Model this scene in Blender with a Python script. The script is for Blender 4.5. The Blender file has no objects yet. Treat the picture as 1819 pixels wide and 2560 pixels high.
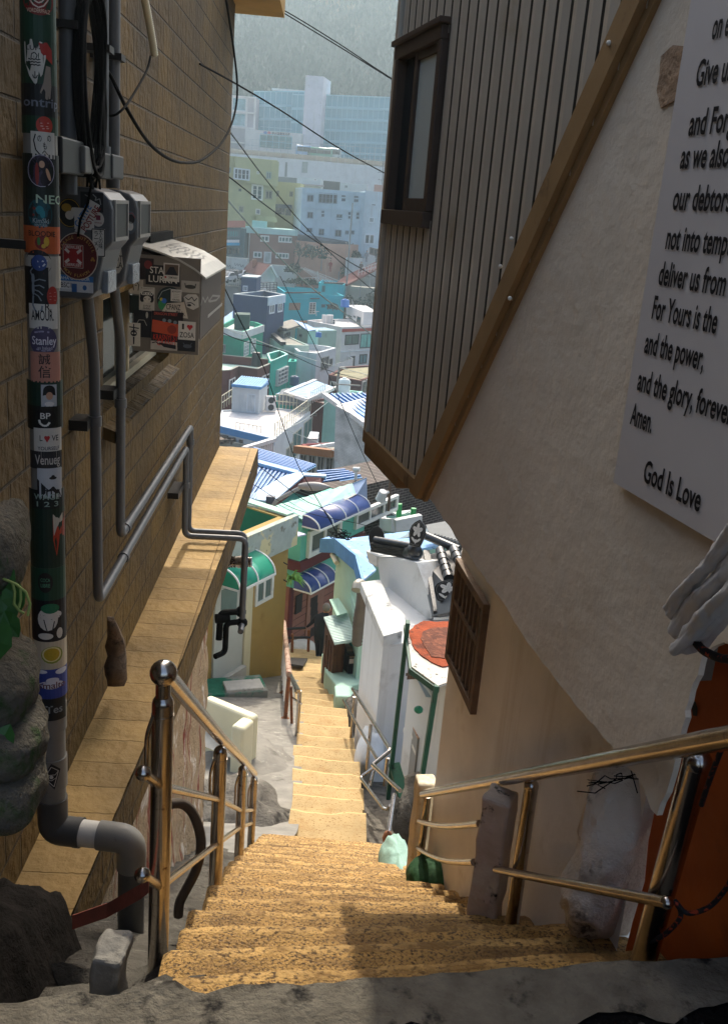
import bpy, bmesh, math, random
from mathutils import Vector as V, Matrix, noise
R=math.radians; rnd=random.Random(7)
sc=bpy.context.scene; COL=sc.collection
# ------------------------------------------------------------------ camera, sky, sun, exposure
F=2422.; PITCH=R(17.2); ROLL=R(4.735); EYE=V((0,0,1.55))
cam=bpy.data.objects.new('camera',bpy.data.cameras.new('camera')); COL.objects.link(cam); sc.camera=cam
cam.data.sensor_fit='VERTICAL'; cam.data.sensor_height=24; cam.data.lens=24*F/2560
cam.data.clip_end=4000; cam.data.clip_start=.05
_f=V((0,math.cos(PITCH),-math.sin(PITCH))); _u=V((0,math.sin(PITCH),math.cos(PITCH))); _r=V((1,0,0))
_c,_s=math.cos(ROLL),math.sin(ROLL)
cx=_r*_c+_u*_s; cy=_u*_c-_r*_s
m=Matrix((( cx.x,cy.x,-_f.x,EYE.x),(cx.y,cy.y,-_f.y,EYE.y),(cx.z,cy.z,-_f.z,EYE.z),(0,0,0,1)))
cam.matrix_world=m
sc.view_settings.view_transform='Standard'; sc.view_settings.look='None'; sc.view_settings.gamma=1
sc.view_settings.exposure=1.15
SUN_EL,SUN_AZ=R(46),R(-2.5)      # dead ahead, towards +Y
w=bpy.data.worlds.new('World'); sc.world=w; w.use_nodes=True
nt=w.node_tree; nt.nodes.clear()
sky=nt.nodes.new('ShaderNodeTexSky'); sky.sky_type='NISHITA'; sky.sun_disc=False
sky.sun_elevation=SUN_EL; sky.sun_rotation=SUN_AZ; sky.dust_density=6.0; sky.air_density=1.0; sky.ozone_density=.6
bg=nt.nodes.new('ShaderNodeBackground'); bg.inputs[1].default_value=.15
wo=nt.nodes.new('ShaderNodeOutputWorld'); nt.links.new(sky.outputs[0],bg.inputs[0]); nt.links.new(bg.outputs[0],wo.inputs[0])
sun=bpy.data.objects.new('sun',bpy.data.lights.new('sun','SUN')); COL.objects.link(sun)
sun.data.energy=2.1; sun.data.angle=R(.5); sun.data.color=(1,.93,.80)
sd=V((math.sin(SUN_AZ)*math.cos(SUN_EL),math.cos(SUN_AZ)*math.cos(SUN_EL),math.sin(SUN_EL)))
sun.rotation_euler=sd.to_track_quat('Z','Y').to_euler()
# ------------------------------------------------------------------ helpers: measuring
CROP={'a':(0,0,2.54),'b':(0,800,2.54),'c':(0,1600,2.32),'d':(540,0,3.5304),'e':(540,380,3.5304),'f':(530,780,3.7767),'g':(520,1100,3.6909),'h':(520,1350,3.8105),'i':(780,1150,3.3833),'j':(560,1600,2.7067),'k':(300,1900,1.624),'l':(1000,1700,1.9829),'m':(900,0,1.7671),'n':(900,900,1.7671),'o':(280,0,5.075),'p':(280,850,4.2737),'q':(0,350,4.06),'r':(0,0,4.969),'s':(300,560,5.4133),'t':(0,1300,4.571),'u':(520,1380,6.725),'v':(700,1300,5.196),'x':(900,1500,3.811),'y':(1400,1350,3.518),'z':(540,580,6.246),'A':(740,700,7.382),'w':(0,0,.8928),'S':(0,0,1.)}
def q(k,x,y):
    o=CROP[k]; return (o[0]+x/o[2],o[1]+y/o[2])
def ray(p):
    a=(p[0]-909.5)/F; b=-(p[1]-1280)/F
    return _f+cx*a+cy*b
def aty(k,x,y,Y):
    r=ray(q(k,x,y)); return EYE+r*(Y/r.y)
def atz(k,x,y,z):
    r=ray(q(k,x,y)); return EYE+r*((z-EYE.z)/r.z)
class PL:
    """vertical plane: origin, azimuth of its u axis (0=+Y, positive to +X); n points to the right of u for side=+1"""
    def __init__(s,o,az=None,u=None,side=1):
        s.o=V(o); s.u=V((math.sin(az),math.cos(az),0)) if u is None else V(u).normalized()
        s.n=V((s.u.y,-s.u.x,0))*side
    def hit(s,k,x,y,n=0):
        r=ray(q(k,x,y)); o=s.o+s.n*n
        return EYE+r*((o-EYE).dot(s.n)/r.dot(s.n))
    def uv(s,k,x,y,n=0):
        P=s.hit(k,x,y,n); return ((P-s.o).dot(s.u),P.z)
    def w(s,u,z,n=0): return V((s.o.x,s.o.y,0))+s.u*u+s.n*n+V((0,0,z))
def wallpl(P,Q):
    """plane through two world points, normal facing the camera"""
    P,Q=V(P),V(Q); d=(Q-P); d.z=0; pl=PL(P,u=d)
    if pl.n.dot(V((EYE.x-P.x,EYE.y-P.y,0)))<0: pl.n=-pl.n
    return pl
# ------------------------------------------------------------------ helpers: building
LOC={}
class MB:
    def __init__(s): s.v=[];s.f=[];s.sm=[];s.mi=[];s.cur=0
    def add(s,vs,fs,sm=False):
        o=len(s.v); s.v+=[V(a) for a in vs]; s.f+=[tuple(i+o for i in f) for f in fs]; s.sm+=[sm]*len(fs); s.mi+=[s.cur]*len(fs); return s
    def quad(s,a,b,c,d): return s.add([a,b,c,d],[(0,1,2,3)])
    def poly(s,p): return s.add(p,[tuple(range(len(p)))])
    def par(s,o,a,b,c):
        o,a,b,c=map(V,(o,a,b,c))
        if a.cross(b).dot(c)<0: a,b=b,a
        vs=[o,o+a,o+a+b,o+b,o+c,o+a+c,o+a+b+c,o+b+c]
        return s.add(vs,[(3,2,1,0),(4,5,6,7),(0,1,5,4),(1,2,6,5),(2,3,7,6),(3,0,4,7)])
    def box(s,c,sx,sy,sz,yaw=0):
        a=V((math.cos(yaw),math.sin(yaw),0))*sx; b=V((-math.sin(yaw),math.cos(yaw),0))*sy; h=V((0,0,sz))
        return s.par(V(c)-a/2-b/2-h/2,a,b,h)
    def prism(s,base,vec):
        base=[V(p) for p in base]; vec=V(vec); n=len(base)
        nn=V((0,0,0))
        for i in range(n): nn+=base[i].cross(base[(i+1)%n])
        if nn.dot(vec)<0: base=base[::-1]
        vs=base+[p+vec for p in base]
        fs=[tuple(reversed(range(n))),tuple(range(n,2*n))]+[(i,(i+1)%n,n+(i+1)%n,n+i) for i in range(n)]
        return s.add(vs,fs)
    def bar(s,p,q_,w,h,up=(0,0,1)):
        p,q_=V(p),V(q_); d=(q_-p).normalized(); up=V(up)
        if abs(d.dot(up))>.98: up=V((0,1,0))
        a=d.cross(up).normalized(); b=a.cross(d)
        return s.par(p-a*w/2-b*h/2,a*w,b*h,q_-p)
    def tube(s,pts,r,n=10,cap=True):
        pts=[V(p) for p in pts]; N=len(pts); rs=r if isinstance(r,(list,tuple)) else [r]*N
        vs=[];prev=None
        for i in range(N):
            t=(pts[min(i+1,N-1)]-pts[max(i-1,0)]).normalized()
            if prev is None:
                a=t.orthogonal().normalized()
            else:
                a=(prev-t*prev.dot(t)).normalized()
            prev=a; b=t.cross(a)
            for j in range(n):
                A=2*math.pi*j/n; vs.append(pts[i]+(a*math.cos(A)+b*math.sin(A))*rs[i])
        fs=[(i*n+j,i*n+(j+1)%n,(i+1)*n+(j+1)%n,(i+1)*n+j) for i in range(N-1) for j in range(n)]
        s.add(vs,fs,True)
        if cap: s.add(vs[:n],[tuple(reversed(range(n)))]); s.add(vs[-n:],[tuple(range(n))])
        return s
    def sphere(s,c,r,n=14,sc_=(1,1,1)):
        c=V(c); vs=[];m_=n//2+1
        for i in range(m_):
            A=math.pi*i/(m_-1)
            for j in range(n):
                B=2*math.pi*j/n; vs.append(c+V((math.sin(A)*math.cos(B)*sc_[0],math.sin(A)*math.sin(B)*sc_[1],math.cos(A)*sc_[2]))*r)
        fs=[(i*n+j,(i+1)*n+j,(i+1)*n+(j+1)%n,i*n+(j+1)%n) for i in range(m_-1) for j in range(n)]
        return s.add(vs,fs,True)
    def grid(s,fn,nu,nv,sm=True,uvf=None):
        o=len(s.v); vs=[fn(i/nu,j/nv) for j in range(nv+1) for i in range(nu+1)]
        s.add(vs,[(j*(nu+1)+i,j*(nu+1)+i+1,(j+1)*(nu+1)+i+1,(j+1)*(nu+1)+i) for j in range(nv) for i in range(nu)],sm)
        return s
    def wallrect(s,pl,u0,u1,z0,z1,n0,n1):
        """box on a wall plane: u range, z range, from n0 to n1 out of the wall"""
        return s.par(pl.w(u0,z0,n0),pl.u*(u1-u0),V((0,0,z1-z0)),pl.n*(n1-n0))
    def build(s,name,mt,parent=None,label=None,cat=None,group=None,kind=None,base=None,bevel=0,uvpl=None):
        if parent is not None: L=LOC[parent.name]
        elif base is not None: L=V(base)
        else:
            xs=[p.x for p in s.v];ys=[p.y for p in s.v]; L=V(((min(xs)+max(xs))/2,(min(ys)+max(ys))/2,min(p.z for p in s.v)))
        me=bpy.data.meshes.new(name); me.from_pydata([tuple(p-L) for p in s.v],[],s.f)
        me.polygons.foreach_set('use_smooth',s.sm); me.polygons.foreach_set('material_index',s.mi)
        if uvpl is not None:
            ul=me.uv_layers.new(name='UVMap')
            for lp in me.loops:
                P=me.vertices[lp.vertex_index].co+L
                ul.data[lp.index].uv=uvpl(P)
        me.update()
        for mm in (mt if isinstance(mt,list) else [mt]): me.materials.append(mm)
        o=bpy.data.objects.new(name,me); COL.objects.link(o)
        if parent is not None: o.parent=parent
        else: o.location=L
        LOC[o.name]=L
        if label: o['label']=label
        if cat: o['category']=cat
        if group: o['group']=group
        if kind: o['kind']=kind
        if bevel:
            b=o.modifiers.new('bevel','BEVEL'); b.width=bevel; b.segments=2; b.limit_method='ANGLE'; b.angle_limit=R(40)
        return o
def thing(name,label,cat,loc,group=None):
    o=bpy.data.objects.new(name,None); COL.objects.link(o); o.location=V(loc); LOC[o.name]=V(loc)
    o.empty_display_size=.2; o['label']=label; o['category']=cat
    if group: o['group']=group
    return o
def lin(h):
    h=h.lstrip('#'); return tuple((lambda c:c/12.92 if c<=.04045 else ((c+.055)/1.055)**2.4)(int(h[i:i+2],16)/255) for i in (0,2,4))+(1,)
MATS={}
def mat(name,col,rough=.8,metal=0,var=.12,vs=3.,bump=.15,bs=40.,stain=None,stain2=None,streak=None,spec=.4,detail=6,coat=0,alpha=None,bd=.01,bump2=None):
    if name in MATS: return MATS[name]
    m=bpy.data.materials.new(name); m.use_nodes=True; N=m.node_tree.nodes; L=m.node_tree.links
    b=N['Principled BSDF']; b.inputs['Roughness'].default_value=rough; b.inputs['Metallic'].default_value=metal
    b.inputs['Specular IOR Level'].default_value=spec; b.inputs['Coat Weight'].default_value=coat
    c=lin(col) if isinstance(col,str) else tuple(col)+(1,)
    tc=N.new('ShaderNodeTexCoord').outputs['Object']
    def nz(scale,det=6,vec=None,rg=.6):
        n=N.new('ShaderNodeTexNoise'); n.inputs['Scale'].default_value=scale; n.inputs['Detail'].default_value=det; n.inputs['Roughness'].default_value=rg
        L.new(vec or tc,n.inputs['Vector']); return n.outputs[0]
    def ramp(s,a,bb):
        r=N.new('ShaderNodeMapRange'); r.inputs[1].default_value=a; r.inputs[2].default_value=bb; L.new(s,r.inputs[0]); return r.outputs[0]
    def mix(f,A,B):
        x=N.new('ShaderNodeMix'); x.data_type='RGBA'
        if isinstance(f,float): x.inputs[0].default_value=f
        else: L.new(f,x.inputs[0])
        for i,k in ((6,A),(7,B)):
            if isinstance(k,tuple): x.inputs[i].default_value=k
            else: L.new(k,x.inputs[i])
        return x.outputs[2]
    out=c
    if var:
        out=mix(ramp(nz(vs,detail),.3,.7),tuple(k*(1-var) for k in c[:3])+(1,),tuple(min(1,k*(1+var)) for k in c[:3])+(1,))
    for st,se in ((stain,0),(stain2,3.7)):
        if st:
            mp=N.new('ShaderNodeMapping'); L.new(tc,mp.inputs[0]); mp.inputs[1].default_value=(se,se*2,se)
            if len(st)>4: mp.inputs[3].default_value=st[4]
            out=mix(ramp(nz(st[2],8,mp.outputs[0],.65),st[1],st[1]+st[3]),out,lin(st[0]))
    if streak:
        mp=N.new('ShaderNodeMapping'); L.new(tc,mp.inputs[0]); mp.inputs[3].default_value=(1,1,.06)
        out=mix(ramp(nz(streak[2],6,mp.outputs[0]),streak[1],streak[1]+.25),out,lin(streak[0]))
    if isinstance(out,tuple): b.inputs['Base Color'].default_value=out
    else: L.new(out,b.inputs['Base Color'])
    if bump:
        bn=N.new('ShaderNodeBump'); bn.inputs['Strength'].default_value=bump; bn.inputs['Distance'].default_value=bd
        L.new(nz(bs,8),bn.inputs['Height']); L.new(bn.outputs[0],b.inputs['Normal'])
        if bump2:
            b2=N.new('ShaderNodeBump'); b2.inputs['Strength'].default_value=bump2[1]; b2.inputs['Distance'].default_value=bump2[2]; L.new(nz(bump2[0],5,None,.5),b2.inputs['Height']); L.new(b2.outputs[0],bn.inputs['Normal'])
    if alpha is not None:
        b.inputs['Transmission Weight'].default_value=alpha; b.inputs['IOR'].default_value=1.3
    MATS[name]=m; return m
def brickmat(name,col,bw,bh,groove='#2c2416',rough=.75,bump=.6,var=.2,split=.5,mort=.012,bd=.02):
    m=bpy.data.materials.new(name); m.use_nodes=True; N=m.node_tree.nodes; L=m.node_tree.links
    b=N['Principled BSDF']; b.inputs['Roughness'].default_value=rough; b.inputs['Specular IOR Level'].default_value=.35
    uv=N.new('ShaderNodeUVMap').outputs[0]; c=lin(col)
    br=N.new('ShaderNodeTexBrick'); L.new(uv,br.inputs[0]); br.inputs['Scale'].default_value=1
    br.inputs['Brick Width'].default_value=bw; br.inputs['Row Height'].default_value=bh; br.inputs['Mortar Size'].default_value=mort; br.inputs['Mortar Smooth'].default_value=.6
    br.offset=split
    br.inputs['Color1'].default_value=tuple(k*(1-var) for k in c[:3])+(1,); br.inputs['Color2'].default_value=tuple(min(1,k*(1+var)) for k in c[:3])+(1,)
    br.inputs['Mortar'].default_value=lin(groove)
    mp=N.new('ShaderNodeMapping'); L.new(uv,mp.inputs[0]); mp.inputs[3].default_value=(1,.8,1)
    n1=N.new('ShaderNodeTexNoise'); n1.inputs['Scale'].default_value=16; n1.inputs['Detail'].default_value=7; L.new(mp.outputs[0],n1.inputs[0])
    n2=N.new('ShaderNodeTexNoise'); n2.inputs['Scale'].default_value=1.3; n2.inputs['Detail'].default_value=5; L.new(uv,n2.inputs[0])
    rr=N.new('ShaderNodeMapRange'); rr.inputs[1].default_value=.35; rr.inputs[2].default_value=.75; rr.inputs[3].default_value=1.08; rr.inputs[4].default_value=.45; L.new(n2.outputs[0],rr.inputs[0])
    mx=N.new('ShaderNodeMix'); mx.data_type='RGBA'; mx.blend_type='MULTIPLY'; mx.inputs[0].default_value=1; L.new(br.outputs[0],mx.inputs[6]); L.new(rr.outputs[0],mx.inputs[7])
    L.new(mx.outputs[2],b.inputs['Base Color'])
    ma=N.new('ShaderNodeMath'); ma.operation='MULTIPLY_ADD'; ma.inputs[1].default_value=-1.4; L.new(br.outputs['Fac'],ma.inputs[0]); L.new(n1.outputs[0],ma.inputs[2])
    bn=N.new('ShaderNodeBump'); bn.inputs['Strength'].default_value=bump; bn.inputs['Distance'].default_value=bd; L.new(ma.outputs[0],bn.inputs['Height']); L.new(bn.outputs[0],b.inputs['Normal'])
    MATS[name]=m; return m
_tx={}
def textmesh(s,bold=0.,sx=1.,align='CENTER',shear=0):
    k=(s,bold,sx,align,shear)
    if k in _tx: return _tx[k]
    cu=bpy.data.curves.new('txt','FONT'); cu.body=s; cu.size=1; cu.offset=bold; cu.align_x=align; cu.align_y='CENTER'; cu.resolution_u=3; cu.shear=shear
    o=bpy.data.objects.new('txt',cu); COL.objects.link(o); dg=bpy.context.evaluated_depsgraph_get(); dg.update()
    me=bpy.data.meshes.new_from_object(o.evaluated_get(dg)); vs=[(p.co.x*sx,p.co.y) for p in me.vertices]; fs=[tuple(p.vertices) for p in me.polygons]
    bpy.data.objects.remove(o); bpy.data.curves.remove(cu); bpy.data.meshes.remove(me)
    _tx[k]=(vs,fs); return vs,fs
def putxt(mb,S,s,u,v,h,rot=0,bold=0.,sx=1.,lift=.002,align='CENTER',fit=None,shear=0):
    """letters of height h (cap) laid on the surface S(u,v,lift)"""
    vs,fs=textmesh(s,bold,sx,align,shear)
    if not vs: return
    k=h/.72
    if fit:
        wd=max(a for a,_ in vs)-min(a for a,_ in vs)
        kx=fit/wd
    else: kx=k
    c,s_=math.cos(rot),math.sin(rot)
    mb.add([S(u+(a*kx*c-b*k*s_),v+(a*kx*s_+b*k*c),lift) for a,b in vs],fs)
def patch(mb,S,u0,u1,v0,v1,lift,nu=8,nv=1,rot=0):
    cu,cv=(u0+u1)/2,(v0+v1)/2; c,s_=math.cos(rot),math.sin(rot)
    def fn(a,b):
        x=(a-.5)*(u1-u0); y=(b-.5)*(v1-v0); return S(cu+x*c-y*s_,cv+x*s_+y*c,lift)
    mb.grid(fn,nu,nv,False)
def shape(mb,S,pts,lift):
    """filled outline (fan with inner rings so that it can bend), star-shaped about its centre"""
    n=len(pts); cu=sum(p[0] for p in pts)/n; cv=sum(p[1] for p in pts)/n
    vs=[S(cu,cv,lift)]; 
    for k in (.5,1.): vs+=[S(cu+(p[0]-cu)*k,cv+(p[1]-cv)*k,lift) for p in pts]
    fs=[(0,1+i,1+(i+1)%n) for i in range(n)]+[(1+i,1+n+i,1+n+(i+1)%n,1+(i+1)%n) for i in range(n)]
    mb.add(vs,fs)
def oval(u,v,a,b,n=20,rot=0):
    c,s_=math.cos(rot),math.sin(rot)
    return [(u+a*math.cos(t)*c-b*math.sin(t)*s_,v+a*math.cos(t)*s_+b*math.sin(t)*c) for t in [2*math.pi*i/n for i in range(n)]]
def stroke(mb,S,pts,wd,lift):
    for (a,b) in zip(pts,pts[1:]):
        dx,dy=b[0]-a[0],b[1]-a[1]; l=math.hypot(dx,dy) or 1; nx,ny=-dy/l*wd/2,dx/l*wd/2
        mb.add([S(a[0]+nx,a[1]+ny,lift),S(a[0]-nx,a[1]-ny,lift),S(b[0]-nx,b[1]-ny,lift),S(b[0]+nx,b[1]+ny,lift)],[(0,1,2,3)])
def fbm(p,sc_=1.,o=4): return noise.fractal(V(p)*sc_,1.,2.,o)
def arc(c,a,b,r,t0,t1,n=8):
    """points on an arc in the plane of unit vectors a,b"""
    return [V(c)+V(a)*r*math.cos(t0+(t1-t0)*i/n)+V(b)*r*math.sin(t0+(t1-t0)*i/n) for i in range(n+1)]
def bent(pts,r,n=5):
    """round the corners of a polyline"""
    pts=[V(p) for p in pts]; out=[pts[0]]
    for i in range(1,len(pts)-1):
        A,B,C=pts[i-1],pts[i],pts[i+1]; d1=(A-B);d2=(C-B); rr=min(r,d1.length*.45,d2.length*.45)
        p0=B+d1.normalized()*rr; p1=B+d2.normalized()*rr
        for j in range(n+1):
            t=j/n; out.append(p0*(1-t)**2+B*2*t*(1-t)+p1*t*t)
    out.append(pts[-1]); return out
# ------------------------------------------------------------------ materials for the alley
M_asph=mat('asphalt','#121112',.95,spec=.06,var=.6,vs=130,bump=1,bs=90,stain=('#5f5d58',.58,22,.12),stain2=('#232325',.6,6,.1),bd=.02)
M_kerb=mat('kerb_concrete','#6a6459',.95,spec=.08,var=.3,vs=12,bump=.8,bs=60,stain=('#2c2a28',.54,9,.1),bd=.02)
M_step=mat('worn_yellow_step','#bd9350',.6,var=.25,vs=3,bump=1,bs=90,stain=('#513716',.485,105,.12),stain2=('#5f4019',.49,3.2,.20,(.6,1.6,1)),bd=.02,spec=.5)
M_step2=mat('yellow_step','#a88e60',.8,var=.14,vs=5,bump=.7,bs=60,stain=('#80602c',.55,34,.10),stain2=('#987543',.53,3,.2),bd=.015)
M_rock=mat('rough_rock','#6d6860',.95,spec=.1,var=.35,vs=6,bump=1,bs=30,stain=('#3a3733',.55,5,.12),stain2=('#8f8a7e',.6,14,.1),bd=.03)
M_conc=mat('concrete','#837f77',.92,spec=.15,var=.2,vs=4,bump=.5,bs=50,stain=('#54504a',.56,2.2,.14),stain2=('#aaa69c',.6,6,.12))
M_conc2=mat('pale_concrete','#b4b0a6',.92,var=.15,vs=4,bump=.4,bs=50,stain=('#6d6a62',.58,3,.12))
M_brick=brickmat('yellow_split_brick','#584008',.41,.205,groove='#3f3014',bd=.03,bump=1.0,var=.10,mort=.009)
M_cope=brickmat('yellow_coping_tile','#a5854e',.52,.23,groove='#8a6d3c',bump=.6,bd=.025,var=.14,split=0.,mort=.006)
M_pvc=mat('grey_pvc','#7a7872',.5,var=.1,vs=8,bump=.05,stain=('#5c5852',.62,9,.1))
M_pvcd=mat('dark_grey_pvc','#4a4947',.5,var=.1,vs=8,bump=.05,stain=('#3d3b38',.62,9,.1))
M_pvcw=mat('white_pvc','#d2cec4',.5,var=.06,vs=8,bump=.05,stain=('#7d7668',.62,14,.1))
M_gas=mat('painted_grey_steel','#4c4e51',.42,var=.08,vs=10,bump=.05,stain=('#4a4a48',.64,14,.1))
M_black=mat('black_rubber','#0a0a0a',.8,spec=.1,var=.1,bump=.1,bs=60)
M_iron=mat('dark_iron','#1c1917',.5,metal=.3,var=.2,bump=.2)
M_inox=mat('stainless_steel',(.44,.40,.36),.20,metal=1,var=.15,vs=22,bump=.06,bs=35,stain=('#5a3f26',.60,30,.12),stain2=('#3a3530',.64,9,.15))
M_plaster=mat('lumpy_plaster','#decfb8',.9,var=.08,vs=2.2,bump=.4,bs=18,stain=('#e6dac6',.58,3.2,.25),stain2=('#bfa98a',.60,1.1,.3),bd=.016,detail=9,bump2=(3.,.25,.05))
M_cream=mat('cream_render','#f0ece4',.85,var=.08,vs=3,bump=.25,bs=30,stain=('#a8946e',.62,1.6,.25),streak=('#b5a27e',.60,3))
M_siding=mat('bronze_siding',(.56,.50,.40),.33,metal=.25,var=.08,vs=4,bump=.03,bs=12,stain=('#a8926c',.6,3,.2),spec=.5)
M_trim=mat('brown_flashing','#9a7a50',.6,var=.15,vs=5,bump=.15,bs=25,stain=('#6f5434',.6,6,.1))
M_trimd=mat('dark_brown_frame','#4a3a2e',.5,var=.15,vs=8,bump=.1,bs=40)
M_glass=mat('frosted_glass','#c2ccc4',.35,var=.05,bump=.05)
M_dglass=mat('dark_glass','#1c2426',.08,var=.1,bump=0,spec=.8)
M_orange=mat('orange_paint','#b4500f',.55,var=.15,vs=4,bump=.25,bs=25,stain=('#7a3208',.55,3,.15),stain2=('#d9761f',.64,6,.1))
M_white=mat('white_paint','#d8d6d0',.75,var=.06,vs=5,bump=.2,bs=40,stain=('#8a867c',.62,6,.1))
M_moss=mat('mossy_stone','#5f5a50',.95,spec=.1,var=.3,vs=9,bump=1,bs=45,stain=('#2f4a22',.54,7,.12),stain2=('#5c5953',.55,30,.1),bd=.03)
M_leaf=mat('green_leaf','#2f5a22',.5,var=.2,vs=20,bump=.1)
M_wood=mat('weathered_wood','#5d4c3b',.9,var=.35,vs=8,bump=.8,bs=30,stain=('#2c2119',.52,9,.1))
M_ink=mat('black_ink','#101014',.55,var=0,bump=0)
M_paper=mat('white_sticker','#cfcbc2',.45,var=.05,vs=10,bump=0,stain=('#8b877d',.66,14,.1))
def flat(h,r=.5): return mat('flat_'+h.strip('#'),h,r,var=.08,vs=16,bump=0)
# ------------------------------------------------------------------ landing, stairs, ground
def lerp(tab,x):
    for (a,b),(c,d) in zip(tab,tab[1:]):
        if x<=c: return b+(d-b)*max(0,(x-a))/(c-a)
    return tab[-1][1]
PROF=[(-60,0),(1.63,0),(6.9,-3.43),(9.4,-5.15),(23.5,-9.9),(26,-10.7),(40,-14),(60,-19),(80,-22.5),(100,-22.5),(125,-19),(160,-11.5),(205,-1),(212.5,3.5),(216,12.0),(240,12.3),(330,24),(420,70),(560,150),(900,190),(1500,150)]
prof=lambda d: lerp(PROF,d)
edge=lambda x: 1.65+.19*x
mb=MB()
def fn(a,b):
    x=-2.2+a*3.8; e=edge(x); y=-1.2+(e+1.2)*b
    z=.012*fbm((x,y,0),5)+.006*fbm((x,y,3),22)
    if b>.999: y+=.02*fbm((x,0,5),7)
    return V((x,y,z))
mb.grid(fn,90,70)
def fn(a,b):
    x=-2.2+a*3.8; e=edge(x)+.02*fbm((x,0,5),7)
    z=.012*fbm((x,edge(x),0),5)+.006*fbm((x,edge(x),3),22)
    return V((x,e+.01*b,z-.2*b))
mb.grid(fn,90,3)
mb.build('landing',[M_asph],kind='structure')
mb=MB()
def fn(a,b):
    x=-1.4+a*2.9; e=edge(x)+.02*fbm((x,0,5),7); y=e-.16*(1-b)*(1+.5*fbm((x,0,1),4)); return V((x,y,.012*fbm((x,y,0),5)+.006*fbm((x,y,3),22)+.006))
mb.grid(fn,90,4); mb.build('landing_kerb',M_kerb,kind='structure')
XL=[(1.6,-.40),(1.9,-.42),(3.3,-.51),(4.6,-.575),(6.9,-.62)]; XR=[(1.6,.98),(2.2,.90),(2.7,.74),(3.5,.60),(4.6,.50),(6.9,.45)]
mb=MB(); n_st=17; tr=.31; rs=.2018
rows=[]
for i in range(n_st):
    d0=1.63+tr*i; z=-rs*(i+1)
    for k,(dd,dz) in enumerate([(.0,.0),(.03,.003),(.10,.004),(.18,.003),(.25,-.001),(.29,-.010),(.305,-.03),(.305,-.09),(.302,-.15)]):
        rows.append((d0+dd,z+dz,i,k))
rows.append((6.9,-5.2,17,8))
def fn(a,b):
    j=min(int(round(b*(len(rows)-1))),len(rows)-1); d,z,i,k=rows[j]
    l=lerp(XL,d); r=lerp(XR,d)
    # irregular step ends
    l+=.035*noise.noise(V((i*3.1,1,0))); r+=.05*noise.noise(V((i*2.3,7,0)))
    x=l+(r-l)*a; sk=.19*(x)*max(0,1-i/7.)
    nose=1 if k in(4,5,6) else .5
    z+=.008*fbm((x*2,d*2,0),2.2)+.004*fbm((x,d,z),16)*nose
    y=d+sk+.009*fbm((x,i*1.7,2),4)*nose
    if a in(0.,1.): z-=.012
    return V((x,y,z))
M_stepd=mat('grimy_shaded_step_back','#8a6328',.8,var=.25,vs=8,bump=1,bs=85,stain=('#3a270f',.47,40,.15),stain2=('#b08646',.52,7,.2),bd=.02)  # grime plus the shading line under each nosing, put into the colour
mb.grid(fn,64,len(rows)-1)
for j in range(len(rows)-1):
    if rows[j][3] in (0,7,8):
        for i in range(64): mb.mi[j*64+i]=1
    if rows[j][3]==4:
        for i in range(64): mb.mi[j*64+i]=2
# cheeks of the flight
for a in (0.,1.):
    ps=[fn(a,j/(len(rows)-1)) for j in range(len(rows))]
    for p,p2 in zip(ps,ps[1:]): mb.quad(p,p2,p2+V((0,0,-.9)),p+V((0,0,-.9)))
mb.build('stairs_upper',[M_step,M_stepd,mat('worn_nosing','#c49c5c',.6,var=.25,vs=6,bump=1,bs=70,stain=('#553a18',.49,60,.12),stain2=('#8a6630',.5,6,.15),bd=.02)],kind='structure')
# lower flight
LX=[(6.9,-.60),(9.2,-.56),(10.2,-.57),(12.3,-.72),(15.7,-.90),(18,-1.12),(20,-1.32),(23.5,-1.65),(26,-2.2)]; RX=[(6.9,.40),(9.2,.33),(10.2,.30),(12.3,.22),(15.7,.02),(18,-.2),(20,-.45),(23.5,-.72),(26,-.8)]
nos=[9.15,9.8,10.35,10.9,11.55,12.29,13.0,13.75,14.6,15.48,16.22,16.96,17.6,18.3,19.0,19.7,20.4,21.1,21.8,22.6,23.4,24.2,25.]
rows=[]
for i in range(len(nos)-1):
    d0,d1=nos[i],nos[i+1]; z0=prof(d0)-.02; z1=prof(d1)-.02; zt=z1+.15*(1 if d1<17 else .9)
    rows+= [(d0+.01,zt+.02,i),(d0+(d1-d0)*.5,zt+.012,i),(d1-.06,zt,i),(d1-.02,zt-.01,i),(d1,zt-.04,i),(d1,z1+.0,i)]
def fn(a,b):
    j=min(int(round(b*(len(rows)-1))),len(rows)-1); d,z,i=rows[j]
    l=lerp(LX,d)+.04*noise.noise(V((i*3.1,1,0))); r=lerp(RX,d)+.06*noise.noise(V((i*1.3,4,0)))
    x=l+(r-l)*a
    return V((x,d+.05*fbm((x,i*1.3,0),1.6),z+.02*fbm((x,d,0),1.7)))
mb=MB(); mb.grid(fn,24,len(rows)-1)
M_step2d=mat('grimy_shaded_lane_step','#84693a',.85,var=.2,vs=4,bump=.5,bs=70,stain=('#8a6a38',.48,18,.15),stain2=('#ae8f58',.58,2.5,.2))  # risers and creases darkened: grime and nosing shade in one colour
for j in range(len(rows)-1):
    if j%6 in (4,5):
        for i in range(24): mb.mi[j*24+i]=1
    if j%6==2:
        for i in range(24): mb.mi[j*24+i]=2
for a in (0.,1.):
    ps=[fn(a,j/(len(rows)-1)) for j in range(len(rows))]
    for p,p2 in zip(ps,ps[1:]): mb.quad(p,p2,p2+V((0,0,-1)),p+V((0,0,-1)))
mb.build('stairs_lower',[M_step2,M_step2d,mat('lane_nosing','#b99c66',.75,var=.12,vs=5,bump=.6,bs=50,stain=('#80602c',.56,20,.12))],kind='structure')
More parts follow.
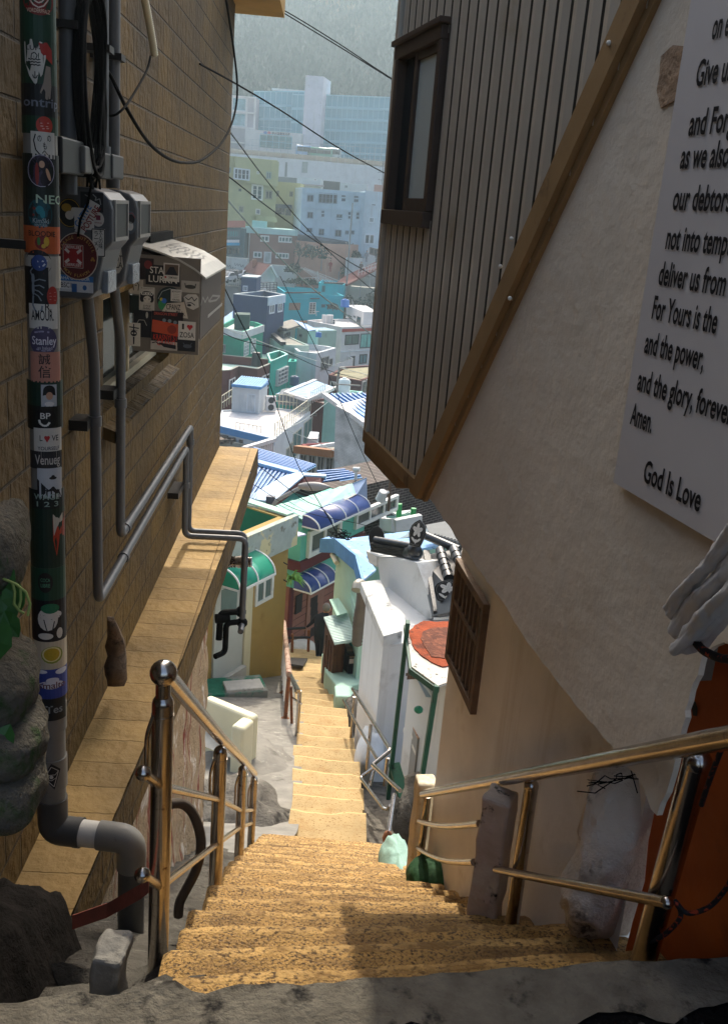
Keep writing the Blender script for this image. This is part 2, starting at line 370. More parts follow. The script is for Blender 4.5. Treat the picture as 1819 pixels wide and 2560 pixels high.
# steep worn stretch between the two flights
mb=MB(); mb.grid(lambda a,b:V((-.6+1.0*a+.02*fbm((a*3,b*9,0)),6.88+2.4*b,-3.55-1.75*b+.03*fbm((a,b*8,0)))),8,20); mb.build('stairs_middle',M_step2,kind='structure')
# rough ground between the stairs and the left wall; concrete lane beside the lower flight
mb=MB()
def fn(a,b):
    d=1.55+7.8*b; l=-1.5; r=lerp(XL,min(d,6.9))+.12; x=l+(r-l)*a
    z=prof(d)-.30-.25*max(0,1-(d-1.6)/1.2)*0+.07*fbm((x,d,1),2.5)+.02*fbm((x,d,1),9)
    if d<2.6: z=prof(d)-.10-.75*((d-1.55)/1.05)**.7*(1-a)*1.0+.09*fbm((x,d,1),4)+.02*fbm((x,d,1),14)
    return V((x,d,z))
mb.grid(fn,30,130); mb.build('rock_ground',mat('grey_ground_rock','#5a564f',.95,spec=.08,var=.35,vs=5,bump=1,bs=30,stain=('#34312d',.55,5,.12),stain2=('#7f7a70',.6,12,.1),bd=.03),kind='structure')
mb=MB()
def fn(a,b):
    d=7.2+18*b; r=lerp(LX,d)+.12; x=-5.2+(r+5.2)*a
    z=prof(d)+.02+.03*fbm((x,d,1),.8)-(.0 if d>9.5 else .15*(9.5-d))
    return V((x,d,z))
mb.grid(fn,24,70); mb.build('side_lane',M_conc,kind='structure')
mb=MB()
def fn(a,b):
    d=6.6+14*b; l=lerp(RX,d)-.1; x=l+3.2*a
    z=prof(d)-.35+.05*fbm((x,d,1),1.5); return V((x,d,z))
mb.grid(fn,14,60); mb.build('right_ground',M_rock,kind='structure')
# ------------------------------------------------------------------ left house
LW=PL((-1.2,0,0),R(-3.3))
NOUT=[(1.5,.24),(3.4,.29),(5.9,.40),(8.3,.455),(11.95,.485)]
nout=lambda u: lerp(NOUT,u)
ZL=-1.42
def uvLW(P):
    dd=P-LW.o; u=dd.dot(LW.u); n=dd.dot(LW.n)
    return (u+ (0 if abs(n)<.05 else n),P.z)
def uvTOP(P):
    dd=P-LW.o; return (dd.dot(LW.n)+.13,dd.dot(LW.u))
H=thing('yellow_brick_house','yellow split-brick house wall carrying pipes, meters and a sticker covered box','house',LW.w(6,ZL))
U0,U1=-2.2,11.92; w0,w1,wz0,wz1=5.35,7.68,.34,.98
mb=MB()
ZT=4.9; ZB=-3.2
def wq(u0,u1,z0,z1): mb.quad(LW.w(u0,z0),LW.w(u1,z0),LW.w(u1,z1),LW.w(u0,z1))
ZN=3.4; US=5.9  # near wall cut low above the view so sky light reaches the plaster
wq(U0,w0,ZB,ZN); wq(w1,U1,ZB,ZT); wq(w0,w1,ZB,wz0); wq(w0,US,wz1,ZN); wq(US,w1,wz1,ZT)
mb.quad(LW.w(US,ZN),LW.w(US,ZT),LW.w(US,ZT,-4),LW.w(US,ZN,-4)); mb.quad(LW.w(U0,ZN),LW.w(US,ZN),LW.w(US,ZN,-4),LW.w(U0,ZN,-4))
for (u,s) in ((w0,1),(w1,-1)): mb.quad(LW.w(u,wz0),LW.w(u,wz1),LW.w(u,wz1,-.18),LW.w(u,wz0,-.18))
mb.quad(LW.w(w0,wz1),LW.w(w1,wz1),LW.w(w1,wz1,-.18),LW.w(w0,wz1,-.18))
mb.quad(LW.w(U1,ZB),LW.w(U1,ZT),LW.w(U1,ZT,-4),LW.w(U1,ZB,-4)); mb.quad(LW.w(U0,ZB),LW.w(U0,ZN),LW.w(U0,ZN,-4),LW.w(U0,ZB,-4))
mb.quad(LW.w(US,ZT),LW.w(U1,ZT),LW.w(U1,ZT,-4),LW.w(US,ZT,-4))
mb.build('wall',M_brick,H,uvpl=uvLW)
mb=MB(); mb.wallrect(LW,11.2,12.45,3.62,3.82,-4,.52); mb.wallrect(LW,5.8,13.2,4.92,5.1,-4.1,.64); mb.build('eave',mat('yellow_eave','#a8803a',.8,var=.15,bump=.4,bs=30),H)  # upper slab lies out of view, sized to shade the coping and landing
W_=MB(); 
for (a,b,c_,d) in ((w0,w1,wz0,wz0+.05),(w0,w1,wz1-.05,wz1),(w0,w0+.05,wz0+.05,wz1-.05),(w1-.05,w1,wz0+.05,wz1-.05),(6.55,6.6,wz0+.05,wz1-.05)): W_.wallrect(LW,a,b,c_,d,-.17,-.10)
wf=W_.build('window_frame',mat('cream_frame','#b9ad90',.6,var=.1),H)
MB().wallrect(LW,w0+.05,w1-.05,wz0+.05,wz1-.05,-.16,-.145).build('pane',M_dglass,wf)
mb=MB(); a=[LW.w(w0,wz0-.01,-.17),LW.w(w1,wz0-.01,-.17),LW.w(w1,wz0-.10,.09),LW.w(w0,wz0-.10,.09)]; mb.prism(a,V((0,0,-.07))); mb.build('sill',M_brick,H,uvpl=uvTOP)
# retaining wall and its tiled coping
T=thing('retaining_wall','low retaining wall with yellow tiled coping below the brick house','wall',LW.w(5,-3.2,.3))
us=[1.7+.3*i for i in range(35)]; us[-1]=11.92
mb=MB()
def cope(u,t): return LW.w(u,ZL+.006*fbm((u*3,t*5,0),2),.002+(nout(u)-.002)*t)
mb.grid(lambda a,b:cope(1.7+10.22*b,a),12,200)
mb.quad(cope(1.7,0),cope(1.7,1),cope(1.7,1)-V((0,0,.3)),cope(1.7,0)-V((0,0,.3)))
mb.build('coping',M_cope,T,uvpl=uvTOP)
mb=MB()
def fn(a,b):
    u=1.7+10.22*a; return LW.w(u,ZL-.002-.32*b-.02*fbm((u,0,9),3)*b,nout(u)+.006+.012*fbm((u*2,b*2,4),4)*(1-abs(2*b-1)))
mb.grid(fn,160,6)
for u in (1.7,11.92): mb.quad(LW.w(u,ZL,nout(u)),LW.w(u,ZL,.0),LW.w(u,ZL-.32,.0),LW.w(u,ZL-.32,nout(u)))
mb.grid(lambda a,b:LW.w(1.7+10.22*a,ZL-.33,nout(1.7+10.22*a)*b),40,2)
mb.build('coping_face',M_brick,T,uvpl=lambda P:((P-LW.o).dot(LW.u),P.z))
M_stripe=mat('streaked_render','#a08a6c',.95,var=.25,vs=14,bump=1,bs=35,stain=('#7a2f20',.56,3.2,.06,(2.2,2.2,.18)),stain2=('#d2cabd',.55,7,.1,(1,1,.5)),bd=.03)
mb=MB()
def fn(a,b):
    u=1.8+5.75*a; z=ZL-.30-(3.6)*b; return LW.w(u,z,nout(u)-.05+.05*b+.03*fbm((u,z,0),3))
mb.grid(fn,70,40); mb.quad(fn(1,0),fn(1,1),fn(1,1)-LW.n*.5,fn(1,0)-LW.n*.5)
mb.build('wall_face',M_stripe,T)
# ------------------------------------------------------------------ right house: plaster, siding, cream lower wall
RB=PL((0,4.5,0),R(-14.9),side=-1); RC=PL((.62,3.7,0),R(-8.2),side=-1)
G=thing('plaster_house','overhanging house of lumpy plaster and bronze ribbed siding on the right','house',RC.w(0,-1))
pts=[('S',1052,1222),('S',1086,1266),('S',1170,1387),('S',1250,1500),('S',1345,1645),('S',1440,1764),('S',1523,1859),('S',1560,1907),('S',1606,1965),('l',1240,640),('l',1270,672),('l',1290,610),('l',1318,560),('l',1345,450),('y',1068,1655),('y',1100,1560),('y',1093,1500),('y',1122,1420),('y',1140,1330),('y',1170,1250),('y',1205,1190),('y',1225,1090),('y',1250,1000)]
P=[RB.hit(*p) for p in pts]
P=P+[RB.w(-2.83,.80),RB.w(-3.9,.80)]
ba,bb=RB.uv('S',1052,1220),RB.uv('m',1240,0); sl=(bb[1]-ba[1])/(bb[0]-ba[0])
P.append(RB.w(-3.9,.53+(-3.9+.86)*sl))
def ragged(P,amp,k):
    out=[]
    for a,b in zip(P,P[1:]+P[:1]):
        n=max(1,int((b-a).length/.035)) if (b-a).length<1.2 else 1
        for i in range(n):
            p=a.lerp(b,i/n); out.append(p+(RB.u*fbm(p,k)+V((0,0,1))*fbm(p+V((5,5,5)),k))*amp if n>1 else p)
    return out
P2=ragged(P,.010,14)
mb=MB(); mb.prism(P2,-RB.n*.014)
mb.build('upper_wall',M_plaster,G)
pp=[RB.hit('m',x,y,.002) for x,y in ((1330,250),(1385,200),(1440,205),(1475,230),(1462,330),(1455,400),(1400,440),(1330,478),(1312,400),(1325,330))]
mb=MB(); mb.prism(ragged(pp,.012,20),RB.n*.003); mb.build('peeled_patch',mat('bare_plaster','#b09274',.95,var=.35,vs=9,bump=1,bs=18,stain=('#d8ccba',.52,6,.1),bd=.03),G)
# body of the upper storey behind the plaster
mb=MB(); 
Q=[RB.w(0.0,.56,-.06),RB.w(-2.55,.56,-.06),RB.w(-2.55,5.2,-.06),RB.w(0.0,5.2,-.06)]
mb.prism(Q,-RB.n*2.5); mb.build('upper_body',mat('soffit_render','#7d7264',.9,bump=.3),G)
# siding: ribbed panels
mb=MB(); zb,zt=.545,5.2
ub=lambda z:-.86+(z-.53)/sl
step=.095; u=0.0; prof_n=[]
while u>-3.3:
    prof_n+=[(u,0.012),(u-.010,.012),(u-.014,-.004),(u-.024,-.004),(u-.028,.012),(u-.06,.016)]; u-=step
wu0,wu1,wz0,wz1=-.03,-.665,1.505,2.215
for (a,na),(b,nb) in zip(prof_n,prof_n[1:]):
    z0=zb; 
    if a<-.86+1e-6: z0=.53+(a+.86)*sl-.05
    if z0>zt: continue
    segs=[(z0,zt)]
    if b<wu0 and a>wu1: segs=[(z0,wz0+.03),(wz1-.03,zt)]
    mb.cur=1 if min(na,nb)<0 else 0
    for s0,s1 in segs: mb.quad(RB.w(a,s0,na),RB.w(b,s0,nb),RB.w(b,s1,nb),RB.w(a,s1,na))
mb.cur=0
mb.quad(RB.w(0,zb,.012),RB.w(0,zt,.012),RB.w(0,zt,-.1),RB.w(0,zb,-.1))
MB().wallrect(RB,-3.9,0,5.205,10.5,-3,.0).build('unseen_sky_block',M_siding,G)  # storey added above the view to keep sky light off the brick wall
mb.build('siding',[M_siding,mat('siding_groove','#40372a',.7,bump=0)],G)
mb=MB()
mb.wallrect(RB,-.88,.03,.505,.56,-.05,.03); mb.wallrect(RB,-.55,.05,.44,.505,-.04,.012)
mb.par(RB.w(.1,.36,.0),RB.u*.02-RB.n*.01,V((0,0,.13)),-RB.n*.0+RB.u*-.35+V((0,0,.01))) if 0 else None
d_=(RB.w(ub(zt),zt)-RB.w(-.86,.53)); 
mb.build('bottom_trim',M_trim,G)
mb=MB(); o=RB.w(-.80,.50,.0); mb.par(o,-RB.u*.10,RB.n*.035,RB.w(ub(zt)+.06,zt)-o); mb.par(RB.w(-.902,.50,.0),-RB.u*.035,RB.n*.015,RB.w(ub(zt)-.042,zt)-RB.w(-.902,.50)); mb.build('brace_trim',M_trim,G)
mb=MB(); mb.wallrect(RB,-.012,.03,.56,5.2,-.04,.028); mb.build('corner_trim',M_siding,G)
# screws on the brace
for (k,x,y) in (('m',667,1055),('m',618,1177),('m',660,1318),('m',1097,190)):
    MB().sphere(RB.hit(k,x,y,.037),.007,8).build('bolt',mat('white_plastic','#d8d2c4',.5,bump=0,var=0),G)
# siding window
mb=MB()
def fr(u0,u1,z0,z1,n0,n1): mb.wallrect(RB,u0,u1,z0,z1,n0,n1)
fr(wu1,wu0,wz0,wz0+.06,-.03,.045); fr(wu1,wu0,wz1-.05,wz1,-.03,.04); fr(wu0-.045,wu0,wz0+.06,wz1-.05,-.03,.035); fr(wu1,wu1+.045,wz0+.06,wz1-.05,-.03,.035); fr(wu1-.02,wu0+.015,wz1,wz1+.022,-.01,.055)
F1=mb.build('window_frame',M_trimd,G,bevel=.004)
mb=MB(); fr(-.315,-.28,wz0+.06,wz1-.05,-.03,.02); fr(-.62,-.315,wz0+.06,wz0+.11,-.03,.018); fr(-.62,-.315,wz1-.08,wz1-.05,-.03,.018); mb.build('sash',M_trimd,F1,bevel=.003)
mb=MB(); fr(-.62,-.315,wz0+.10,wz1-.07,-.03,.006); mb.build('pane',M_glass,F1)
mb=MB(); fr(-.28,-.07,wz0+.05,wz1-.04,-.03,-.004); mb.build('pane',M_dglass,F1)
# cream lower wall with a barred window
mb=MB(); cu=.85
gu0,gu1,gz0,gz1=.27,.82,-.57,-.068
def cq(a,b,c_,d): mb.quad(RC.w(a,c_),RC.w(b,c_),RC.w(b,d),RC.w(a,d))
cq(-1.42,gu0,-4.6,.5); cq(gu1,cu,-4.6,.5); cq(gu0,gu1,-4.6,gz0); cq(gu0,gu1,gz1,.5)
mb.quad(RC.w(cu,-4.6),RC.w(cu,.5),RC.w(cu,.5,-2.2),RC.w(cu,-4.6,-2.2))
for u in (gu0,gu1): mb.quad(RC.w(u,gz0),RC.w(u,gz1),RC.w(u,gz1,-.15),RC.w(u,gz0,-.15))
for z in (gz0,gz1): mb.quad(RC.w(gu0,z),RC.w(gu1,z),RC.w(gu1,z,-.15),RC.w(gu0,z,-.15))
mb.quad(RC.w(gu0,gz0,-.15),RC.w(gu1,gz0,-.15),RC.w(gu1,gz1,-.15),RC.w(gu0,gz1,-.15))
mb.build('lower_wall',M_cream,G)
mb=MB()
def fc(u0,u1,z0,z1,n0,n1): mb.wallrect(RC,u0,u1,z0,z1,n0,n1)
fc(gu0-.02,gu1+.02,gz1-.02,gz1+.02,-.02,.03); fc(gu0-.02,gu1+.02,gz0-.02,gz0+.02,-.02,.03); fc(gu0-.02,gu0+.025,gz0+.02,gz1-.02,-.02,.03); fc(gu1-.025,gu1+.02,gz0+.02,gz1-.02,-.02,.03); fc(gu0+.025,gu1-.025,-.275,-.25,.0,.026)
M_grille=mat('painted_wood_grille','#705a46',.7,var=.2,vs=15,bump=.3,stain=('#2f4a36',.6,8,.1))
gr=mb.build('window_grille',M_grille,G,bevel=.003)
for i in range(6):
    u=gu0+.075+i*.075; mb=MB(); fc(u-.012,u+.012,gz0+.02,gz1-.02,.0,.022); mb.build('bar',M_grille,gr)
mb=MB(); fc(gu0,gu1,gz0,gz1,-.145,-.10); mb.build('pane',M_dglass,gr)
# ------------------------------------------------------------------ sticker covered drain pipe
pc=LW.w(3.49,0,.2); PR=.056
D=thing('drain_pipe','grey drain pipe covered in stickers, standing against the brick house','pipe',(pc.x,pc.y,ZL))
ze=-1.05
mb=MB(); mb.tube([(pc.x,pc.y,ze+.12),(pc.x,pc.y,3.4)],PR,24); mb.build('pipe',M_pvc,D)
for za,zb2 in ((ze+.22,ze+.36),(-.56,-.44)): mb=MB(); mb.tube([(pc.x,pc.y,za),(pc.x,pc.y,zb2)],PR+.006,24,True); mb.build('coupling',M_pvc,D)
e0=V((pc.x,pc.y,ze)); out=(LW.n*1.0-LW.u*.12).normalized(); e1=e0+out*.34
mb=MB(); mb.tube(bent([e0+V((0,0,.16)),e0,e0+out*.10],.09,7),PR+.006,24); mb.build('elbow',M_pvcd,D)
mb=MB(); mb.tube([e0+out*.10,e0+out*.125],PR+.008,24); mb.build('elbow_collar',M_pvcd,D)
mb=MB(); mb.tube([e0+out*.12,e0+out*.24],PR,24); mb.build('white_joint',M_pvcw,D)
mb=MB(); mb.tube(bent([e0+out*.20,e1,e1+V((0,0,-.14))],.09,8),PR+.006,24); mb.build('elbow',M_pvc,D)
mb=MB(); mb.tube([e1+V((0,0,-.12)),e1+V((0,0,-1.1))],PR,24); mb.build('lower_pipe',M_pvcd,D)
for zz in (-.62,1.33): MB().par(LW.w(3.45,zz,0),LW.u*.06,LW.n*.2,V((0,0,.03))).build('bracket',M_iron,D)
th0=math.atan2(EYE.y-pc.y,EYE.x-pc.x)
def SP(u,v,l):
    """pipe skin: u metres to the right as seen from the stairs, v height, l lift"""
    A=th0+u/PR; return V((pc.x+math.cos(A)*(PR+l),pc.y+math.sin(A)*(PR+l),v))
def zp(y): # photo row -> height on the pipe front
    r=ray((96+.0185*y,y)); t=(V((pc.x,pc.y,0))-EYE).xy.length-PR; return EYE.z+r.z*t/r.xy.length
_ns=[0]
def stick(y0,y1,colr,u=(-.085,.085),shp='rect',text=(),rot=0,marks=()):
    """a sticker between photo rows y0..y1; text: (string,v 0..1,h fraction,colour,fit)"""
    z1,z0=zp(y0),zp(y1); mb=MB(); lf=.0008+.00022*_ns[0]; _ns[0]+=1
    if shp=='rect': patch(mb,SP,u[0],u[1],z0,z1,lf,12,1,rot)
    else: shape(mb,SP,oval((u[0]+u[1])/2,(z0+z1)/2,(u[1]-u[0])/2,(z1-z0)/2,24) if shp=='oval' else [((u[0]+u[1])/2+a*(u[1]-u[0])/2,(z0+z1)/2+b*(z1-z0)/2) for a,b in shp],lf)
    o=mb.build('sticker',flat(colr),D)
    for (s,v,h,cl,fit,uu) in text:
        t=MB(); putxt(t,SP,s,(u[0]+u[1])/2+uu*(u[1]-u[0])/2,z0+(z1-z0)*v,(z1-z0)*h,rot,.012,1.,lf+.0012,fit=fit*(u[1]-u[0]) if fit else None); t.build('lettering',flat(cl),o)
    for mk in marks:
        t=MB(); cl=mk[0]; U=lambda a:(u[0]+u[1])/2+a*(u[1]-u[0])/2; Z=lambda b:(z0+z1)/2+b*(z1-z0)/2
        for it in mk[1:]:
            if it[0]=='o': shape(t,SP,oval(U(it[1]),Z(it[2]),it[3]*(u[1]-u[0])/2,it[4]*(z1-z0)/2,16,it[5] if len(it)>5 else 0),lf+.0008+(it[6] if len(it)>6 else 0))
            elif it[0]=='l': stroke(t,SP,[(U(a),Z(b)) for a,b in it[2]],it[1],lf+.001)
            elif it[0]=='p': shape(t,SP,[(U(a),Z(b)) for a,b in it[1]],lf+.0008)
        t.build('emblem',flat(cl),o)
    return o
wave=lambda y:[(-.55+.1*i,y+.025*math.sin(i*2.2)) for i in range(11)]
stick(-60,110,'#133a28'); stick(36,112,'#143c2a'); stick(100,250,'#123524')
stick(-40,38,'#7a1f1c',(-.05,.055),'oval',[('VORDERPFALZ',.14,.13,'#d8b8a0',.7,0)],marks=[('#d8c8b8',('l',.004,[(-.6,.1),(-.3,-.35),(0,-.5),(.3,-.35),(.6,.1)]),('l',.004,[(-.4,.2),(-.2,-.1),(0,-.2),(.2,-.1),(.4,.2)]))])
stick(98,214,'#c4c0b6',(-.05,.026),[(-.95,.85),(-.3,.98),(.5,.9),(.95,.8),(.9,.2),(.6,-.5),(0,-1),(-.5,-.6),(-.9,0)],[('LUF',.80,.10,'#15161a',.5,-.2)],marks=[('#15161a',('l',.0035,wave(.12)),('l',.0035,wave(.0)),('l',.0035,wave(-.12)),('l',.003,[(-.3,.16),(-.25,.35),(0,.42),(.2,.3),(.1,.16)]),('l',.003,[(.0,-.4),(.0,-.7)]),('l',.003,[(-.2,-.55),(-.1,-.68),(.0,-.7),(.1,-.68),(.2,-.55)]))])
stick(210,290,'#0c1114',text=[('ontrip',.42,.30,'#6d7280',.75,.1)])
stick(160,248,'#8d8176',(.0,.045),[(0,.95),(.7,.9),(.8,-.2),(.6,-.9),(0,-1),(-.9,-.6),(-.4,0),(-.2,.5)])
stick(104,160,'#a02a24',(-.002,.046),[(-.9,.9),(.2,1),(.9,.4),(1,-.9),(.4,-.6),(-.6,0)])
stick(290,335,'#123524'); stick(290,335,'#b23a2c',(-.012,.042),'oval',marks=[('#d9a49a',('l',.003,[(-.5,.2),(.5,.3)]),('l',.003,[(-.5,-.1),(.4,-.1)]),('l',.003,[(-.3,-.4),(.5,-.3)]))])
stick(329,395,'#c9c5ba',(-.03,.05),text=[('の',.72,.22,'#101010',.16,-.3),('の',.75,.22,'#101010',.16,.45),('も',.45,.22,'#101010',.16,.1),('へ',.2,.2,'#101010',.24,.1)],marks=[('#101010',('l',.004,[(-.6,.8),(-.75,.3),(-.6,-.4),(-.2,-.85)]))])
stick(385,480,'#0f1a16')
stick(386,468,'#3c3046',(-.042,.045),'oval',marks=[('#b5b0c0',('l',.002,[(.99*math.cos(i*.33),.97*math.sin(i*.33)) for i in range(20)])),('#1a1420',('o',.12,.45,.42,.42),('o',.3,-.5,.38,.45),('o',.35,.1,.2,.6)),('#c49a7c',('o',.05,.4,.2,.22,0,.0004),('o',.5,-.2,.13,.4,.3,.0004)),('#8a2f2a',('o',-.3,-.2,.14,.7))])
stick(468,512,'#10201a',text=[('NEO',.3,.5,'#a8c0a8',.6,.4)])
stick(500,570,'#1d2423')
stick(498,571,'#124a52',(-.045,.035),'oval',[('KimSki',.25,.17,'#9aa6a8',.62,.05),('VENTURES',.1,.09,'#9aa6a8',.5,.05)],marks=[('#1f7f8a',('o',.0,.25,.3,.3),('o',.2,.0,.2,.3)),('#7a2a24',('o',-.45,.35,.12,.1),('o',-.5,-.1,.1,.1))])
stick(566,634,'#b5562a',text=[('BLOODIE',.72,.20,'#1a1410',.52,.0)],marks=[('#7a2420',('o',.0,-.2,.26,.5)),('#c9a032',('o',.16,-.1,.1,.36,0,.0004),('o',.05,-.45,.08,.16,0,.0004)),('#3f7a3a',('o',-.12,-.1,.06,.3,0,.0004))])
stick(625,690,'#1a1416',(-.06,.03),'oval',marks=[('#30467f',('o',.1,.0,.55,.62)),('#c8ccd4',('l',.005,[(.0,.1),(.35,.15),(.7,.2)]),('l',.005,[(.1,-.3),(.4,-.2),(.5,-.05)])),('#5f1f22',('l',.004,[(-.5,-.75),(.4,-.78)]))])
stick(640,720,'#a8a296',(-.09,.09))
stick(668,788,'#0d1116',(-.075,.018),marks=[('#77808a',('o',-.05,.5,.12,.22),('o',-.05,.1,.1,.3),('l',.004,[(0,.4),(.4,.5),(.8,.45)]),('l',.004,[(0,.2),(.4,.25),(.7,.15)]),('l',.004,[(0,.05),(.35,.0),(.6,-.15)]),('l',.004,[(0,-.1),(.3,-.2),(.5,-.4)]),('l',.006,[(-.05,-.2),(-.1,-.6),(.1,-.85),(.5,-.8),(.55,-.6)]),('l',.004,[(-.1,.6),(-.25,.8),(-.05,.95)]))])
stick(715,765,'#a3342c',(.012,.05),'oval',marks=[('#c98a80',('l',.002,[(-.6,.3),(.6,.4)]),('l',.002,[(-.6,.0),(.6,.0)]),('l',.002,[(-.6,-.3),(.6,-.4)]))])
stick(760,822,'#c9c5bc',(-.05,.05),text=[('AMOUR.',.52,.42,'#15151a',.72,-.05),('R.',.88,.3,'#15151a',.2,.3)])
stick(815,890,'#4a4560',(-.048,.045),'oval',[('Stanley',.5,.28,'#d6d3dc',.85,.05),('as baked',.27,.11,'#b0acba',.5,.1)],marks=[('#8f8aa6',('l',.006,[(-.6,.55),(-.1,.65),(.4,.6)]),('l',.005,[(-.5,-.55),(0,-.65),(.5,-.6)]))])
stick(880,956,'#b7806e',(-.048,.06),text=[('誠',.74,.26,'#3a2a2a',.34,-.1),('信',.32,.30,'#3a2a2a',.36,-.1)])
stick(953,1020,'#123026'); stick(961,1016,'#a9adb2',(-.012,.04),marks=[('#0f0f12',('o',.0,.45,.75,.5),('p',[(-.75,.4),(.75,.4),(.8,.0),(-.8,.0)])),('#b58a70',('o',.0,-.02,.42,.36,0,.0006)),('#d0ccc8',('o',.0,-.75,.6,.22,0,.0004))])
stick(1015,1075,'#0f1614'); stick(1020,1078,'#0c0c0e',(-.04,.035),'oval',[('BP',.66,.26,'#d5d2cc',.42,.05)],marks=[('#d5d2cc',('l',.007,[(-.45,.0),(-.38,-.3),(-.1,-.5),(.2,-.48),(.42,-.2)]))])
stick(1070,1160,'#c6c1b7',(-.04,.06),text=[('L',.72,.16,'#141418',.09,-.5),('VE',.72,.16,'#141418',.24,.42),('YOURSELF',.44,.10,'#3a3a40',.72,.0)],marks=[('#a31f24',('o',-.2,.5,.10,.09),('o',-.04,.5,.10,.09),('p',[(-.3,.47),(.06,.47),(-.12,.22)]))])
stick(1128,1172,'#23262a',(-.06,.06),text=[('Venueg',.5,.55,'#b9b6b0',.7,.1)])
stick(1170,1245,'#b4b9be',(-.03,.055),marks=[('#15181c',('o',.2,.35,.3,.10),('o',.2,.45,.14,.10),('p',[(-1,-1),(1,-1),(.7,-.5),(.2,-.2),(-.4,-.5),(-1,.3)]))]) 
stick(1225,1275,'#0d1b19',text=[('WAGE',.66,.28,'#8fa59c',.5,.0),('1 2 3',.3,.26,'#8fa59c',.42,.0)])
stick(1272,1420,'#0c2a20'); stick(1286,1390,'#b03a22',(.018,.075),[(-1,1),(1,1),(1,-.2),(-.6,-1),(-1,-.2)])
stick(1286,1340,'#b9b4a6',(.018,.06),[(-1,1),(.9,1),(.9,.3),(-.9,-1)])
stick(1420,1505,'#11402f'); stick(1430,1480,'#1c1a1a',(-.035,.015),'oval',[('COCA',.62,.18,'#4f8f70',.6,0),('LIBRE',.35,.18,'#4f8f70',.6,0)])
stick(1500,1603,'#111118',marks=[('#c9c5bb',('o',-.05,.1,.40,.55),('o',.1,.3,.42,.22),('o',-.15,-.72,.3,.16),('o',.42,-.62,.14,.26)),('#1d6a48',('o',.05,.62,.36,.24,0,.0006)),('#101010',('l',.0035,[(-.2,.3),(.1,.1),(.45,.2)]),('l',.0035,[(-.2,.1),(-.1,-.4),(.1,-.55),(.2,0.)]))])
stick(1603,1672,'#bdb29a',marks=[('#7f8a2c',('o',.1,.05,.44,.62)),('#d9cf9a',('o',.08,.1,.38,.54,0,.0004)),('#b59a24',('o',.08,.1,.31,.46,0,.0008)),('#e4da9a',*[('l',.0016,[(.08,.1),(.08+.29*math.cos(i*.785),.1+.43*math.sin(i*.785))]) for i in range(8)])])
stick(1672,1745,'#2b3f8a',text=[('smalto',.45,.22,'#5a2f35',.55,.1)],marks=[('#c9ccd6',('o',.05,-.05,.5,.28),('o',.1,.25,.26,.2),('o',-.4,.85,.3,.14),('o',.5,.8,.3,.2)),('#1c2850',('l',.003,[(-.5,-.25),(.0,-.35),(.6,-.1)]))])
stick(1745,1800,'#10181c',(-.045,.06),text=[('Tes',.5,.35,'#8a9294',.55,.1)])
stick(1908,1970,'#15161a',(-.034,.03),[(-1,-.1),(0,1.05),(1,.5),(.3,-1.05)],marks=[('#c9c6be',('l',.0025,[(-.75,-.1),(0,.8),(.75,.42),(.25,-.8),(-.75,-.1)]),('l',.0025,[(-.7,-.1),(-.2,.15),(.4,.15),(.7,.38)]),('l',.0025,[(-.6,-.15),(0,-.3),(.5,-.1)])),('#c9c6be',('o',.0,-.02,.2,.14))])
# ------------------------------------------------------------------ vertical grey conduits, meters, gas pipes
def run(name,label,pts,r,mt,cat='pipe',fit=None,group=None,n=12):
    t=thing(name,label,cat,pts[-1],group); mb=MB(); mb.tube(bent(pts,r*2.6),r,n); mb.build('pipe',mt,t)
    for p,d in (fit or []):
        mb=MB(); d=V(d).normalized(); p=V(p); mb.tube([p-d*.025,p+d*.025],r*1.28,n); mb.build('coupling',mt,t)
    return t
for (u,zb,lab) in ((4.26,1.62,'grey conduit running up from the sticker covered meter, nearest the drain pipe'),(4.86,1.70,'middle grey conduit behind the black cable coil'),(5.12,1.66,'grey conduit farthest along the wall, beside the black cable coil')):
    t=run('conduit',lab,[LW.w(u,3.3,.1),LW.w(u,zb-.1,.1)],.034,M_gas,'conduit',[(LW.w(u,zb+.02,.1),(0,0,1))],'grey conduits on the brick house')
    mb=MB(); mb.par(LW.w(u-.05,2.15,0),LW.u*.1,LW.n*.15,V((0,0,.03))); mb.build('clamp',M_iron,t)
# junction boxes and wrapped cable ends
for (k,x0,y0,x1,y1,n,c_,lab) in (('q',640,20,860,340,.16,'#0b0c0d','black cable box under the cable coil nearest the drain pipe'),('q',1020,150,1160,390,.16,'#0d0e0f','black connector box above the second meter'),('q',870,80,960,340,.18,'#5a5954','pale grey connector taped between the two black boxes'),('q',1150,170,1260,390,.17,'#3a3a3a','grey connector at the end of the conduit')):
    a=LW.uv(k,x0,y1,n); b=LW.uv(k,x1,y0,n); mb=MB(); mb.wallrect(LW,min(a[0],b[0]),max(a[0],b[0]),a[1],b[1],.03,n); mb.build('junction_box',flat(c_),label=lab,cat='junction box',bevel=.008)
mb=MB()
for i in range(14):
    a=LW.uv('r',1120,960,.15); cu,cz=a; ru=.17+.05*rnd.random(); rz=.36+.06*rnd.random(); ph=rnd.random()*.3; nn=.13+.05*rnd.random()
    pts=[LW.w(cu+ru*math.cos(t)+.02*math.sin(3*t+i),cz+rz*math.sin(t)+.02*math.cos(2*t+i),nn+.01*math.sin(t*2+i)) for t in [2*math.pi*j/26 for j in range(27)]]
    mb.tube(pts,.009,6,False)
for i in range(9):
    p=LW.w(cu-.1+.25*rnd.random(),cz-.3,.15); pts=[p+V((.03*math.sin(j+i),.02*math.cos(j*2+i),-.07*j)) for j in range(6)]; mb.tube(pts,.006,6,False)
mb.build('cable_coil',M_black,label='coil of black cable hung on the conduits of the brick house',cat='cable coil')
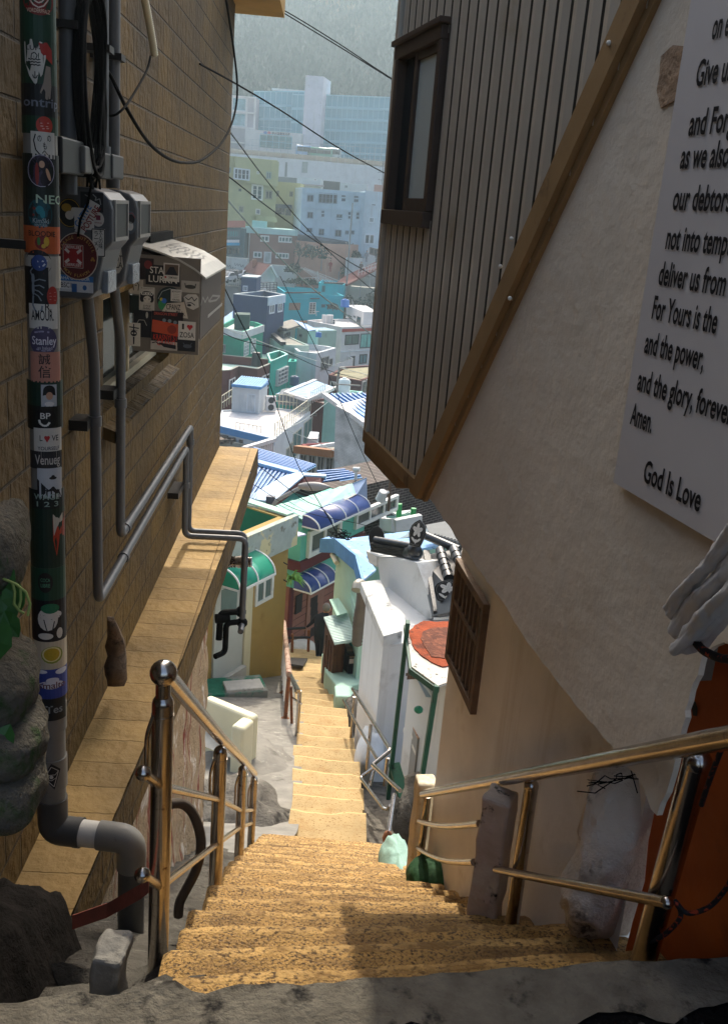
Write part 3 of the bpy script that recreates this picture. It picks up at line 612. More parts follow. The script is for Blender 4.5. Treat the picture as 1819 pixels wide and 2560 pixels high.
# corrugated white hose and hanging black cables
mb=MB(); p0=LW.hit('o',405,-60,.18); p1=LW.hit('o',535,700,.2); N_=64
pts=[p0.lerp(p1,i/N_)+LW.u*.03*math.sin(i/N_*2.5) for i in range(N_+1)]
mb.tube(pts,[.021 if i%2 else .016 for i in range(N_+1)],12); mb.build('corrugated_hose',mat('white_plastic_hose','#b9b49c',.5,var=.05,bump=0),label='white corrugated cable hose hanging down the brick wall',cat='hose')
def cable(lab,pts,r=.006,sub=6,name='cable',mt=None,cat='cable',group=None):
    pts=[V(p) for p in pts]; out=[]
    for i in range(len(pts)-1):
        a=pts[max(i-1,0)];b=pts[i];c=pts[i+1];d=pts[min(i+2,len(pts)-1)]
        for j in range(sub):
            t=j/sub; out.append(.5*((2*b)+(c-a)*t+(2*a-5*b+4*c-d)*t*t+(3*b-a-3*c+d)*t**3))
    out.append(pts[-1]); mb=MB(); mb.tube(out,r,7); return mb.build(name,mt or M_black,label=lab,cat=cat,group=group)
cable('black cable curling from the white hose down to the conduit bracket',[LW.hit('o',490,715,.2),LW.hit('o',440,900,.2),LW.hit('o',290,1170,.2),LW.hit('o',170,1350,.2),LW.hit('o',60,1450,.17),LW.hit('o',-20,1470,.12)],.006)
cable('black cable hanging in a wide loop across the brick wall and over the wall edge',[LW.hit('o',-60,900,.12),LW.hit('o',10,1010,.14),LW.hit('o',190,1380,.2),LW.hit('o',450,1790,.25),LW.hit('o',700,2000,.28),LW.hit('o',930,2065,.3),LW.hit('o',1150,2020,.3),LW.hit('o',1400,1800,.3),LW.hit('o',1540,1500,.3),LW.hit('o',1590,1130,.3),LW.hit('o',1540,600,.3),LW.hit('o',1440,-40,.3),LW.hit('o',1380,-300,.3)],.009)
# meters
def meter(u,lab,group):
    t=thing('electric_meter',lab,'meter',LW.w(u+.18,1.07),group); wd=.36
    pr=[(0,1.555),(.16,1.555),(.215,1.54),(.245,1.51),(.255,1.47),(.255,1.33),(.22,1.29),(.20,1.20),(.19,1.12),(.15,1.075),(.0,1.075)]
    mb=MB(); mb.prism([LW.w(u,z,n) for n,z in pr],LW.u*wd); hs=mb.build('housing',M_gas,t,bevel=.012)
    mb=MB(); mb.par(LW.w(u+.05,1.35,.25),LW.u*.26,LW.n*.0075,V((0,0,.145))); mb.build('window',mat('meter_window','#08090a',.35,var=0,bump=0,spec=.15),t)
    mb=MB()
    for a,b,c_,d in ((.035,.325,1.335,1.35),(.035,.325,1.495,1.51),(.035,.05,1.35,1.495),(.31,.325,1.35,1.495)): mb.par(LW.w(u+a,c_,.25),LW.u*(b-a),LW.n*.012,V((0,0,d-c_)))
    mb.build('window_rim',M_pvc,t)
    mb=MB(); mb.par(LW.w(u+.08,1.10,.19),LW.u*.18,LW.n*.03,V((0,0,.10))); mb.build('seal_cover',mat('clear_plastic','#7d848a',.12,var=.2,vs=30,bump=.2),t,bevel=.005)
    return t
m1=meter(4.38,'grey meter box with a large round red sticker on its side','electric meters on the brick house')
m2=meter(4.96,'second grey meter box beyond the one with the red sticker','electric meters on the brick house')
def face(u): return lambda a,b,l: LW.w(u-l,b,a)
def fst(par,S,n0,n1,z0,z1,col,shp='rect',text=(),marks=(),rot=0,lf=.0015):
    mb=MB(); 
    if shp=='rect': patch(mb,S,n0,n1,z0,z1,lf,1,1,rot)
    else: shape(mb,S,oval((n0+n1)/2,(z0+z1)/2,(n1-n0)/2,(z1-z0)/2,26) if shp=='oval' else [((n0+n1)/2+a*(n1-n0)/2,(z0+z1)/2+b*(z1-z0)/2) for a,b in shp],lf)
    o=mb.build('sticker',flat(col),par); U=lambda a:(n0+n1)/2+a*(n1-n0)/2; Z=lambda b:(z0+z1)/2+b*(z1-z0)/2
    c,s_=math.cos(rot),math.sin(rot)
    for (s,uu,vv,h,cl,fit) in text:
        a,b=uu*(n1-n0)/2,vv*(z1-z0)/2
        t=MB(); putxt(t,S,s,(n0+n1)/2+a*c-b*s_,(z0+z1)/2+a*s_+b*c,h*(z1-z0),rot,.01,1,lf+.0012,fit=fit*(n1-n0) if fit else None); t.build('lettering',flat(cl),o)
    for mk in marks:
        t=MB()
        for it in mk[1:]:
            if it[0]=='o': shape(t,S,oval(U(it[1]),Z(it[2]),it[3]*(n1-n0)/2,it[4]*(z1-z0)/2,20,it[5] if len(it)>5 else 0),lf+.0008+(it[6] if len(it)>6 else 0))
            elif it[0]=='l': stroke(t,S,[(U(a),Z(b)) for a,b in it[2]],it[1],lf+.0018)
            elif it[0]=='p': shape(t,S,[(U(a),Z(b)) for a,b in it[1]],lf+.0008+(it[2] if len(it)>2 else 0))
        t.build('emblem',flat(mk[0]),o)
    return o
def arctext(par,S,s,cu,cv,r,h,t0,t1,col,lf):
    n=len(s); mb=MB()
    for i,ch in enumerate(s):
        if ch==' ': continue
        A=t0+(t1-t0)*i/(n-1); putxt(mb,S,ch,cu+r*math.cos(A),cv+r*math.sin(A),h,A-math.pi/2 if t0>t1 else A+math.pi/2,.01,1,lf)
    mb.build('lettering',flat(col),par)
S1=face(4.38)
def nz(x,y):  # q-crop pixel -> (n,z) on the meter side face
    r=ray(q('q',x,y)); P0=LW.w(4.38,0); t=(P0-EYE).dot(LW.u)/r.dot(LW.u); P=EYE+r*t; return ((P-LW.o).dot(LW.n),P.z)
def fq(par,x0,y0,x1,y1,*a,**k):
    A=nz(x0,y1);B=nz(x1,y0); return fst(par,S1,A[0],B[0],A[1],B[1],*a,**k)
fq(m1,820,540,1050,720,'#101114',marks=[('#8a8a8a',('l',.004,[(.1,.8),(.4,.5),(.3,.2),(.7,.4),(.8,-.2)]),('l',.003,[(-.6,.7),(-.2,.5)]))])
fq(m1,590,600,830,880,'#14140f','oval',marks=[('#a5852c',('l',.003,[(.93*math.cos(i*.33),.93*math.sin(i*.33)) for i in range(20)]),('o',-.25,.35,.42,.28)),('#c7c4ba',('o',.0,-.15,.36,.3),('o',.3,.1,.2,.3))])
fq(m1,940,735,1060,875,'#b9b3aa','oval',lf=.003,marks=[('#6a2438',('p',[(-.35,.55),(.4,.55),(.4,-.1),(-.35,-.1)]))],text=[('ramenya',0,-.45,.12,'#6a2438',.6)])
fq(m1,730,650,1020,880,'#c4c1ba',[(-.78,-1.35),(-.15,-1.55),(1.0,.9),(.2,1.35)],lf=.0045)
o=fq(m1,760,700,960,900,'#c4c1ba',lf=.0042)
t=MB(); A=nz(850,770); putxt(t,S1,'GATIVE',A[0],A[1],.028,R(58),.02,1,.008,fit=.105); t.build('lettering',flat('#2d6fae'),o)
t=MB(); A=nz(930,800); putxt(t,S1,'POSTURE',A[0],A[1],.028,R(58),.02,1,.008,fit=.12); t.build('lettering',flat('#7d1f22'),o)
fq(m1,935,905,1070,1180,'#c9c5bb',lf=.003,text=[('ラ',-.35,.6,.17,'#0e0e10',.3),('ー',-.35,.25,.17,'#0e0e10',.3),('メ',-.35,-.1,.17,'#0e0e10',.3),('ン',-.35,-.5,.17,'#0e0e10',.3),('大',.35,.75,.15,'#0e0e10',.3),('人',.35,.42,.15,'#0e0e10',.3),('の',.35,.1,.15,'#0e0e10',.3),('味',.35,-.25,.15,'#0e0e10',.3)],marks=[('#0e0e10',('l',.004,[(-.93,-.95),(-.93,.95),(.93,.95),(.93,-.95),(-.93,-.95)]))])
fq(m1,600,1390,950,1530,'#bfc3c6',text=[('AHA ON TOUR',-.05,.62,.2,'#c9d4de',.85),('BSC1',-.55,-.25,.3,'#15161c',.3)],marks=[('#2b6aa8',('p',[(-1,1),(1,1),(1,.3),(-1,.3)])),('#24568e',('p',[(-.25,-.0),(.05,-.0),(.05,-1),(-.25,-1)]),('o',.5,-.4,.12,.32)),('#cfd2d4',('p',[(-1,.1),(-.3,.1),(-.3,-.7),(-1,-.7)]))])
o=fq(m1,585,955,1000,1405,'#c9b9a8','oval',lf=.006)
o=fq(m1,592,965,990,1395,'#55100f','oval',lf=.0068,marks=[('#b9a49a',('l',.0025,[(-.7,.5),(.3,.5),(.3,-.5),(-.7,-.5),(-.7,.5)])),('#8f1a1c',('p',[(-.68,.48),(.28,.48),(.28,-.48),(-.68,-.48)])),('#d2c6bf',('l',.012,[(-.6,.3),(.2,-.3)]),('l',.012,[(-.6,-.3),(.2,.3)])),('#9c2022',('o',-.2,.0,.25,.27,0,.0022)),('#a8762a',('o',.78,-.05,.07,.07),('o',.72,-.12,.05,.05),('o',.85,-.12,.05,.05))],text=[('ÜBERKLEBT',-.2,.385,.065,'#d8ccc4',.42),('ÜBERKLEBT',-.2,-.385,.065,'#d8ccc4',.42),('FCK',-.2,.0,.09,'#e0d6ce',.2),('1',-.2,.16,.06,'#e0d6ce',None)])
A=nz(592,1395);B=nz(990,965); cu,cv,rr=(A[0]+B[0])/2,(A[1]+B[1])/2,(B[1]-A[1])/2
sx_=(B[0]-A[0])/(B[1]-A[1])
SS=lambda a,b,l: S1(cu+(a-cu)*sx_,b,l)
arctext(o,SS,'VIRAGE AUTEUIL',cu,cv,rr*.85,.014,R(160),R(20),'#b58a48',.0088)
arctext(o,SS,'MON FLAVON',cu,cv,rr*.85,.014,R(225),R(310),'#b58a48',.0088)
S2=face(4.96)
fst(m2,S2,.19,.25,1.35,1.46,'#57606a','oval',marks=[('#15151a',('o',.1,.3,.6,.4)),('#c9c6c0',('o',.0,-.3,.5,.4)),('#8a4a50',('l',.004,[(-.5,.7),(.3,.85),(.8,.4)]))])
fst(m2,S2,.12,.19,1.15,1.29,'#c0bcb2',[(-.6,.2),(.2,1),(.6,.8),(.9,-.4),(.3,-.9),(-.8,-1)],text=[('AUT',0,.1,.22,'#121214',.8),('ALA',0,-.35,.22,'#121214',.8)])
# gas pipes: down from the meters, along the wall, over the coping
run1y=[LW.w(5.33,-.36,.10),LW.w(8.26,-.35,.10)]
t=run('gas_pipe','grey gas pipe dropping from the far meter and running along the wall to the coping',[LW.w(5.14,1.10,.10),LW.w(5.33,.75,.10),LW.w(5.345,-.37,.10),LW.w(8.27,-.36,.11),LW.w(8.29,-1.33,.11),LW.w(8.33,-1.335,.62),LW.w(8.35,-2.05,.62),LW.w(8.20,-2.06,.62)],.0265,M_gas,'pipe',[(LW.w(5.33,.42,.10),(0,0,1)),(LW.w(5.50,-.37,.10),LW.u),(LW.w(8.28,-.50,.11),(0,0,1))],'gas pipes on the brick house')
t2=run('gas_pipe','grey gas pipe dropping from the near meter, lower than its twin along the wall',[LW.w(4.56,1.10,.10),LW.w(4.70,.75,.10),LW.w(4.775,-.545,.10),LW.w(8.10,-.51,.10),LW.w(8.12,-1.32,.10),LW.w(8.16,-1.325,.64),LW.w(8.16,-2.15,.64),LW.w(8.0,-2.16,.64)],.0265,M_gas,'pipe',[(LW.w(4.71,.45,.10),(0,0,1)),(LW.w(5.45,-.54,.10),LW.u),(LW.w(8.11,-.85,.10),(0,0,1))],'gas pipes on the brick house')
for uu,zz,ll in ((4.6,.42,.16),(5.2,.46,.16),(7.75,-.87,.36)): MB().par(LW.w(uu,zz,0),LW.u*ll,LW.n*.09,V((0,0,.05))).build('pipe_bracket',M_iron,t2)
mb=MB()
for (u,z,n) in ((8.16,-2.14,.64),(8.2,-2.05,.62)): mb.sphere(LW.w(u,z,n),.052,10)
mb.tube(bent([LW.w(8.16,-2.13,.64),LW.w(8.1,-2.13,.50),LW.w(8.1,-2.42,.50),LW.w(8.0,-2.42,.42)],.05),.027,10); mb.tube(bent([LW.w(8.2,-2.05,.62),LW.w(8.15,-2.05,.44),LW.w(8.1,-2.30,.44)],.05),.03,10); mb.tube([LW.w(8.16,-2.1,.52),LW.w(8.12,-2.1,.40)],.045,10)
mb.build('valve',M_black,t2)
# ------------------------------------------------------------------ sticker covered cabinet
cu0,cu1=6.2,7.42
K=thing('letterbox_cabinet','sticker covered metal cabinet with a sloping lid, projecting from the brick wall','cabinet',LW.w(6.8,.6))
mb=MB(); mb.prism([LW.w(cu0+.02,.69,.0),LW.w(cu0+.02,1.225,.0),LW.w(cu0+.02,1.085,.42),LW.w(cu0+.02,.685,.42)],LW.u*(cu1-cu0-.04)); mb.build('body',flat('#3d342d',.6),K)
mb=MB()
ln=[(-.0,1.25),(.15,1.215),(.28,1.175),(.38,1.125),(.45,1.075)]
mb.prism([LW.w(cu0-.01,z,n) for n,z in ln]+[LW.w(cu0-.01,z-.012,n) for n,z in reversed(ln)],LW.u*(cu1-cu0+.04)); lid=mb.build('lid',mat('zinc_lid','#a3a198',.38,metal=.35,var=.15,vs=4,bump=.05,stain=('#5c5a55',.62,9,.1)),K)
def SL(a,b,l):
    n=b; z=lerp(ln,n); return LW.w(a,z+l,n)
mb=MB()
for i in range(7):
    b0=.12+.035*i; stroke(mb,SL,[(6.35+.25*rnd.random()+.1*j,b0+.012*math.sin(j*2.1+i)) for j in range(8)],.014,.0018)
mb.build('scrawl',flat('#6d6d68'),lid)
mb=MB(); mb.wallrect(LW,cu0+.3,cu1+.03,1.245,1.30,.0,.05); mb.build('rubber_seal',M_black,K)
mb=MB(); mb.par(LW.w(cu0,.585,.0),LW.n*.415,V((0,0,.60)),LW.u*.015); mb.add([],[]); pl_=mb.build('front_plate',flat('#6a635a',.6),K)
SC=face(cu0-.0)
def nzs(x,y):
    r=ray(q('s',x,y)); P0=LW.w(cu0,0); t=(P0-EYE).dot(LW.u)/r.dot(LW.u); P=EYE+r*t; return ((P-LW.o).dot(LW.n),P.z)
_l=[0]
def sq(x0,y0,x1,y1,*a,**k):
    A=nzs(x0,y1);B=nzs(x1,y0); _l[0]+=1; return fst(K,SC,A[0],B[0],A[1],B[1],*a,lf=.001+.0007*_l[0],**k)
sq(240,470,460,740,'#241a1c',marks=[('#6a2426',('o',.3,.4,.5,.4))])
sq(350,580,820,815,'#0f1013',text=[('STAY',-.22,.45,.34,'#b9b5ab',.55),('LURKN',-.0,-.42,.34,'#b9b5ab',.82)])
sq(590,540,810,770,'#b3afa6',marks=[('#5a4a3c',('p',[(-.85,.85),(.85,.85),(.85,-.3),(-.85,-.3)])),('#1d1c22',('p',[(-.2,.6),(.3,.6),(.8,-.3),(-.8,-.3)],.0004)),('#a32a2a',('o',-.75,-.55,.12,.12))],text=[('DEMONAD',.2,-.58,.11,'#15151a',.55)])
sq(120,760,320,940,'#a29a8c',marks=[('#2a2622',('l',.005,[(-.3,-.5),(-.4,.3),(0,.8),(.4,.3),(.3,-.5)]),('l',.004,[(-.15,.2),(.15,.2)]))])
sq(130,970,300,1200,'#14201c')
sq(830,780,1080,920,'#9a958a',marks=[('#3a3630',('o',.0,.0,.6,.35),('l',.006,[(-.6,.6),(-.5,-.2)]),('l',.006,[(.6,.6),(.5,-.2)]))])
sq(500,860,860,1190,'#1c2a28','oval',marks=[('#8f958f',('l',.004,[(-.9,0),(-.6,.6),(0,.85),(.6,.6)])),('#2f7a4a',('o',-.6,-.4,.3,.4)),('#2d5fa8',('o',-.45,-.1,.2,.2,0,.0004)),('#b9a02a',('o',-.65,.0,.12,.12,0,.0004))])
sq(262,860,475,1160,'#aaa59a',text=[('チームメンバー',0,.87,.06,'#1d1d22',.8),('KUKIKO',0,.42,.14,'#e0ddd4',.75),('ミウド',0,-.66,.1,'#15151a',.5),('ZINEBU',0,-.85,.06,'#15151a',.5)],marks=[('#15151a',('o',.0,.3,.9,.36),('o',-.6,-.0,.3,.3),('o',.6,-.0,.3,.3)),('#b5b0a5',('o',.05,-.05,.5,.3,0,.0004)),('#15151a',('l',.004,[(-.35,-.0),(-.1,-.02)]),('l',.004,[(.2,-.02),(.4,.0)]))])
sq(540,1060,930,1250,'#b3a898',[(-1,-.8),(-.5,.7),(.7,1),(1,-1)],text=[('CPANZ',-.05,.25,.34,'#15151a',.5),('Ju. x Bbb.',.1,-.45,.28,'#15151a',.7)])
sq(690,890,840,1040,'#b6b2a8',text=[('BOYCOTT',0,.6,.15,'#15151a',.8),('ISRAEL',0,-.75,.14,'#15151a',.7)],marks=[('#77746c',('l',.002,[(-.6,.2),(.6,.2)]),('l',.002,[(-.6,-.1),(.6,-.1)]),('l',.002,[(-.5,-.35),(.5,-.35)]))])
sq(850,950,1080,1150,'#b3afa5',[(-.9,.5),(-.4,.9),(.6,.95),(.9,.6),(.95,-.6),(.3,-1),(-.5,-.7)],marks=[('#15151a',('l',.005,[(-.7,.5),(-.3,.2),(.1,.6),(.4,.1),(.7,.5)]),('l',.005,[(-.5,-.2),(0,-.1),(.5,-.4)]),('o',-.2,-.45,.25,.15))])
sq(190,1180,430,1520,'#17181d',marks=[('#9a968c',('l',.004,[(-.8,-.2),(-.4,.3),(.2,.3),(.5,-.1)]),('o',.5,.7,.14,.25))])
sq(430,1200,860,1640,'#1a1012',marks=[('#a8401f',('p',[(-.95,.5),(.9,.3),(1,-.4),(-1,-.2)])),('#6b7a80',('o',-.2,.5,.12,.1,0,.0004),('o',.15,.48,.12,.1,0,.0004),('o',.5,.42,.12,.1,0,.0004)),('#7a2a18',('o',.3,.0,.3,.25,0,.0004))],text=[('DRAGON STREET',-.1,.85,.08,'#b04a3a',.75),('KRASNYI STIL',.0,-.5,.16,'#b5301f',.9),('GRAND',-.05,-.82,.16,'#b5301f',.6)])
sq(420,1600,780,1690,'#a8a298',marks=[('#15151a',('l',.006,[(-.9,.5),(-.6,.8),(-.4,.4),(.0,.2),(.9,-.3)]),('p',[(-.4,.7),(.9,.3),(.9,-.6),(.0,-.3)]))])
sq(790,1325,1030,1570,'#bdb9b0',text=[('I',-.45,.42,.3,'#15151a',.12),('ZOSA',.0,-.42,.28,'#15151a',.84)],marks=[('#a31f24',('o',.18,.5,.19,.17),('o',.48,.5,.19,.17),('p',[(.0,.46),(.66,.46),(.33,.08)]))])
sq(785,1575,1025,1710,'#121318',marks=[('#4a505a',('o',.1,-.1,.5,.35),('l',.004,[(-.4,.5),(-.2,.1)]),('l',.004,[(.6,.5),(.4,.1)]))])
sq(108,1340,285,1640,'#b6b2a7',marks=[('#15171f',('p',[(-.12,.9),(.05,.9),(.05,.1),(-.12,.1)]),('p',[(-.75,.68),(.75,.6),(.75,.5),(-.75,.58)]),('o',-.03,.1,.5,.26),('p',[(-.15,-.2),(.1,-.2),(.08,-.85),(-.13,-.85)])),('#b6b2a7',('o',-.22,.1,.13,.07,0,.0006),('o',.18,.1,.13,.07,0,.0006))],text=[('THRASH',0,.36,.06,'#15171f',.55)])
# skull and crossbones on the outer side, tag beside it
def SX(a,b,l): return LW.w(a,b,.42+l)
def uzs(x,y): return LW.uv('s',x,y,.42)
a=uzs(1165,1265);b=uzs(1390,1075)
fst(K,SX,min(a[0],b[0]),max(a[0],b[0]),a[1],b[1],'#111216',marks=[('#b9b6ae',('o',.0,.5,.34,.32),('p',[(-.22,.3),(.22,.3),(.2,.0),(-.2,.0)]),('l',.02,[(-.85,.1),(.85,-.75)]),('l',.02,[(.85,.1),(-.85,-.75)]),('o',-.85,.12,.1,.1),('o',.85,.12,.1,.1),('o',-.85,-.75,.1,.1),('o',.85,-.75,.1,.1),('o',-.7,.7,.12,.16),('o',.65,.7,.12,.16)),('#111216',('o',-.14,.48,.1,.09,0,.0022),('o',.14,.48,.1,.09,0,.0022))])
mb=MB(); pts=[uzs(*p) for p in ((1090,1100),(1120,990),(1150,1060),(1185,985),(1200,1050),(1250,970),(1350,975),(1300,1030),(1210,1050))]
stroke(mb,SX,pts,.014,.002); mb.build('scrawl',flat('#77736c'),K)
# ------------------------------------------------------------------ handrail left of the upper flight
def raypt(k,x,y,D):
    r=ray(q(k,x,y)).normalized(); return EYE+r*D
tops=[('c',938,330,2.66),('c',1270,625,4.22),('c',1400,735,5.82),('c',1470,795,7.4)]
bots=[('c',925,1810,0),('c',1255,1480,0),('c',1390,1360,0),('c',1455,1265,0)]
LR=thing('stair_handrail','polished steel handrail with a ball on its front post, left of the worn yellow steps','handrail',raypt('c',925,1810,2.75))
PB=[]
for (tk,tx,ty,D),(bk,bx,by,_) in zip(tops,bots):
    t=raypt(tk,tx,ty,D); r=ray(q(bk,bx,by)); b=EYE+r*((t.xy-EYE.xy).length/r.xy.length); b.x=b.x*.5+t.x*.5; b.y=b.y*.5+t.y*.5; t.x=b.x;t.y=b.y
    PB.append((t,b))
for i,(t,b) in enumerate(PB):
    r_=[.029,.029,.028,.027][i]; mb=MB(); mb.tube([b-V((0,0,.25)),b,t-V((0,0,.02))],r_,20); mb.sphere(t-V((0,0,.02)),r_,16); mb.tube([t-V((0,0,.055)),t-V((0,0,.050))],r_*1.06,20); mb.build('post',M_inox,LR)
mb=MB(); dr=(PB[3][0]-PB[0][0]).normalized(); q0=PB[0][0]+V((0,0,.075)); q1=PB[3][0]+V((0,0,.03))
mb.tube([q0,PB[1][0]+V((0,0,.045)),PB[2][0]+V((0,0,.04)),q1],.024,20); mb.sphere(q1,.024,12); mb.build('top_rail',M_inox,LR)
mb=MB(); mb.sphere(q0+V((0,0,-.005)),.036,22); mb.tube([PB[0][0]-V((0,0,.01)),PB[0][0]+V((0,0,.045))],.02,14); mb.build('ball_cap',M_inox,LR)
for zf0,zf1,nm in ((.62,.70,'mid_rail'),(.33,.36,'low_rail')):
    mb=MB(); ps=[]
    for i,(t,b) in enumerate(PB):
        f=(.67,.66,.60,.60)[i] if nm=='mid_rail' else (.275,.36,.45,.44)[i]
        ps.append(b.lerp(t,f))
    st=raypt('c',832,772,2.62) if nm=='mid_rail' else raypt('c',826,1362,2.68)
    mb.tube([st]+ps,.0135,12); mb.sphere(st,.021,12); mb.build(nm,M_inox,LR)
for i,(t,b) in enumerate(PB):
    c_=b.lerp(t,(.67,.66,.60,.60)[i]); mb=MB(); sgn=V((-.035,-.03,0)); mb.tube(bent([t-V((0,0,.05))+sgn*.6,t-V((0,0,.1))+sgn,c_+sgn+V((0,0,.05)),c_+sgn*.4],.05),.006,8); mb.build('wire_loop',M_inox,LR)
# flat rusty strap from the post to the wall, rubber hose loop
mb=MB(); p=[raypt('c',860,1425,2.75),raypt('c',815,1460,2.78),raypt('c',620,1570,3.0),raypt('c',420,1640,3.1)]
for a,b in zip(p,p[1:]): mb.quad(a+V((0,0,.024)),b+V((0,0,.024)),b-V((0,0,.024)),a-V((0,0,.024)))
o=mb.build('strap',mat('red_strap','#7a3c30',.7,var=.3,vs=12,bump=.2),label='faded red strap stretched from the front handrail post to the dark corner',cat='strap')
sm=o.modifiers.new('s','SOLIDIFY'); sm.thickness=.004
mb=MB(); C_=[('c',985,950),('c',1060,950),('c',1120,1010),('c',1160,1120),('c',1165,1220),('c',1140,1330),('c',1090,1430),('c',1045,1520),('c',1035,1600)]
pts=[]; base=[raypt(k,x,y,4.1+.04*i) for i,(k,x,y) in enumerate(C_)]
cable('thick black hose looping behind the left handrail',base,.021,6,'hose',mat('dusty_hose','#4a4036',.8,var=.3,vs=8,bump=.3),'hose')
# branch on the coping
bp=[LW.hit('t',x,y,.12) for x,y in ((1280,1110),(1290,1250),(1330,1400),(1340,1550),(1310,1700),(1330,1800),(1400,1830))]
mb=MB(); mb.tube(bp,[.02,.035,.045,.05,.055,.06,.02],9)
for i in range(len(mb.v)): mb.v[i]+=V((fbm(mb.v[i],14),fbm(mb.v[i]+V((3,3,3)),14),fbm(mb.v[i]+V((7,3,3)),14)))*.03
mb.build('driftwood',M_wood,label='gnarled piece of dead wood leaning in the corner on the tiled coping',cat='wood')
# stacked mossy stones, foliage, red board at the left edge
def stone(c,sx,sy,sz,mt,lab,cat='stone',amp=.12,n=44,yaw=0,group=None,name='stone',kk=3):
    mb=MB(); mb.sphere((0,0,0),1,n); vs=[]
    for v in mb.v:
        w_=v*(1+amp*fbm(v+V(c),1.3)+amp*.4*fbm(v+V(c),4)+amp*.2*fbm(v+V(c),11)); 
        m_=max(abs(w_.x),abs(w_.y),abs(w_.z)); w_=w_*(1-.18*(m_-.6))
        x=w_.x*sx;y=w_.y*sy; vs.append(V(c)+V((x*math.cos(yaw)-y*math.sin(yaw),x*math.sin(yaw)+y*math.cos(yaw),w_.z*sz)))
    mb.v=vs; return mb.build(name,mt,label=lab,cat=cat,group=group)
for i,(x,y,rx,ry,lab) in enumerate(((40,1370,60,110,'mossy boulder topmost of the stones stacked at the left edge, under the leaves'),(10,1760-60,115,100,'round speckled stone second from the top of the mossy stack'),(20,1860-25,125,85,'stone with dark green moss in the middle of the mossy stack'),(25,1950,115,85,'pale stone lowest of the mossy stack at the left edge'))):
    c_=raypt('S',x-30,y,2.55); k_=2.55/F
    stone(c_,rx*k_,.2,ry*k_,M_moss,lab,group='mossy stones stacked at the left edge',amp=.1,name='mossy_stone',yaw=.2)
PLT=thing('climbing_plant','green leafy plant hanging over the mossy stones at the left edge','plant',raypt('S',0,1500,2.5))
mb=MB()
for (x,y,s,a) in ((10,1450,46,.2),(40,1490,40,-.3),(15,1530,46,.6),(-10,1400,46,.1),(30,1560,36,-.5),(-10,1600,60,.3),(10,1850,40,.4),(10,1590,30,.9)):
    c_=raypt('S',x,y,2.42+.03*rnd.random()); k_=2.42/F*s
    ou=[(0,-1),(.55,-.6),(.75,0),(.45,.6),(0,1),(-.45,.6),(-.75,0),(-.55,-.6)]
    mb=MB(); mb.add([c_+(cx*(u_*math.cos(a)-v_*math.sin(a))*k_-cy*(u_*math.sin(a)+v_*math.cos(a))*k_)+_f*(-.02*abs(u_)) for u_,v_ in ou]+[c_-_f*.012],[(i,(i+1)%8,8) for i in range(8)]); mb.build('leaf',M_leaf,PLT)
mb=MB()
for pp in (((0,1443),(40,1460),(65,1480),(76,1510),(70,1540)),((32,1457),(38,1480),(36,1510),(50,1528),(62,1533)),((52,1470),(53,1500),(48,1520))):
    ps=[raypt('S',x,y,2.4) for x,y in pp]; mb.tube(ps,.0035,6)
mb.build('stem',mat('pale_stem','#7c8a45',.6,bump=0),PLT)
mb=MB(); mb.wallrect(LW,2.05,3.03,-.24,.19,.10,.13); mb.build('red_board',mat('dull_red_board','#7a2a16',.7,var=.2),label='dull red board on the wall at the left edge of the photo',cat='board')
# rocky ground at the left of the landing
mb=MB()
def fn(a,b):
    x=-1.75+1.33*a; y=1.2+1.75*b; t=min(1,max(0,(x+.98)/.25))
    z=-.10-.18*min(1,b*3)-.62*b**1.2-t*(.10+.85*max(0,b-.18))+.09*fbm((x,y,2),3.2)+.03*fbm((x,y,1),11)
    return V((x,y,z))
mb.grid(fn,70,80); mb.build('rocky_bank',mat('dark_bank_rock','#2a2724',.95,spec=.05,var=.4,vs=6,bump=1,bs=25,stain=('#35312c',.6,8,.1),bd=.03),kind='structure')
c_=raypt('c',620,1850,2.46)
mb=MB(); c_+=V((-.02,.0,-.07)); mb.prism([c_+V((-.036,-.045,-.22)),c_+V((.032,-.05,-.22)),c_+V((.04,.05,-.22)),c_+V((-.03,.06,-.22))],V((.022,.03,.30)))
o=mb.build('concrete_chunk',M_conc,label='broken concrete kerb chunk beside the foot of the front handrail post',cat='concrete chunk',bevel=.012)
o.modifiers['bevel'].segments=3
ss=o.modifiers.new('sub','SUBSURF'); ss.subdivision_type='SIMPLE'; ss.levels=ss.render_levels=4
tx=bpy.data.textures.new('rough','CLOUDS'); tx.noise_scale=.07; dm=o.modifiers.new('d','DISPLACE'); dm.texture=tx; dm.strength=.022
# ------------------------------------------------------------------ right hand side
RR=thing('stair_handrail','steel handrail on leaning posts right of the worn steps, ending at the cream post','handrail',aty('S',1590,2464,1.95))
rA=aty('S',1830,1842,1.57); rB=aty('S',1058,1985,4.5)
mb=MB(); mb.tube([rA+(rA-rB)*.12,rA,rB],.0225,18); mb.build('top_rail',M_inox,RR)
for (bk,bx,by,bY),(tk,tx_,ty,tY),r_ in ((('S',1590,2464,1.95),('S',1742,1905,1.85),.030),(('S',1277,2318,2.75),('S',1327,1965,2.75),.0235)):
    b=aty(bk,bx,by,bY);t=aty(tk,tx_,ty,tY); mb=MB(); mb.tube([b-V((0,0,.2)),b,t],r_,20); mb.sphere(t,r_*1.05,16); mb.tube([t,t+V((0,0,.05))],r_*.45,10); mb.build('post',M_inox,RR)
bl=aty('S',1240,2174,2.82); br_=aty('S',1665,2256,1.78); mb=MB(); mb.tube([bl,br_],.0135,14); mb.sphere(br_,.0155,12); mb.build('low_rail',M_inox,RR)
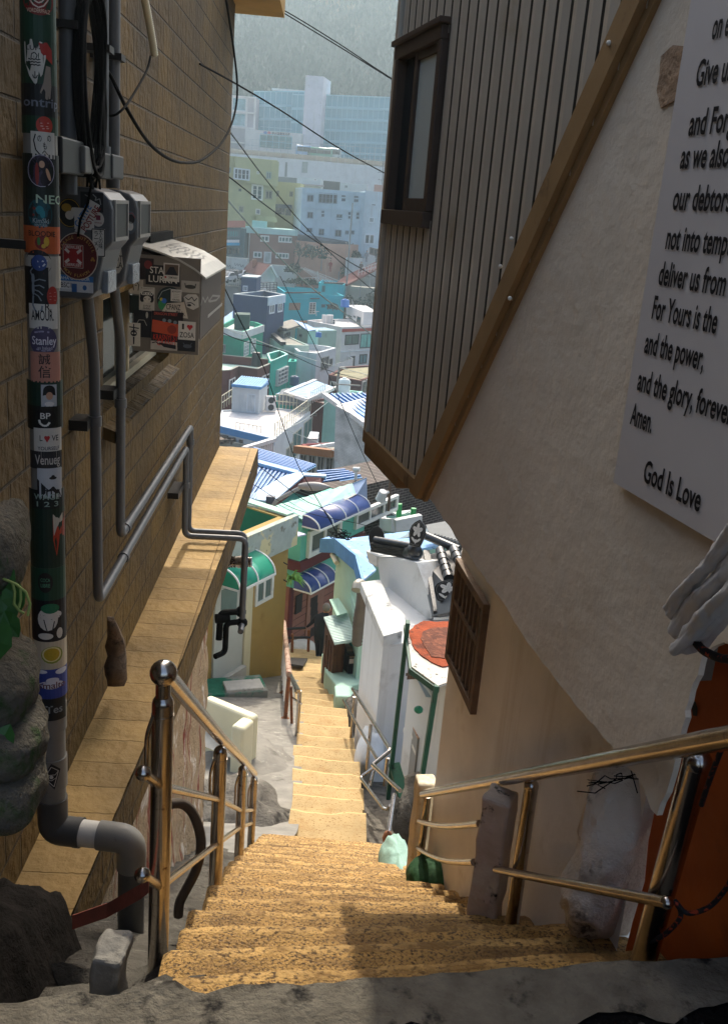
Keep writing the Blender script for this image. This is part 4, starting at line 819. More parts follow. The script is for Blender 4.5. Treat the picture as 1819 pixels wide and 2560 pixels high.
for (y0,y1,x0,x1,dd) in ((700,712,95,392,.02),(833,903,88,365,.03)):
    a=aty('l',x0,y0,4.5); b=aty('l',x1,y1,3.05); mb=MB(); mb.tube([a.lerp(b,i/10)+V((-.0,0,-dd*math.sin(math.pi*i/10))) for i in range(11)],.0135,12); mb.build('curved_rail',M_inox,RR)
mb=MB(); a=aty('x',640,1870,4.52); b=aty('x',590,2286,4.52); mb.tube([a,b-V((0,0,.15))],.02,12); mb.build('end_post',M_inox,RR)
# twisted wire ties on the rail
mb=MB()
for (x,y) in ((1560,1940),(1640,1920)):
    c_=aty('S',x,y,2.1)
    for i in range(4): 
        mb.tube([c_+V((.01*rnd.uniform(-1,1),.02*rnd.uniform(-1,1),.0)) + V((-.02*j*rnd.uniform(.5,1.3),0,-.012*j*rnd.uniform(.2,1.4))) for j in range(5)],.0016,5)
mb.build('wire_tie',M_black,RR)
def post(name,lab,k,tx_,ty,bx,by,Y,wd,dp,yaw,mt,cat,amp=.01,extra=.4):
    t=aty(k,tx_,ty,Y); b=aty(k,bx,by,Y); b.x=t.x;b.y=t.y
    mb=MB(); a=V((math.cos(yaw),math.sin(yaw),0)); c_=V((-math.sin(yaw),math.cos(yaw),0)); h=t.z-b.z+extra; n=14
    for (o,e1,e2,w1) in ((-1,a,c_,wd),(1,a,c_,wd)): pass
    mb.prism([b-V((0,0,extra))+a*sx*wd/2+c_*sy*dp/2 for sx,sy in ((-1,-1),(1,-1),(1,1),(-1,1))],V((0,0,h)))
    o=mb.build(name,mt,label=lab,cat=cat,bevel=.012)
    s_=o.modifiers.new('sub','SUBSURF'); s_.subdivision_type='SIMPLE'; s_.levels=s_.render_levels=4
    d=o.modifiers.new('d','DISPLACE'); d.texture=tx; d.strength=amp*2
    return o
M_wpost=mat('chipped_white_post','#cbbfa6',.85,var=.12,vs=8,bump=.4,bs=40,stain=('#8a7350',.58,6,.12),stain2=('#5a4a33',.66,14,.06))
M_pill=mat('chipped_grey_post','#b8a898',.9,var=.2,vs=7,bump=.7,bs=30,stain=('#191614',.60,9,.05),stain2=('#c4bcae',.6,5,.1))
post('concrete_post','short cream painted concrete post where the right handrail ends','S',1066,1948,1035,2190,4.62,.105,.12,.15,M_wpost,'post')
post('concrete_post','chipped grey concrete post with black paint marks, under the right handrail','S',1252,1985,1237,2300,2.95,.105,.11,-.45,M_pill,'post')
# painted boulder bulging out of the wall, green and mint painted lumps
Wp=[('l',945,470),('l',920,700),('l',860,860),('l',795,965),('l',800,1080),('l',830,1210),('l',965,1280),('l',1125,1265),('l',1190,1110),('l',1262,830),('l',1300,650),('l',1200,520),('l',1060,430)]
c_=aty('l',1030,880,2.45)
mb=MB(); ring=[aty(k,x,y,2.42+.12*((x-1000)/-300)) for k,x,y in Wp]; N_=len(ring)
cen=c_-V((.10,.16,.02)); vs=[];fs=[]; RN=7
for j in range(RN+1):
    t=j/RN
    for i in range(N_*4):
        a=ring[i//4].lerp(ring[(i//4+1)%N_],(i%4)/4); p=a.lerp(cen,t); bul=math.sin(t*math.pi/2); p=a.lerp(c_,t)+(cen-c_)*bul*1.0
        p+=V((1,.6,.5))*(.03*fbm(p,6)+.012*fbm(p,18))*(1 if j else .6); vs.append(p)
M4=N_*4
fs=[(j*M4+i,j*M4+(i+1)%M4,(j+1)*M4+(i+1)%M4,(j+1)*M4+i) for j in range(RN) for i in range(M4)]+[tuple(RN*M4+i for i in range(M4))]
back=[p+V((.25,.35,0)) for p in vs[:M4]]; o_=len(vs); vs+=back; fs+=[(i,o_+i,o_+(i+1)%M4,(i+1)%M4) for i in range(M4)]
mb.add(vs,fs,True); mb.build('painted_boulder',mat('whitewashed_rock','#ddd3c4',.9,var=.15,vs=4,bump=.8,bs=22,stain=('#5d564e',.6,7,.1),stain2=('#d8d6d0',.56,3,.2),bd=.03),label='whitewashed boulder bulging between the cream wall and the orange wall',cat='boulder')
stone(aty('k',1240,445,4.25)-V((-.04,0,.1)),.14,.18,.17,mat('green_paint_rock','#1f4a26',.8,var=.3,vs=8,bump=.8,bs=25),'dark green painted lump of rock at the foot of the cream post','painted rock',name='painted_rock',amp=.16)
stone(aty('k',1122,415,5.1)-V((-.01,0,.12)),.12,.35,.20,mat('mint_paint_rock','#8fb0a4',.85,var=.2,vs=5,bump=.8,bs=20,stain=('#6a675f',.55,4,.12)),'mint painted rock at the right edge of the yellow steps','painted rock',name='painted_rock',yaw=.1,amp=.16)
# orange wall
OB=PL(RB.w(0,0,-.20),u=RB.u); OB.n=RB.n
bd=[('y',1255,960),('y',1225,1090),('y',1160,1270),('y',1112,1420),('y',1083,1520),('y',1050,1650),('l',1300,480),('l',1255,672),('l',1228,800),('l',1210,1000),('l',1150,1200),('l',1095,1420)]
P=[OB.hit(*p) for p in bd]; P=P+[OB.w(OB.uv('l',1095,1420)[0],-.6),OB.w(-4.2,-.6),OB.w(-4.2,.97)]
P[0].z=.97
mb=MB(); mb.prism(P,-OB.n*.2); mb.build('orange_wall',M_orange,label='orange painted low wall at the right edge, below the rolled white tarpaulin',cat='wall')
mb=MB(); a=OB.hit('y',1165,1480,.003)
shape(mb,lambda u,v,l:OB.hit('y',u,v,.003+l),[(1140,1400),(1185,1420),(1205,1480),(1200,1550),(1165,1545),(1150,1470)],.0); mb.build('paint_mark',M_ink,bpy.data.objects['orange_wall'])
# sign
su1=-2.345; zb_=.985
PS=thing('prayer_sign','large pale sign lettered with the last lines of a prayer, on the plaster wall','sign',RB.w(-2.9,zb_))
mb=MB(); mb.wallrect(RB,-4.2,su1,zb_,2.9,.008,.022); mb.build('panel',mat('sign_sheet','#c9c2bc',.5,var=.05,vs=2,bump=.02),PS)
def SG(a,b,l): return RB.w(-a,b,.022+l)
lines=[('w',1592,62,'on earth'),('w',1555,168,'Give us'),('w',1540,278,'and Forgive'),('w',1521,352,'as we also'),('w',1504,444,'our debtors'),('w',1488,532,'not into temptation'),('w',1472,612,'deliver us from'),('w',1457,688,'For Yours is the'),('w',1441,765,'and the power,'),('w',1425,848,'and the glory, forever.'),('w',1410,925,'Amen.'),('w',1438,1052,'God Is Love')]
mb=MB(); 
for k,x,y,s in lines:
    u_,z_=RB.uv(k,x,y,.022); putxt(mb,SG,s,-u_,z_,.052 if s!='God Is Love' else .055,0,.022,1,.0025,'LEFT',fit=None)
for i in range(len(mb.v)): pass
# each line is set as wide as it stands in the photograph
ends={'on earth':('on e',927),'Give us':('Give us',930),'and Forgive':('and For',926),'as we also':('as we also',927),'our debtors':('our debtors',930),'not into temptation':('not into temp',926),'deliver us from':('deliver us from',925),'For Yours is the':('For Yours is the',915),'and the power,':('and the power,',899),'and the glory, forever.':('and the glory, forev',925),'Amen.':('Amen.',831),'God Is Love':('God Is Love',898)}
for k,x,y,s in lines:
    u_,z_=RB.uv(k,x,y,.022); h=.05; kk=h/.72; part,xe=ends[s]
    ue=RB.uv('S',xe*1819/924.,y*1.12,.022)[0]
    ws=max(a for a,b in textmesh(part,.022,1,'LEFT')[0]); vs,fs=textmesh(s,.022,1,'LEFT'); kx=(u_-ue)/ws
    mb=MB(); mb.add([SG(-u_+a*kx,z_+b*kk,.0025) for a,b in vs],fs); mb.build('text_line',M_ink,PS)
# rolled tarpaulin with a black and orange cord
TP=thing('rolled_tarpaulin','rolled grey white tarpaulin tied with a black and orange cord under the sign','tarpaulin',RB.w(-2.9,.75))
mb=MB(); tA=RB.hit('y',1108,740,.03); ax=-RB.u
tA=RB.hit('y',1195,860,.05); tB=RB.hit('S',1930,1395,.12)
dT=(tB-tA).normalized(); e1=dT.cross(V((0,0,1))).normalized(); e2=e1.cross(dT)
def roll(off,rr,l0,ph):
    def fn(a,b):
        p=tA.lerp(tB,l0+a*(1.1-l0)); A=2*math.pi*b; r_=rr*(1+.05*math.cos(2*A+ph))+.003*math.sin(a*9+2*A+ph)+.004*fbm((a*9,math.cos(A),math.sin(A)+ph),1.5)
        return p+e1*(off[0]+math.cos(A)*r_)+e2*(off[1]+math.sin(A)*r_)
    mb.grid(fn,30,32); mb.poly([fn(0,k/32) for k in range(32)])
roll((0,0),.024,0,0); roll((.026,-.026),.019,.03,1); roll((.018,.030),.017,.02,2); roll((.046,.008),.018,.05,4); roll((.05,-.035),.014,.06,3); roll((.062,.036),.013,.09,5)
M_tarp=mat('grey_tarp','#c6c5c4',.5,var=.10,vs=9,bump=.3,bs=30,stain=('#8f8d89',.6,7,.15))
mb.build('sheet',M_tarp,TP)
mb=MB(); cd=[RB.hit('y',x,y,.105) for i,(x,y) in enumerate(((1215,735),(1180,770),(1165,830),(1190,900),(1250,970),(1320,1010),(1400,1040),(1474,1050),(1560,1040)))]
M_cord=mat('black_orange_cord','#141012',.7,var=0,bump=.2,stain=('#a33a1c',.56,60,.02))
mb.tube(bent(cd,.02,3),.0085,9); mb.sphere(cd[0],.011,10); cordm=mb.build('cord',M_cord,TP)
cable('black and orange cord hanging in a loop beside the big right handrail post',[aty('l',1590,340,1.72),aty('l',1555,430,1.75),aty('l',1515,540,1.78),aty('l',1490,620,1.8)],.006,6,'cord',M_cord,'cord')
cable('black and orange cord trailing low across the orange wall to the steps',[aty('l',1240,1295,1.9),aty('l',1310,1260,1.88),aty('l',1380,1190,1.86),aty('l',1385,1140,1.86),aty('l',1360,1095,1.86),aty('l',1420,1155,1.85),aty('l',1520,1130,1.83),aty('l',1590,1065,1.82),aty('l',1640,980,1.8),aty('l',1680,800,1.78)],.006,6,'cord',M_cord,'cord')
# ------------------------------------------------------------------ helpers for houses
def win(par,pl,k,x0,y0,x1,y1,fcol='#d8d8d4',gcol='#2a3538',fw=.06,proud=.05,mull=1,name='window',bars=0,z=None):
    a=pl.uv(k,x0,y0); b=pl.uv(k,x1,y1); u0,u1=sorted((a[0],b[0])); z0,z1=sorted((a[1],b[1]))
    return winr(par,pl,u0,u1,z0,z1,fcol,gcol,fw,proud,mull,name,bars)
def winr(par,pl,u0,u1,z0,z1,fcol,gcol,fw=.06,proud=.05,mull=1,name='window',bars=0):
    mb=MB(); fw=min(fw,(u1-u0)*.2,(z1-z0)*.2)
    for a,b,c_,d in ((u0,u1,z0,z0+fw),(u0,u1,z1-fw,z1),(u0,u0+fw,z0+fw,z1-fw),(u1-fw,u1,z0+fw,z1-fw)): mb.wallrect(pl,a,b,c_,d,-.03,proud)
    for i in range(mull):
        u=u0+(u1-u0)*(i+1)/(mull+1); mb.wallrect(pl,u-fw*.4,u+fw*.4,z0+fw,z1-fw,-.03,proud*.8)
    for i in range(bars):
        zz=z0+(z1-z0)*(i+1)/(bars+1); mb.wallrect(pl,u0+fw,u1-fw,zz-.02,zz+.02,-.02,proud*1.2)
    f=mb.build(name,flat(fcol),par)
    MB().wallrect(pl,u0+fw*.6,u1-fw*.6,z0+fw*.6,z1-fw*.6,-.02,proud*.35).build('pane',mat('pane_'+gcol.strip('#'),gcol,.12,var=.35,vs=.9,bump=0,spec=.7),f)
    return f
def flat_house(label,zt,cs,zb,wm,rm=None,ph=.5,pt=.18,cm=None,cat='house',name='flat_roof_house',group=None,cop=0.):
    """cs: world xy corners of the roof outline (any winding)"""
    P=[V((p[0],p[1],zt)) for p in cs]; n=len(P)
    A=sum(P[i].x*P[(i+1)%n].y-P[(i+1)%n].x*P[i].y for i in range(n))
    if A<0: P=P[::-1]
    inn=[]
    for i in range(n):
        a,b,c_=P[i-1],P[i],P[(i+1)%n]; d1=(b-a).normalized(); d2=(c_-b).normalized()
        n1=V((-d1.y,d1.x,0)); n2=V((-d2.y,d2.x,0)); k=n1+n2; k=k/max(.2,k.dot(n1)); inn.append(b+k*pt)
    cen=sum(P,V((0,0,0)))/n; t=thing(name,label,cat,(cen.x,cen.y,zb),group)
    mb=MB()
    for i in range(n):
        j=(i+1)%n; dn=V((0,0,zb-zt))
        mb.quad(P[i]+dn,P[j]+dn,P[j],P[i]); mb.quad(P[i],P[j],inn[j],inn[i])
        if ph: mb.quad(inn[i],inn[j],inn[j]-V((0,0,ph)),inn[i]-V((0,0,ph)))
    mb.build('wall',wm,t)
    mb=MB(); mb.poly([p-V((0,0,ph-.004)) for p in inn]); mb.build('roof',rm or wm,t)
    if cop:
        mb=MB(); 
        for i in range(n):
            j=(i+1)%n; d=(P[j]-P[i]).normalized(); o=V((d.y,-d.x,0))*.03
            vs=[P[i]+o,P[j]+o,inn[j],inn[i]]
            mb.prism([v+V((0,0,.003)) for v in vs],V((0,0,cop)))
        mb.build('coping',cm or wm,t)
    t['corners']=0; del t['corners']
    return t,P
def side(P,i): 
    n=len(P); pl=wallpl(P[i%n],P[(i+1)%n]); 
    d=P[(i+1)%n]-P[i%n]; o=V((d.y,-d.x,0)).normalized()
    pl.n=o if True else pl.n; return pl
def facing(P):
    """wall planes of an outline, the ones the camera sees first"""
    out=[]
    n=len(P)
    for i in range(n):
        pl=side(P,i); out.append(pl)
    return out
def ribbed(par,name,a,b,c_,d,nr,mt,rm,rw=.05,rh=.05,th=.03,fl=None):
    """sloping sheet a-b (upper edge) d-c (lower edge) with nr ribs running a->d"""
    a,b,c_,d=map(V,(a,b,c_,d)); nn=(b-a).cross(d-a).normalized()
    if nn.z<0: nn=-nn
    mb=MB(); mb.prism([a,b,c_,d],-nn*th); o=mb.build(name,mt,par)
    if nr:
        mb=MB()
        for i in range(nr):
            t=(i+.5)/nr; p=a.lerp(b,t)+nn*.003; q_=d.lerp(c_,t)+nn*.003; w_=(b-a).normalized()*rw
            e=(q_-p).normalized()
            mb.par(p-w_/2,w_,nn*rh,q_-p)
        mb.build('ribs',rm,o)
    return o
def awning(label,pl,u0,u1,zb,n,h,mt,fm,nrib,cat='awning',group=None):
    t=thing('awning',label,cat,pl.w((u0+u1)/2,zb,n/2),group)
    pr=[(n*math.sin(a)**.9 if a>0 else 0,zb+h*math.cos(a)) for a in [math.pi/2*i/10 for i in range(11)]]
    mb=MB(); mb.grid(lambda a,b:pl.w(u0+(u1-u0)*a,pr[min(10,int(round(b*10)))][1],pr[min(10,int(round(b*10)))][0]+.0),1,10)
    o=mb.build('canopy',mt,t); s_=o.modifiers.new('s','SOLIDIFY'); s_.thickness=.012
    for u in (u0,u1):
        mb=MB(); mb.poly([pl.w(u,z,m_*.985) for m_,z in pr]+[pl.w(u,zb,.0)]); e=mb.build('end_panel',mt,t); s_=e.modifiers.new('s','SOLIDIFY'); s_.thickness=.006
    for i in range(nrib+1):
        u=u0+(u1-u0)*i/nrib; mb=MB(); mb.tube([pl.w(u,z+.006,m_+.01) for m_,z in pr],.022,6); mb.build('rib',fm,t)
    mb=MB(); mb.bar(pl.w(u0-.02,zb,n),pl.w(u1+.02,zb,n),.05,.05); mb.build('front_bar',fm,t)
    mb=MB(); 
    for u in (u0,u1): mb=MB(); mb.bar(pl.w(u,zb,0),pl.w(u,zb,n),.04,.04); mb.build('end_bar',fm,t)
    return t
M_yel=mat('ochre_render','#a58a4e',.9,var=.10,vs=1.2,bump=.35,bs=22,stain=('#8f7138',.58,1.2,.2),stain2=('#c4a668',.62,.9,.2))
M_grn=mat('deep_green_paint','#12644a',.7,var=.15,vs=2,bump=.15,stain=('#0c4a36',.58,1.5,.2))
M_grn2=mat('green_floor','#5f9c88',.8,var=.2,vs=1.5,bump=.15,stain=('#2c6a55',.52,.9,.2))
M_mint=mat('mint_render','#a9c9b8',.85,var=.08,vs=1.5,bump=.15,stain=('#8db3a2',.6,1.5,.2))
M_mintd=mat('teal_mint_paint','#5fae98',.8,var=.1,vs=1.5,bump=.15)
M_maro=mat('maroon_trim','#54181a',.6,var=.1,bump=.1)
M_pink=mat('brown_pink_boards','#8a5a4a',.7,var=.12,vs=3,bump=.2)
M_blu=mat('blue_trim','#4d86b8',.6,var=.12,vs=4,bump=.05)
M_blusheet=mat('pale_blue_sheet','#86aed2',.6,spec=.15,var=.08,vs=2,bump=.03,stain=('#8aa6c4',.6,1.6,.2),metal=.0)
M_rib=mat('blue_rib','#2f6aa4',.5,var=.1,bump=0)
M_poly=mat('sheet_polycarbonate','#8fbfb0',.55,spec=.15,var=.10,vs=1.2,bump=.1,bs=3,stain=('#6aa695',.58,.8,.2))
M_navya=mat('navy_awning','#1f3a78',.3,var=.08,vs=4,bump=0,coat=.3)
M_grna=mat('green_awning','#0f8a6c',.3,var=.08,vs=4,bump=0,coat=.3)
M_whm=mat('white_metal','#dcdcd8',.45,var=.04,bump=0)
M_wr=mat('white_render','#cfd0ce',.88,var=.06,vs=1.5,bump=.2,stain=('#9c9a94',.6,1.3,.2),streak=('#a8a59c',.6,4))
M_gray=mat('grey_render','#a7a59d',.9,var=.12,vs=1.5,bump=.25,stain=('#6f6c65',.57,1.3,.2))
M_peel=mat('peeling_parapet','#a3aa9f',.9,var=.15,vs=3,bump=.5,bs=25,stain=('#cfc294',.56,.8,.02),stain2=('#6f6a58',.6,4,.08))
M_tile=mat('black_roof_tile','#17191c',.35,var=.2,vs=6,bump=.2,bs=30,spec=.6)
M_dgreen=mat('green_steel','#0e4a38',.5,var=.2,vs=8,bump=.1,stain=('#0a2a20',.6,12,.06))
M_rust=mat('rust_patch','#8f3f1c',.95,var=.3,vs=6,bump=.8,bs=30,stain=('#5a2a18',.56,2.5,.06),stain2=('#b5532a',.6,5,.1))
M_dpl=mat('speckled_sheet','#b9b4ac',.8,var=.1,vs=6,bump=.3,stain=('#1d1a18',.6,16,.04))
M_brown=mat('brown_steel_door','#5a3a24',.55,var=.2,vs=4,bump=.1,stain=('#2f1e14',.56,3,.12),streak=('#8a6038',.6,6))
# ------------------------------------------------------------------ ochre house on the left lane
YF=PL((-2.22,18.74,0),R(27),side=1); 
if YF.u.y<0: YF.u=-YF.u
ztY=YF.uv('g',780,690)[1]
uF=YF.uv('u',1330,300)[0]; uN=-3.2
c1=YF.w(uF,ztY); cn=YF.w(uN,ztY); cf=atz('g',350,570,ztY); dl=(cf-c1).normalized(); cfl=c1+dl*6; cnl=cn+dl*6
YH,YP=flat_house('ochre rendered house with a peeling parapet and a white door on the left lane',ztY-.02,[cn,c1,cfl,cnl],-9.9,M_yel,M_grn2,ph=1.0,pt=.2)
pb0=YF.uv('g',490,1055)[1]
mb=MB(); pb=YF.uv('g',745,965)[1]
mb.wallrect(YF,uN-.1,uF+.12,pb,ztY+.02,.004,.14); mb.wallrect(YF,uF-.02,uF+.14,pb,ztY+.02,-1.2,.0); mb.build('parapet',M_peel,YH)
mb=MB(); mb.quad(c1+dl*.22-V((0,0,.05))+YF.u*-.21,cfl-V((0,0,.05))-YF.u*.21,cfl-V((0,0,1.0))-YF.u*.21,c1+dl*.22-V((0,0,1.0))-YF.u*.21); mb.build('inner_wall',M_grn,YH)
mb=MB(); mb.bar(c1+V((0,0,.03)),cfl+V((0,0,.03)),.24,.05); mb.build('coping',M_mint,YH)
win(YH,YF,'u',792,500,1070,760,'#dcdcd6','#5a6a68',.08,.04,1)
a=YF.uv('u',560,1900); b=YF.uv('u',120,700); dz0=YF.uv('u',540,1880)[1]
du1=YF.uv('u',560,1300)[0]; du0=du1-1.0
mb=MB(); mb.wallrect(YF,du0,du1,dz0,dz0+2.15,.0,.05); DR=mb.build('door',mat('pale_grey_door','#b8bcb6',.5,var=.04,bump=.03),YH)
mb=MB(); mb.wallrect(YF,du0+.18,du1-.28,dz0+1.15,dz0+1.95,.05,.056); mb.build('pane',mat('pane_grey','#6f8480',.2,var=.1,bump=0),DR)
mb=MB(); mb.sphere(YF.w(du0+.1,dz0+.95,.10),.035,8); mb.tube([YF.w(du0+.1,dz0+.95,.10),YF.w(du0+.28,dz0+.94,.12)],.012,6); mb.build('handle',M_inox,DR)
mb=MB(); mb.wallrect(YF,du1+.02,du1+.26,dz0-.4,dz0+2.2,.0,.08); mb.build('door_jamb',mat('cream_jamb','#cfc8a8',.7,var=.05,bump=.05),YH)
mb=MB(); mb.wallrect(YF,du0-.3,du1+.02,dz0-.42,dz0-.005,.0,.16); mb.build('door_step',M_conc2,YH)
for (k,x,y) in (('u',1270,175),('u',1270,465)):
    p=YF.hit(k,x,y,.0); mb=MB(); mb.tube([p,p+YF.n*.10+V((0,0,-.03))],.014,6); mb.build('hook',M_iron,YH)
f0=YF.uv('u',535,685,.62); f1=YF.uv('u',1120,345,.62)
awning('green barrel awning with white ribs over the pale door of the ochre house',YF,f0[0],f1[0],(f0[1]+f1[1])/2,.62,.40,M_grna,M_whm,2)
# step block, green edge
c_=onslope=None
def onst(k,x,y,dz=0.):
    r=ray(q(k,x,y)); s=1.
    while s<70:
        P=EYE+r*s
        if P.z<=prof(P.y)+dz: return P
        s+=.02
    return P
c_=onst('h',335,1400,.2); MB().box(c_+V((0,0,-.0)),.75,.4,.13,.35).build('step_block',M_conc2,label='loose grey concrete block before the pale door',cat='block',bevel=.02)
c_=onst('h',330,1470,.1); MB().box(c_+V((-.35,.3,-.1)),1.5,.7,.22,.35).build('green_step',mat('green_step_paint','#1b6a50',.8,var=.3,vs=4,bump=.3,stain=('#7d7d74',.5,2,.1)),label='green edged doorstep slab under the loose block',cat='step',bevel=.02)
# stainless vent pipe poking out of the brick house above the green awning
VT=thing('flue_pipe','perforated stainless flue sticking out above the green awning','flue',LW.w(8.9,-1.95,.5))
vp0=aty('u',330,165,9.0); vp1=aty('u',735,165,9.0); dv=(vp1-vp0)
mb=MB(); mb.tube([vp0-dv*.6,vp0+dv*.45],.055,18); mb.build('pipe',M_inox,VT)
mb=MB(); mb.tube([vp0+dv*.42,vp0+dv*.66],.062,18); mb.tube([vp0+dv*.66,vp1],.050,18); mb.build('cap',M_inox,VT)
mb=MB(); e1=dv.normalized().cross(V((0,0,1))).normalized(); e2=e1.cross(dv.normalized())
for (t0,rr) in ((.0,.056),(.09,.056),(.18,.056),(.30,.056),(.74,.051),(.84,.051),(.93,.051)):
    for j in range(10):
        A=2*math.pi*(j+(t0*50%1))/10; d_=e1*math.cos(A)+e2*math.sin(A); p=vp0+dv*t0+d_*(rr-.001)
        mb.tube([p,p+d_*.003],.008,6)
mb.build('holes',M_black,VT)
# cream planter
PLn=thing('planter_wall','cream painted rounded parapet of an empty planter below the left handrail','planter',onst('j',130,880))
zt=-5.12; A_=atz('c',1200,325,zt);B_=atz('c',1462,432,zt);C_=atz('c',1375,505,zt)
mb=MB(); 
def wseg(a,b,w_,h):
    d=(b-a).normalized(); s_=V((d.y,-d.x,0)); return [a-s_*w_/2-V((0,0,h)),b-s_*w_/2-V((0,0,h)),b+s_*w_/2-V((0,0,h)),a+s_*w_/2-V((0,0,h))]
mb.prism(wseg(A_,B_+(B_-A_).normalized()*.07,.16,1.0),V((0,0,1.0))); mb.prism(wseg(B_+(C_-B_).normalized()*.09,C_,.20,1.0),V((0,0,.997)))
o=mb.build('parapet',mat('cream_paint','#d9d3b4',.8,var=.05,vs=4,bump=.15,bs=20),PLn,bevel=.05); o.modifiers['bevel'].segments=3
mb=MB(); mb.quad(A_-V((0,0,.5)),B_-V((0,0,.5)),C_-V((0,0,.5)),A_+(C_-B_)-V((0,0,.5))); mb.build('floor',M_conc2,PLn)
stone(onst('j',250,1180)+V((-.45,-.1,-.1)),.85,.8,.46,M_rock,'big grey boulder left of the foot of the upper steps','boulder',amp=.25,n=36,name='boulder',yaw=.5)
stone(onst('j',330,900)+V((-.4,.0,-.32)),.9,1.3,.45,M_conc,'flat grey rock slab beside the yellow steps, below the cream planter','boulder',amp=.2,n=36,name='boulder',yaw=.2)
stone(onst('j',1195,1200)+V((.25,.3,-.1)),.35,.5,.45,M_rock,'grey rock under the green steel frame','boulder',amp=.25,n=28,name='boulder')
stone(onst('j',820,490)+V((.32,.1,.0)),.42,.62,.30,M_rock,'grey rock wedge at the right edge of the lower steps','boulder',amp=.22,n=28,name='boulder')
stone(onst('j',925,800,.1)+V((.12,.1,.0)),.22,.42,.40,mat('white_painted_rock','#c8ccce',.85,var=.1,vs=5,bump=.6,bs=20),'white painted rock behind the lower right handrail','painted rock',amp=.25,n=24,name='painted_rock')
# ------------------------------------------------------------------ lower handrails
def poly_rail(lab,group=None): return thing('lane_handrail',lab,'handrail',(0,0,0),group)
RL=thing('lane_handrail','rusty handrail with a thick flaking top pipe beside the ochre house','handrail',onst('j',440,540))
pA=aty('h',722,780,22.4); pB=aty('h',772,1285,15.2); M_rusty=mat('flaking_rust_pipe','#a08672',.8,var=.2,vs=10,bump=.5,bs=40,stain=('#6a3a22',.5,8,.1),stain2=('#c8bcae',.6,10,.1))
mb=MB(); mb.tube([pA,pB],.055,10); mb.build('top_pipe',M_rusty,RL)
M_rust2=mat('rusty_steel','#7a4a2a',.75,var=.25,vs=10,bump=.3,stain=('#4a2a18',.55,6,.1))
for d,by in ((15.25,0),(17.8,0),(20.6,0),(22.3,0)):
    t=(d-pA.y)/(pB.y-pA.y); p=pA.lerp(pB,t); b=V((p.x-.02,p.y,prof(d)-.1)); mb=MB(); mb.tube([b,p],.035,8); mb.sphere(b+V((0,0,.1)),.10,8,(1,1,.5)); mb.build('post',M_rust2,RL)
for i in range(12):
    t=.06+i*.078; p=pA.lerp(pB,t); mb=MB(); mb.tube([p-V((.03,0,.05)),V((p.x-.05,p.y,prof(p.y)+.25))],.012,6); mb.build('bar',M_whm,RL)
mb=MB(); mb.tube([pA-V((0,0,.75)),pB-V((0,0,.75))],.02,6); mb.build('low_pipe',M_rust2,RL)
R2=thing('lane_handrail','short stainless double handrail at the left edge of the lower steps','handrail',onst('j',485,655))
a0=aty('h',790,1290,15.0);a1=aty('h',868,1440,13.9); b0=aty('h',795,1330,15.0); b1=aty('h',840,1455,14.0); g1=aty('h',845,1860,13.95)
mb=MB(); mb.tube([a0,a1],.028,10); mb.build('top_rail',M_inox,R2)
mb=MB(); mb.tube([b0,b1],.02,10); mb.build('side_rail',M_inox,R2)
mb=MB(); mb.tube([g1-V((0,0,.15)),V((g1.x,g1.y,a1.z-.02))],.034,10); mb.build('post',M_inox,R2)
mb=MB(); mb.tube([aty('h',800,1500,14.9),aty('h',888,1560,13.7)],.018,8); mb.build('low_rail',M_inox,R2)
mb=MB(); p=aty('h',800,1880,14.9); mb.tube([aty('h',790,1400,14.9),p],.025,8); mb.build('post',M_rust2,R2)
R3=thing('lane_handrail','stainless handrail with two bars stepping down right of the lower steps','handrail',onst('j',855,695))
def tb(par,name,pts,r,mt=None):
    mb=MB(); mb.tube(bent([aty(*p) for p in pts],.08),r,10); return mb.build(name,mt or M_inox,par)
tb(R3,'top_rail',[('j',870,330,14.4),('j',1122,738,11.2),('j',1118,752,11.15),('j',1005,845,11.0)],.027); tb(R3,'mid_rail',[('j',805,405,14.5),('j',1035,806,11.15)],.022)
tb(R3,'top_rail',[('j',1005,845,11.0),('j',1190,1020,9.7)],.027); tb(R3,'mid_rail',[('j',1008,868,11.0),('j',920,930,11.0),('j',1080,1140,9.75),('j',1110,1148,9.7),('j',1125,1120,9.6)],.022)
for pts in ([('j',880,385,13.9),('j',855,705,13.87)],[('j',992,572,12.3),('j',962,905,12.05)],[('j',1105,800,11.3),('j',1085,985,11.3)],[('j',1012,880,11.0),('j',985,990,10.9)],[('j',1150,1045,9.75),('j',1105,1350,9.2)]): tb(R3,'post',pts,.026)
mb=MB(); p=aty('j',1105,1340,9.2); mb.sphere(p,.06,8,(1,1,1.6)); mb.build('post_foot',M_rust2,R3)
# ------------------------------------------------------------------ green steel shelter with rusty sheet roof
def ragpix(k,pts,z):
    P=[atz(k,x,y,z) for x,y in pts]; out=[]
    for a,b in zip(P,P[1:]+P[:1]):
        for i in range(6): p=a.lerp(b,i/6); out.append(p+V((fbm(p,9),fbm(p+V((4,4,4)),9),0))*.014)
    return out
SH=thing('steel_shelter','green steel angle-iron shelter with a rusting white sheet roof, right of the lower steps','shelter',onst('j',1100,1080))
zr=-3.35; A_=atz('x',435,222,zr);B_=atz('x',490,635,zr);C_=atz('x',740,815,zr);D_=A_+(C_-B_)*1.25; 
mb=MB(); mb.prism([A_,B_,C_,C_+(A_-B_)*.2+V((.5,.2,0)),D_+V((.4,.2,0)),D_],V((0,0,-.03))); rf=mb.build('roof',M_dpl,SH)
mb=MB(); ou=ragpix('x',[(462,300),(520,250),(600,205),(720,215),(860,205),(980,300),(960,600),(775,645),(650,580),(560,520),(495,440)],zr+.004)
mb.prism(ou,V((0,0,.012))); mb.build('rust_patch',M_rust,rf)
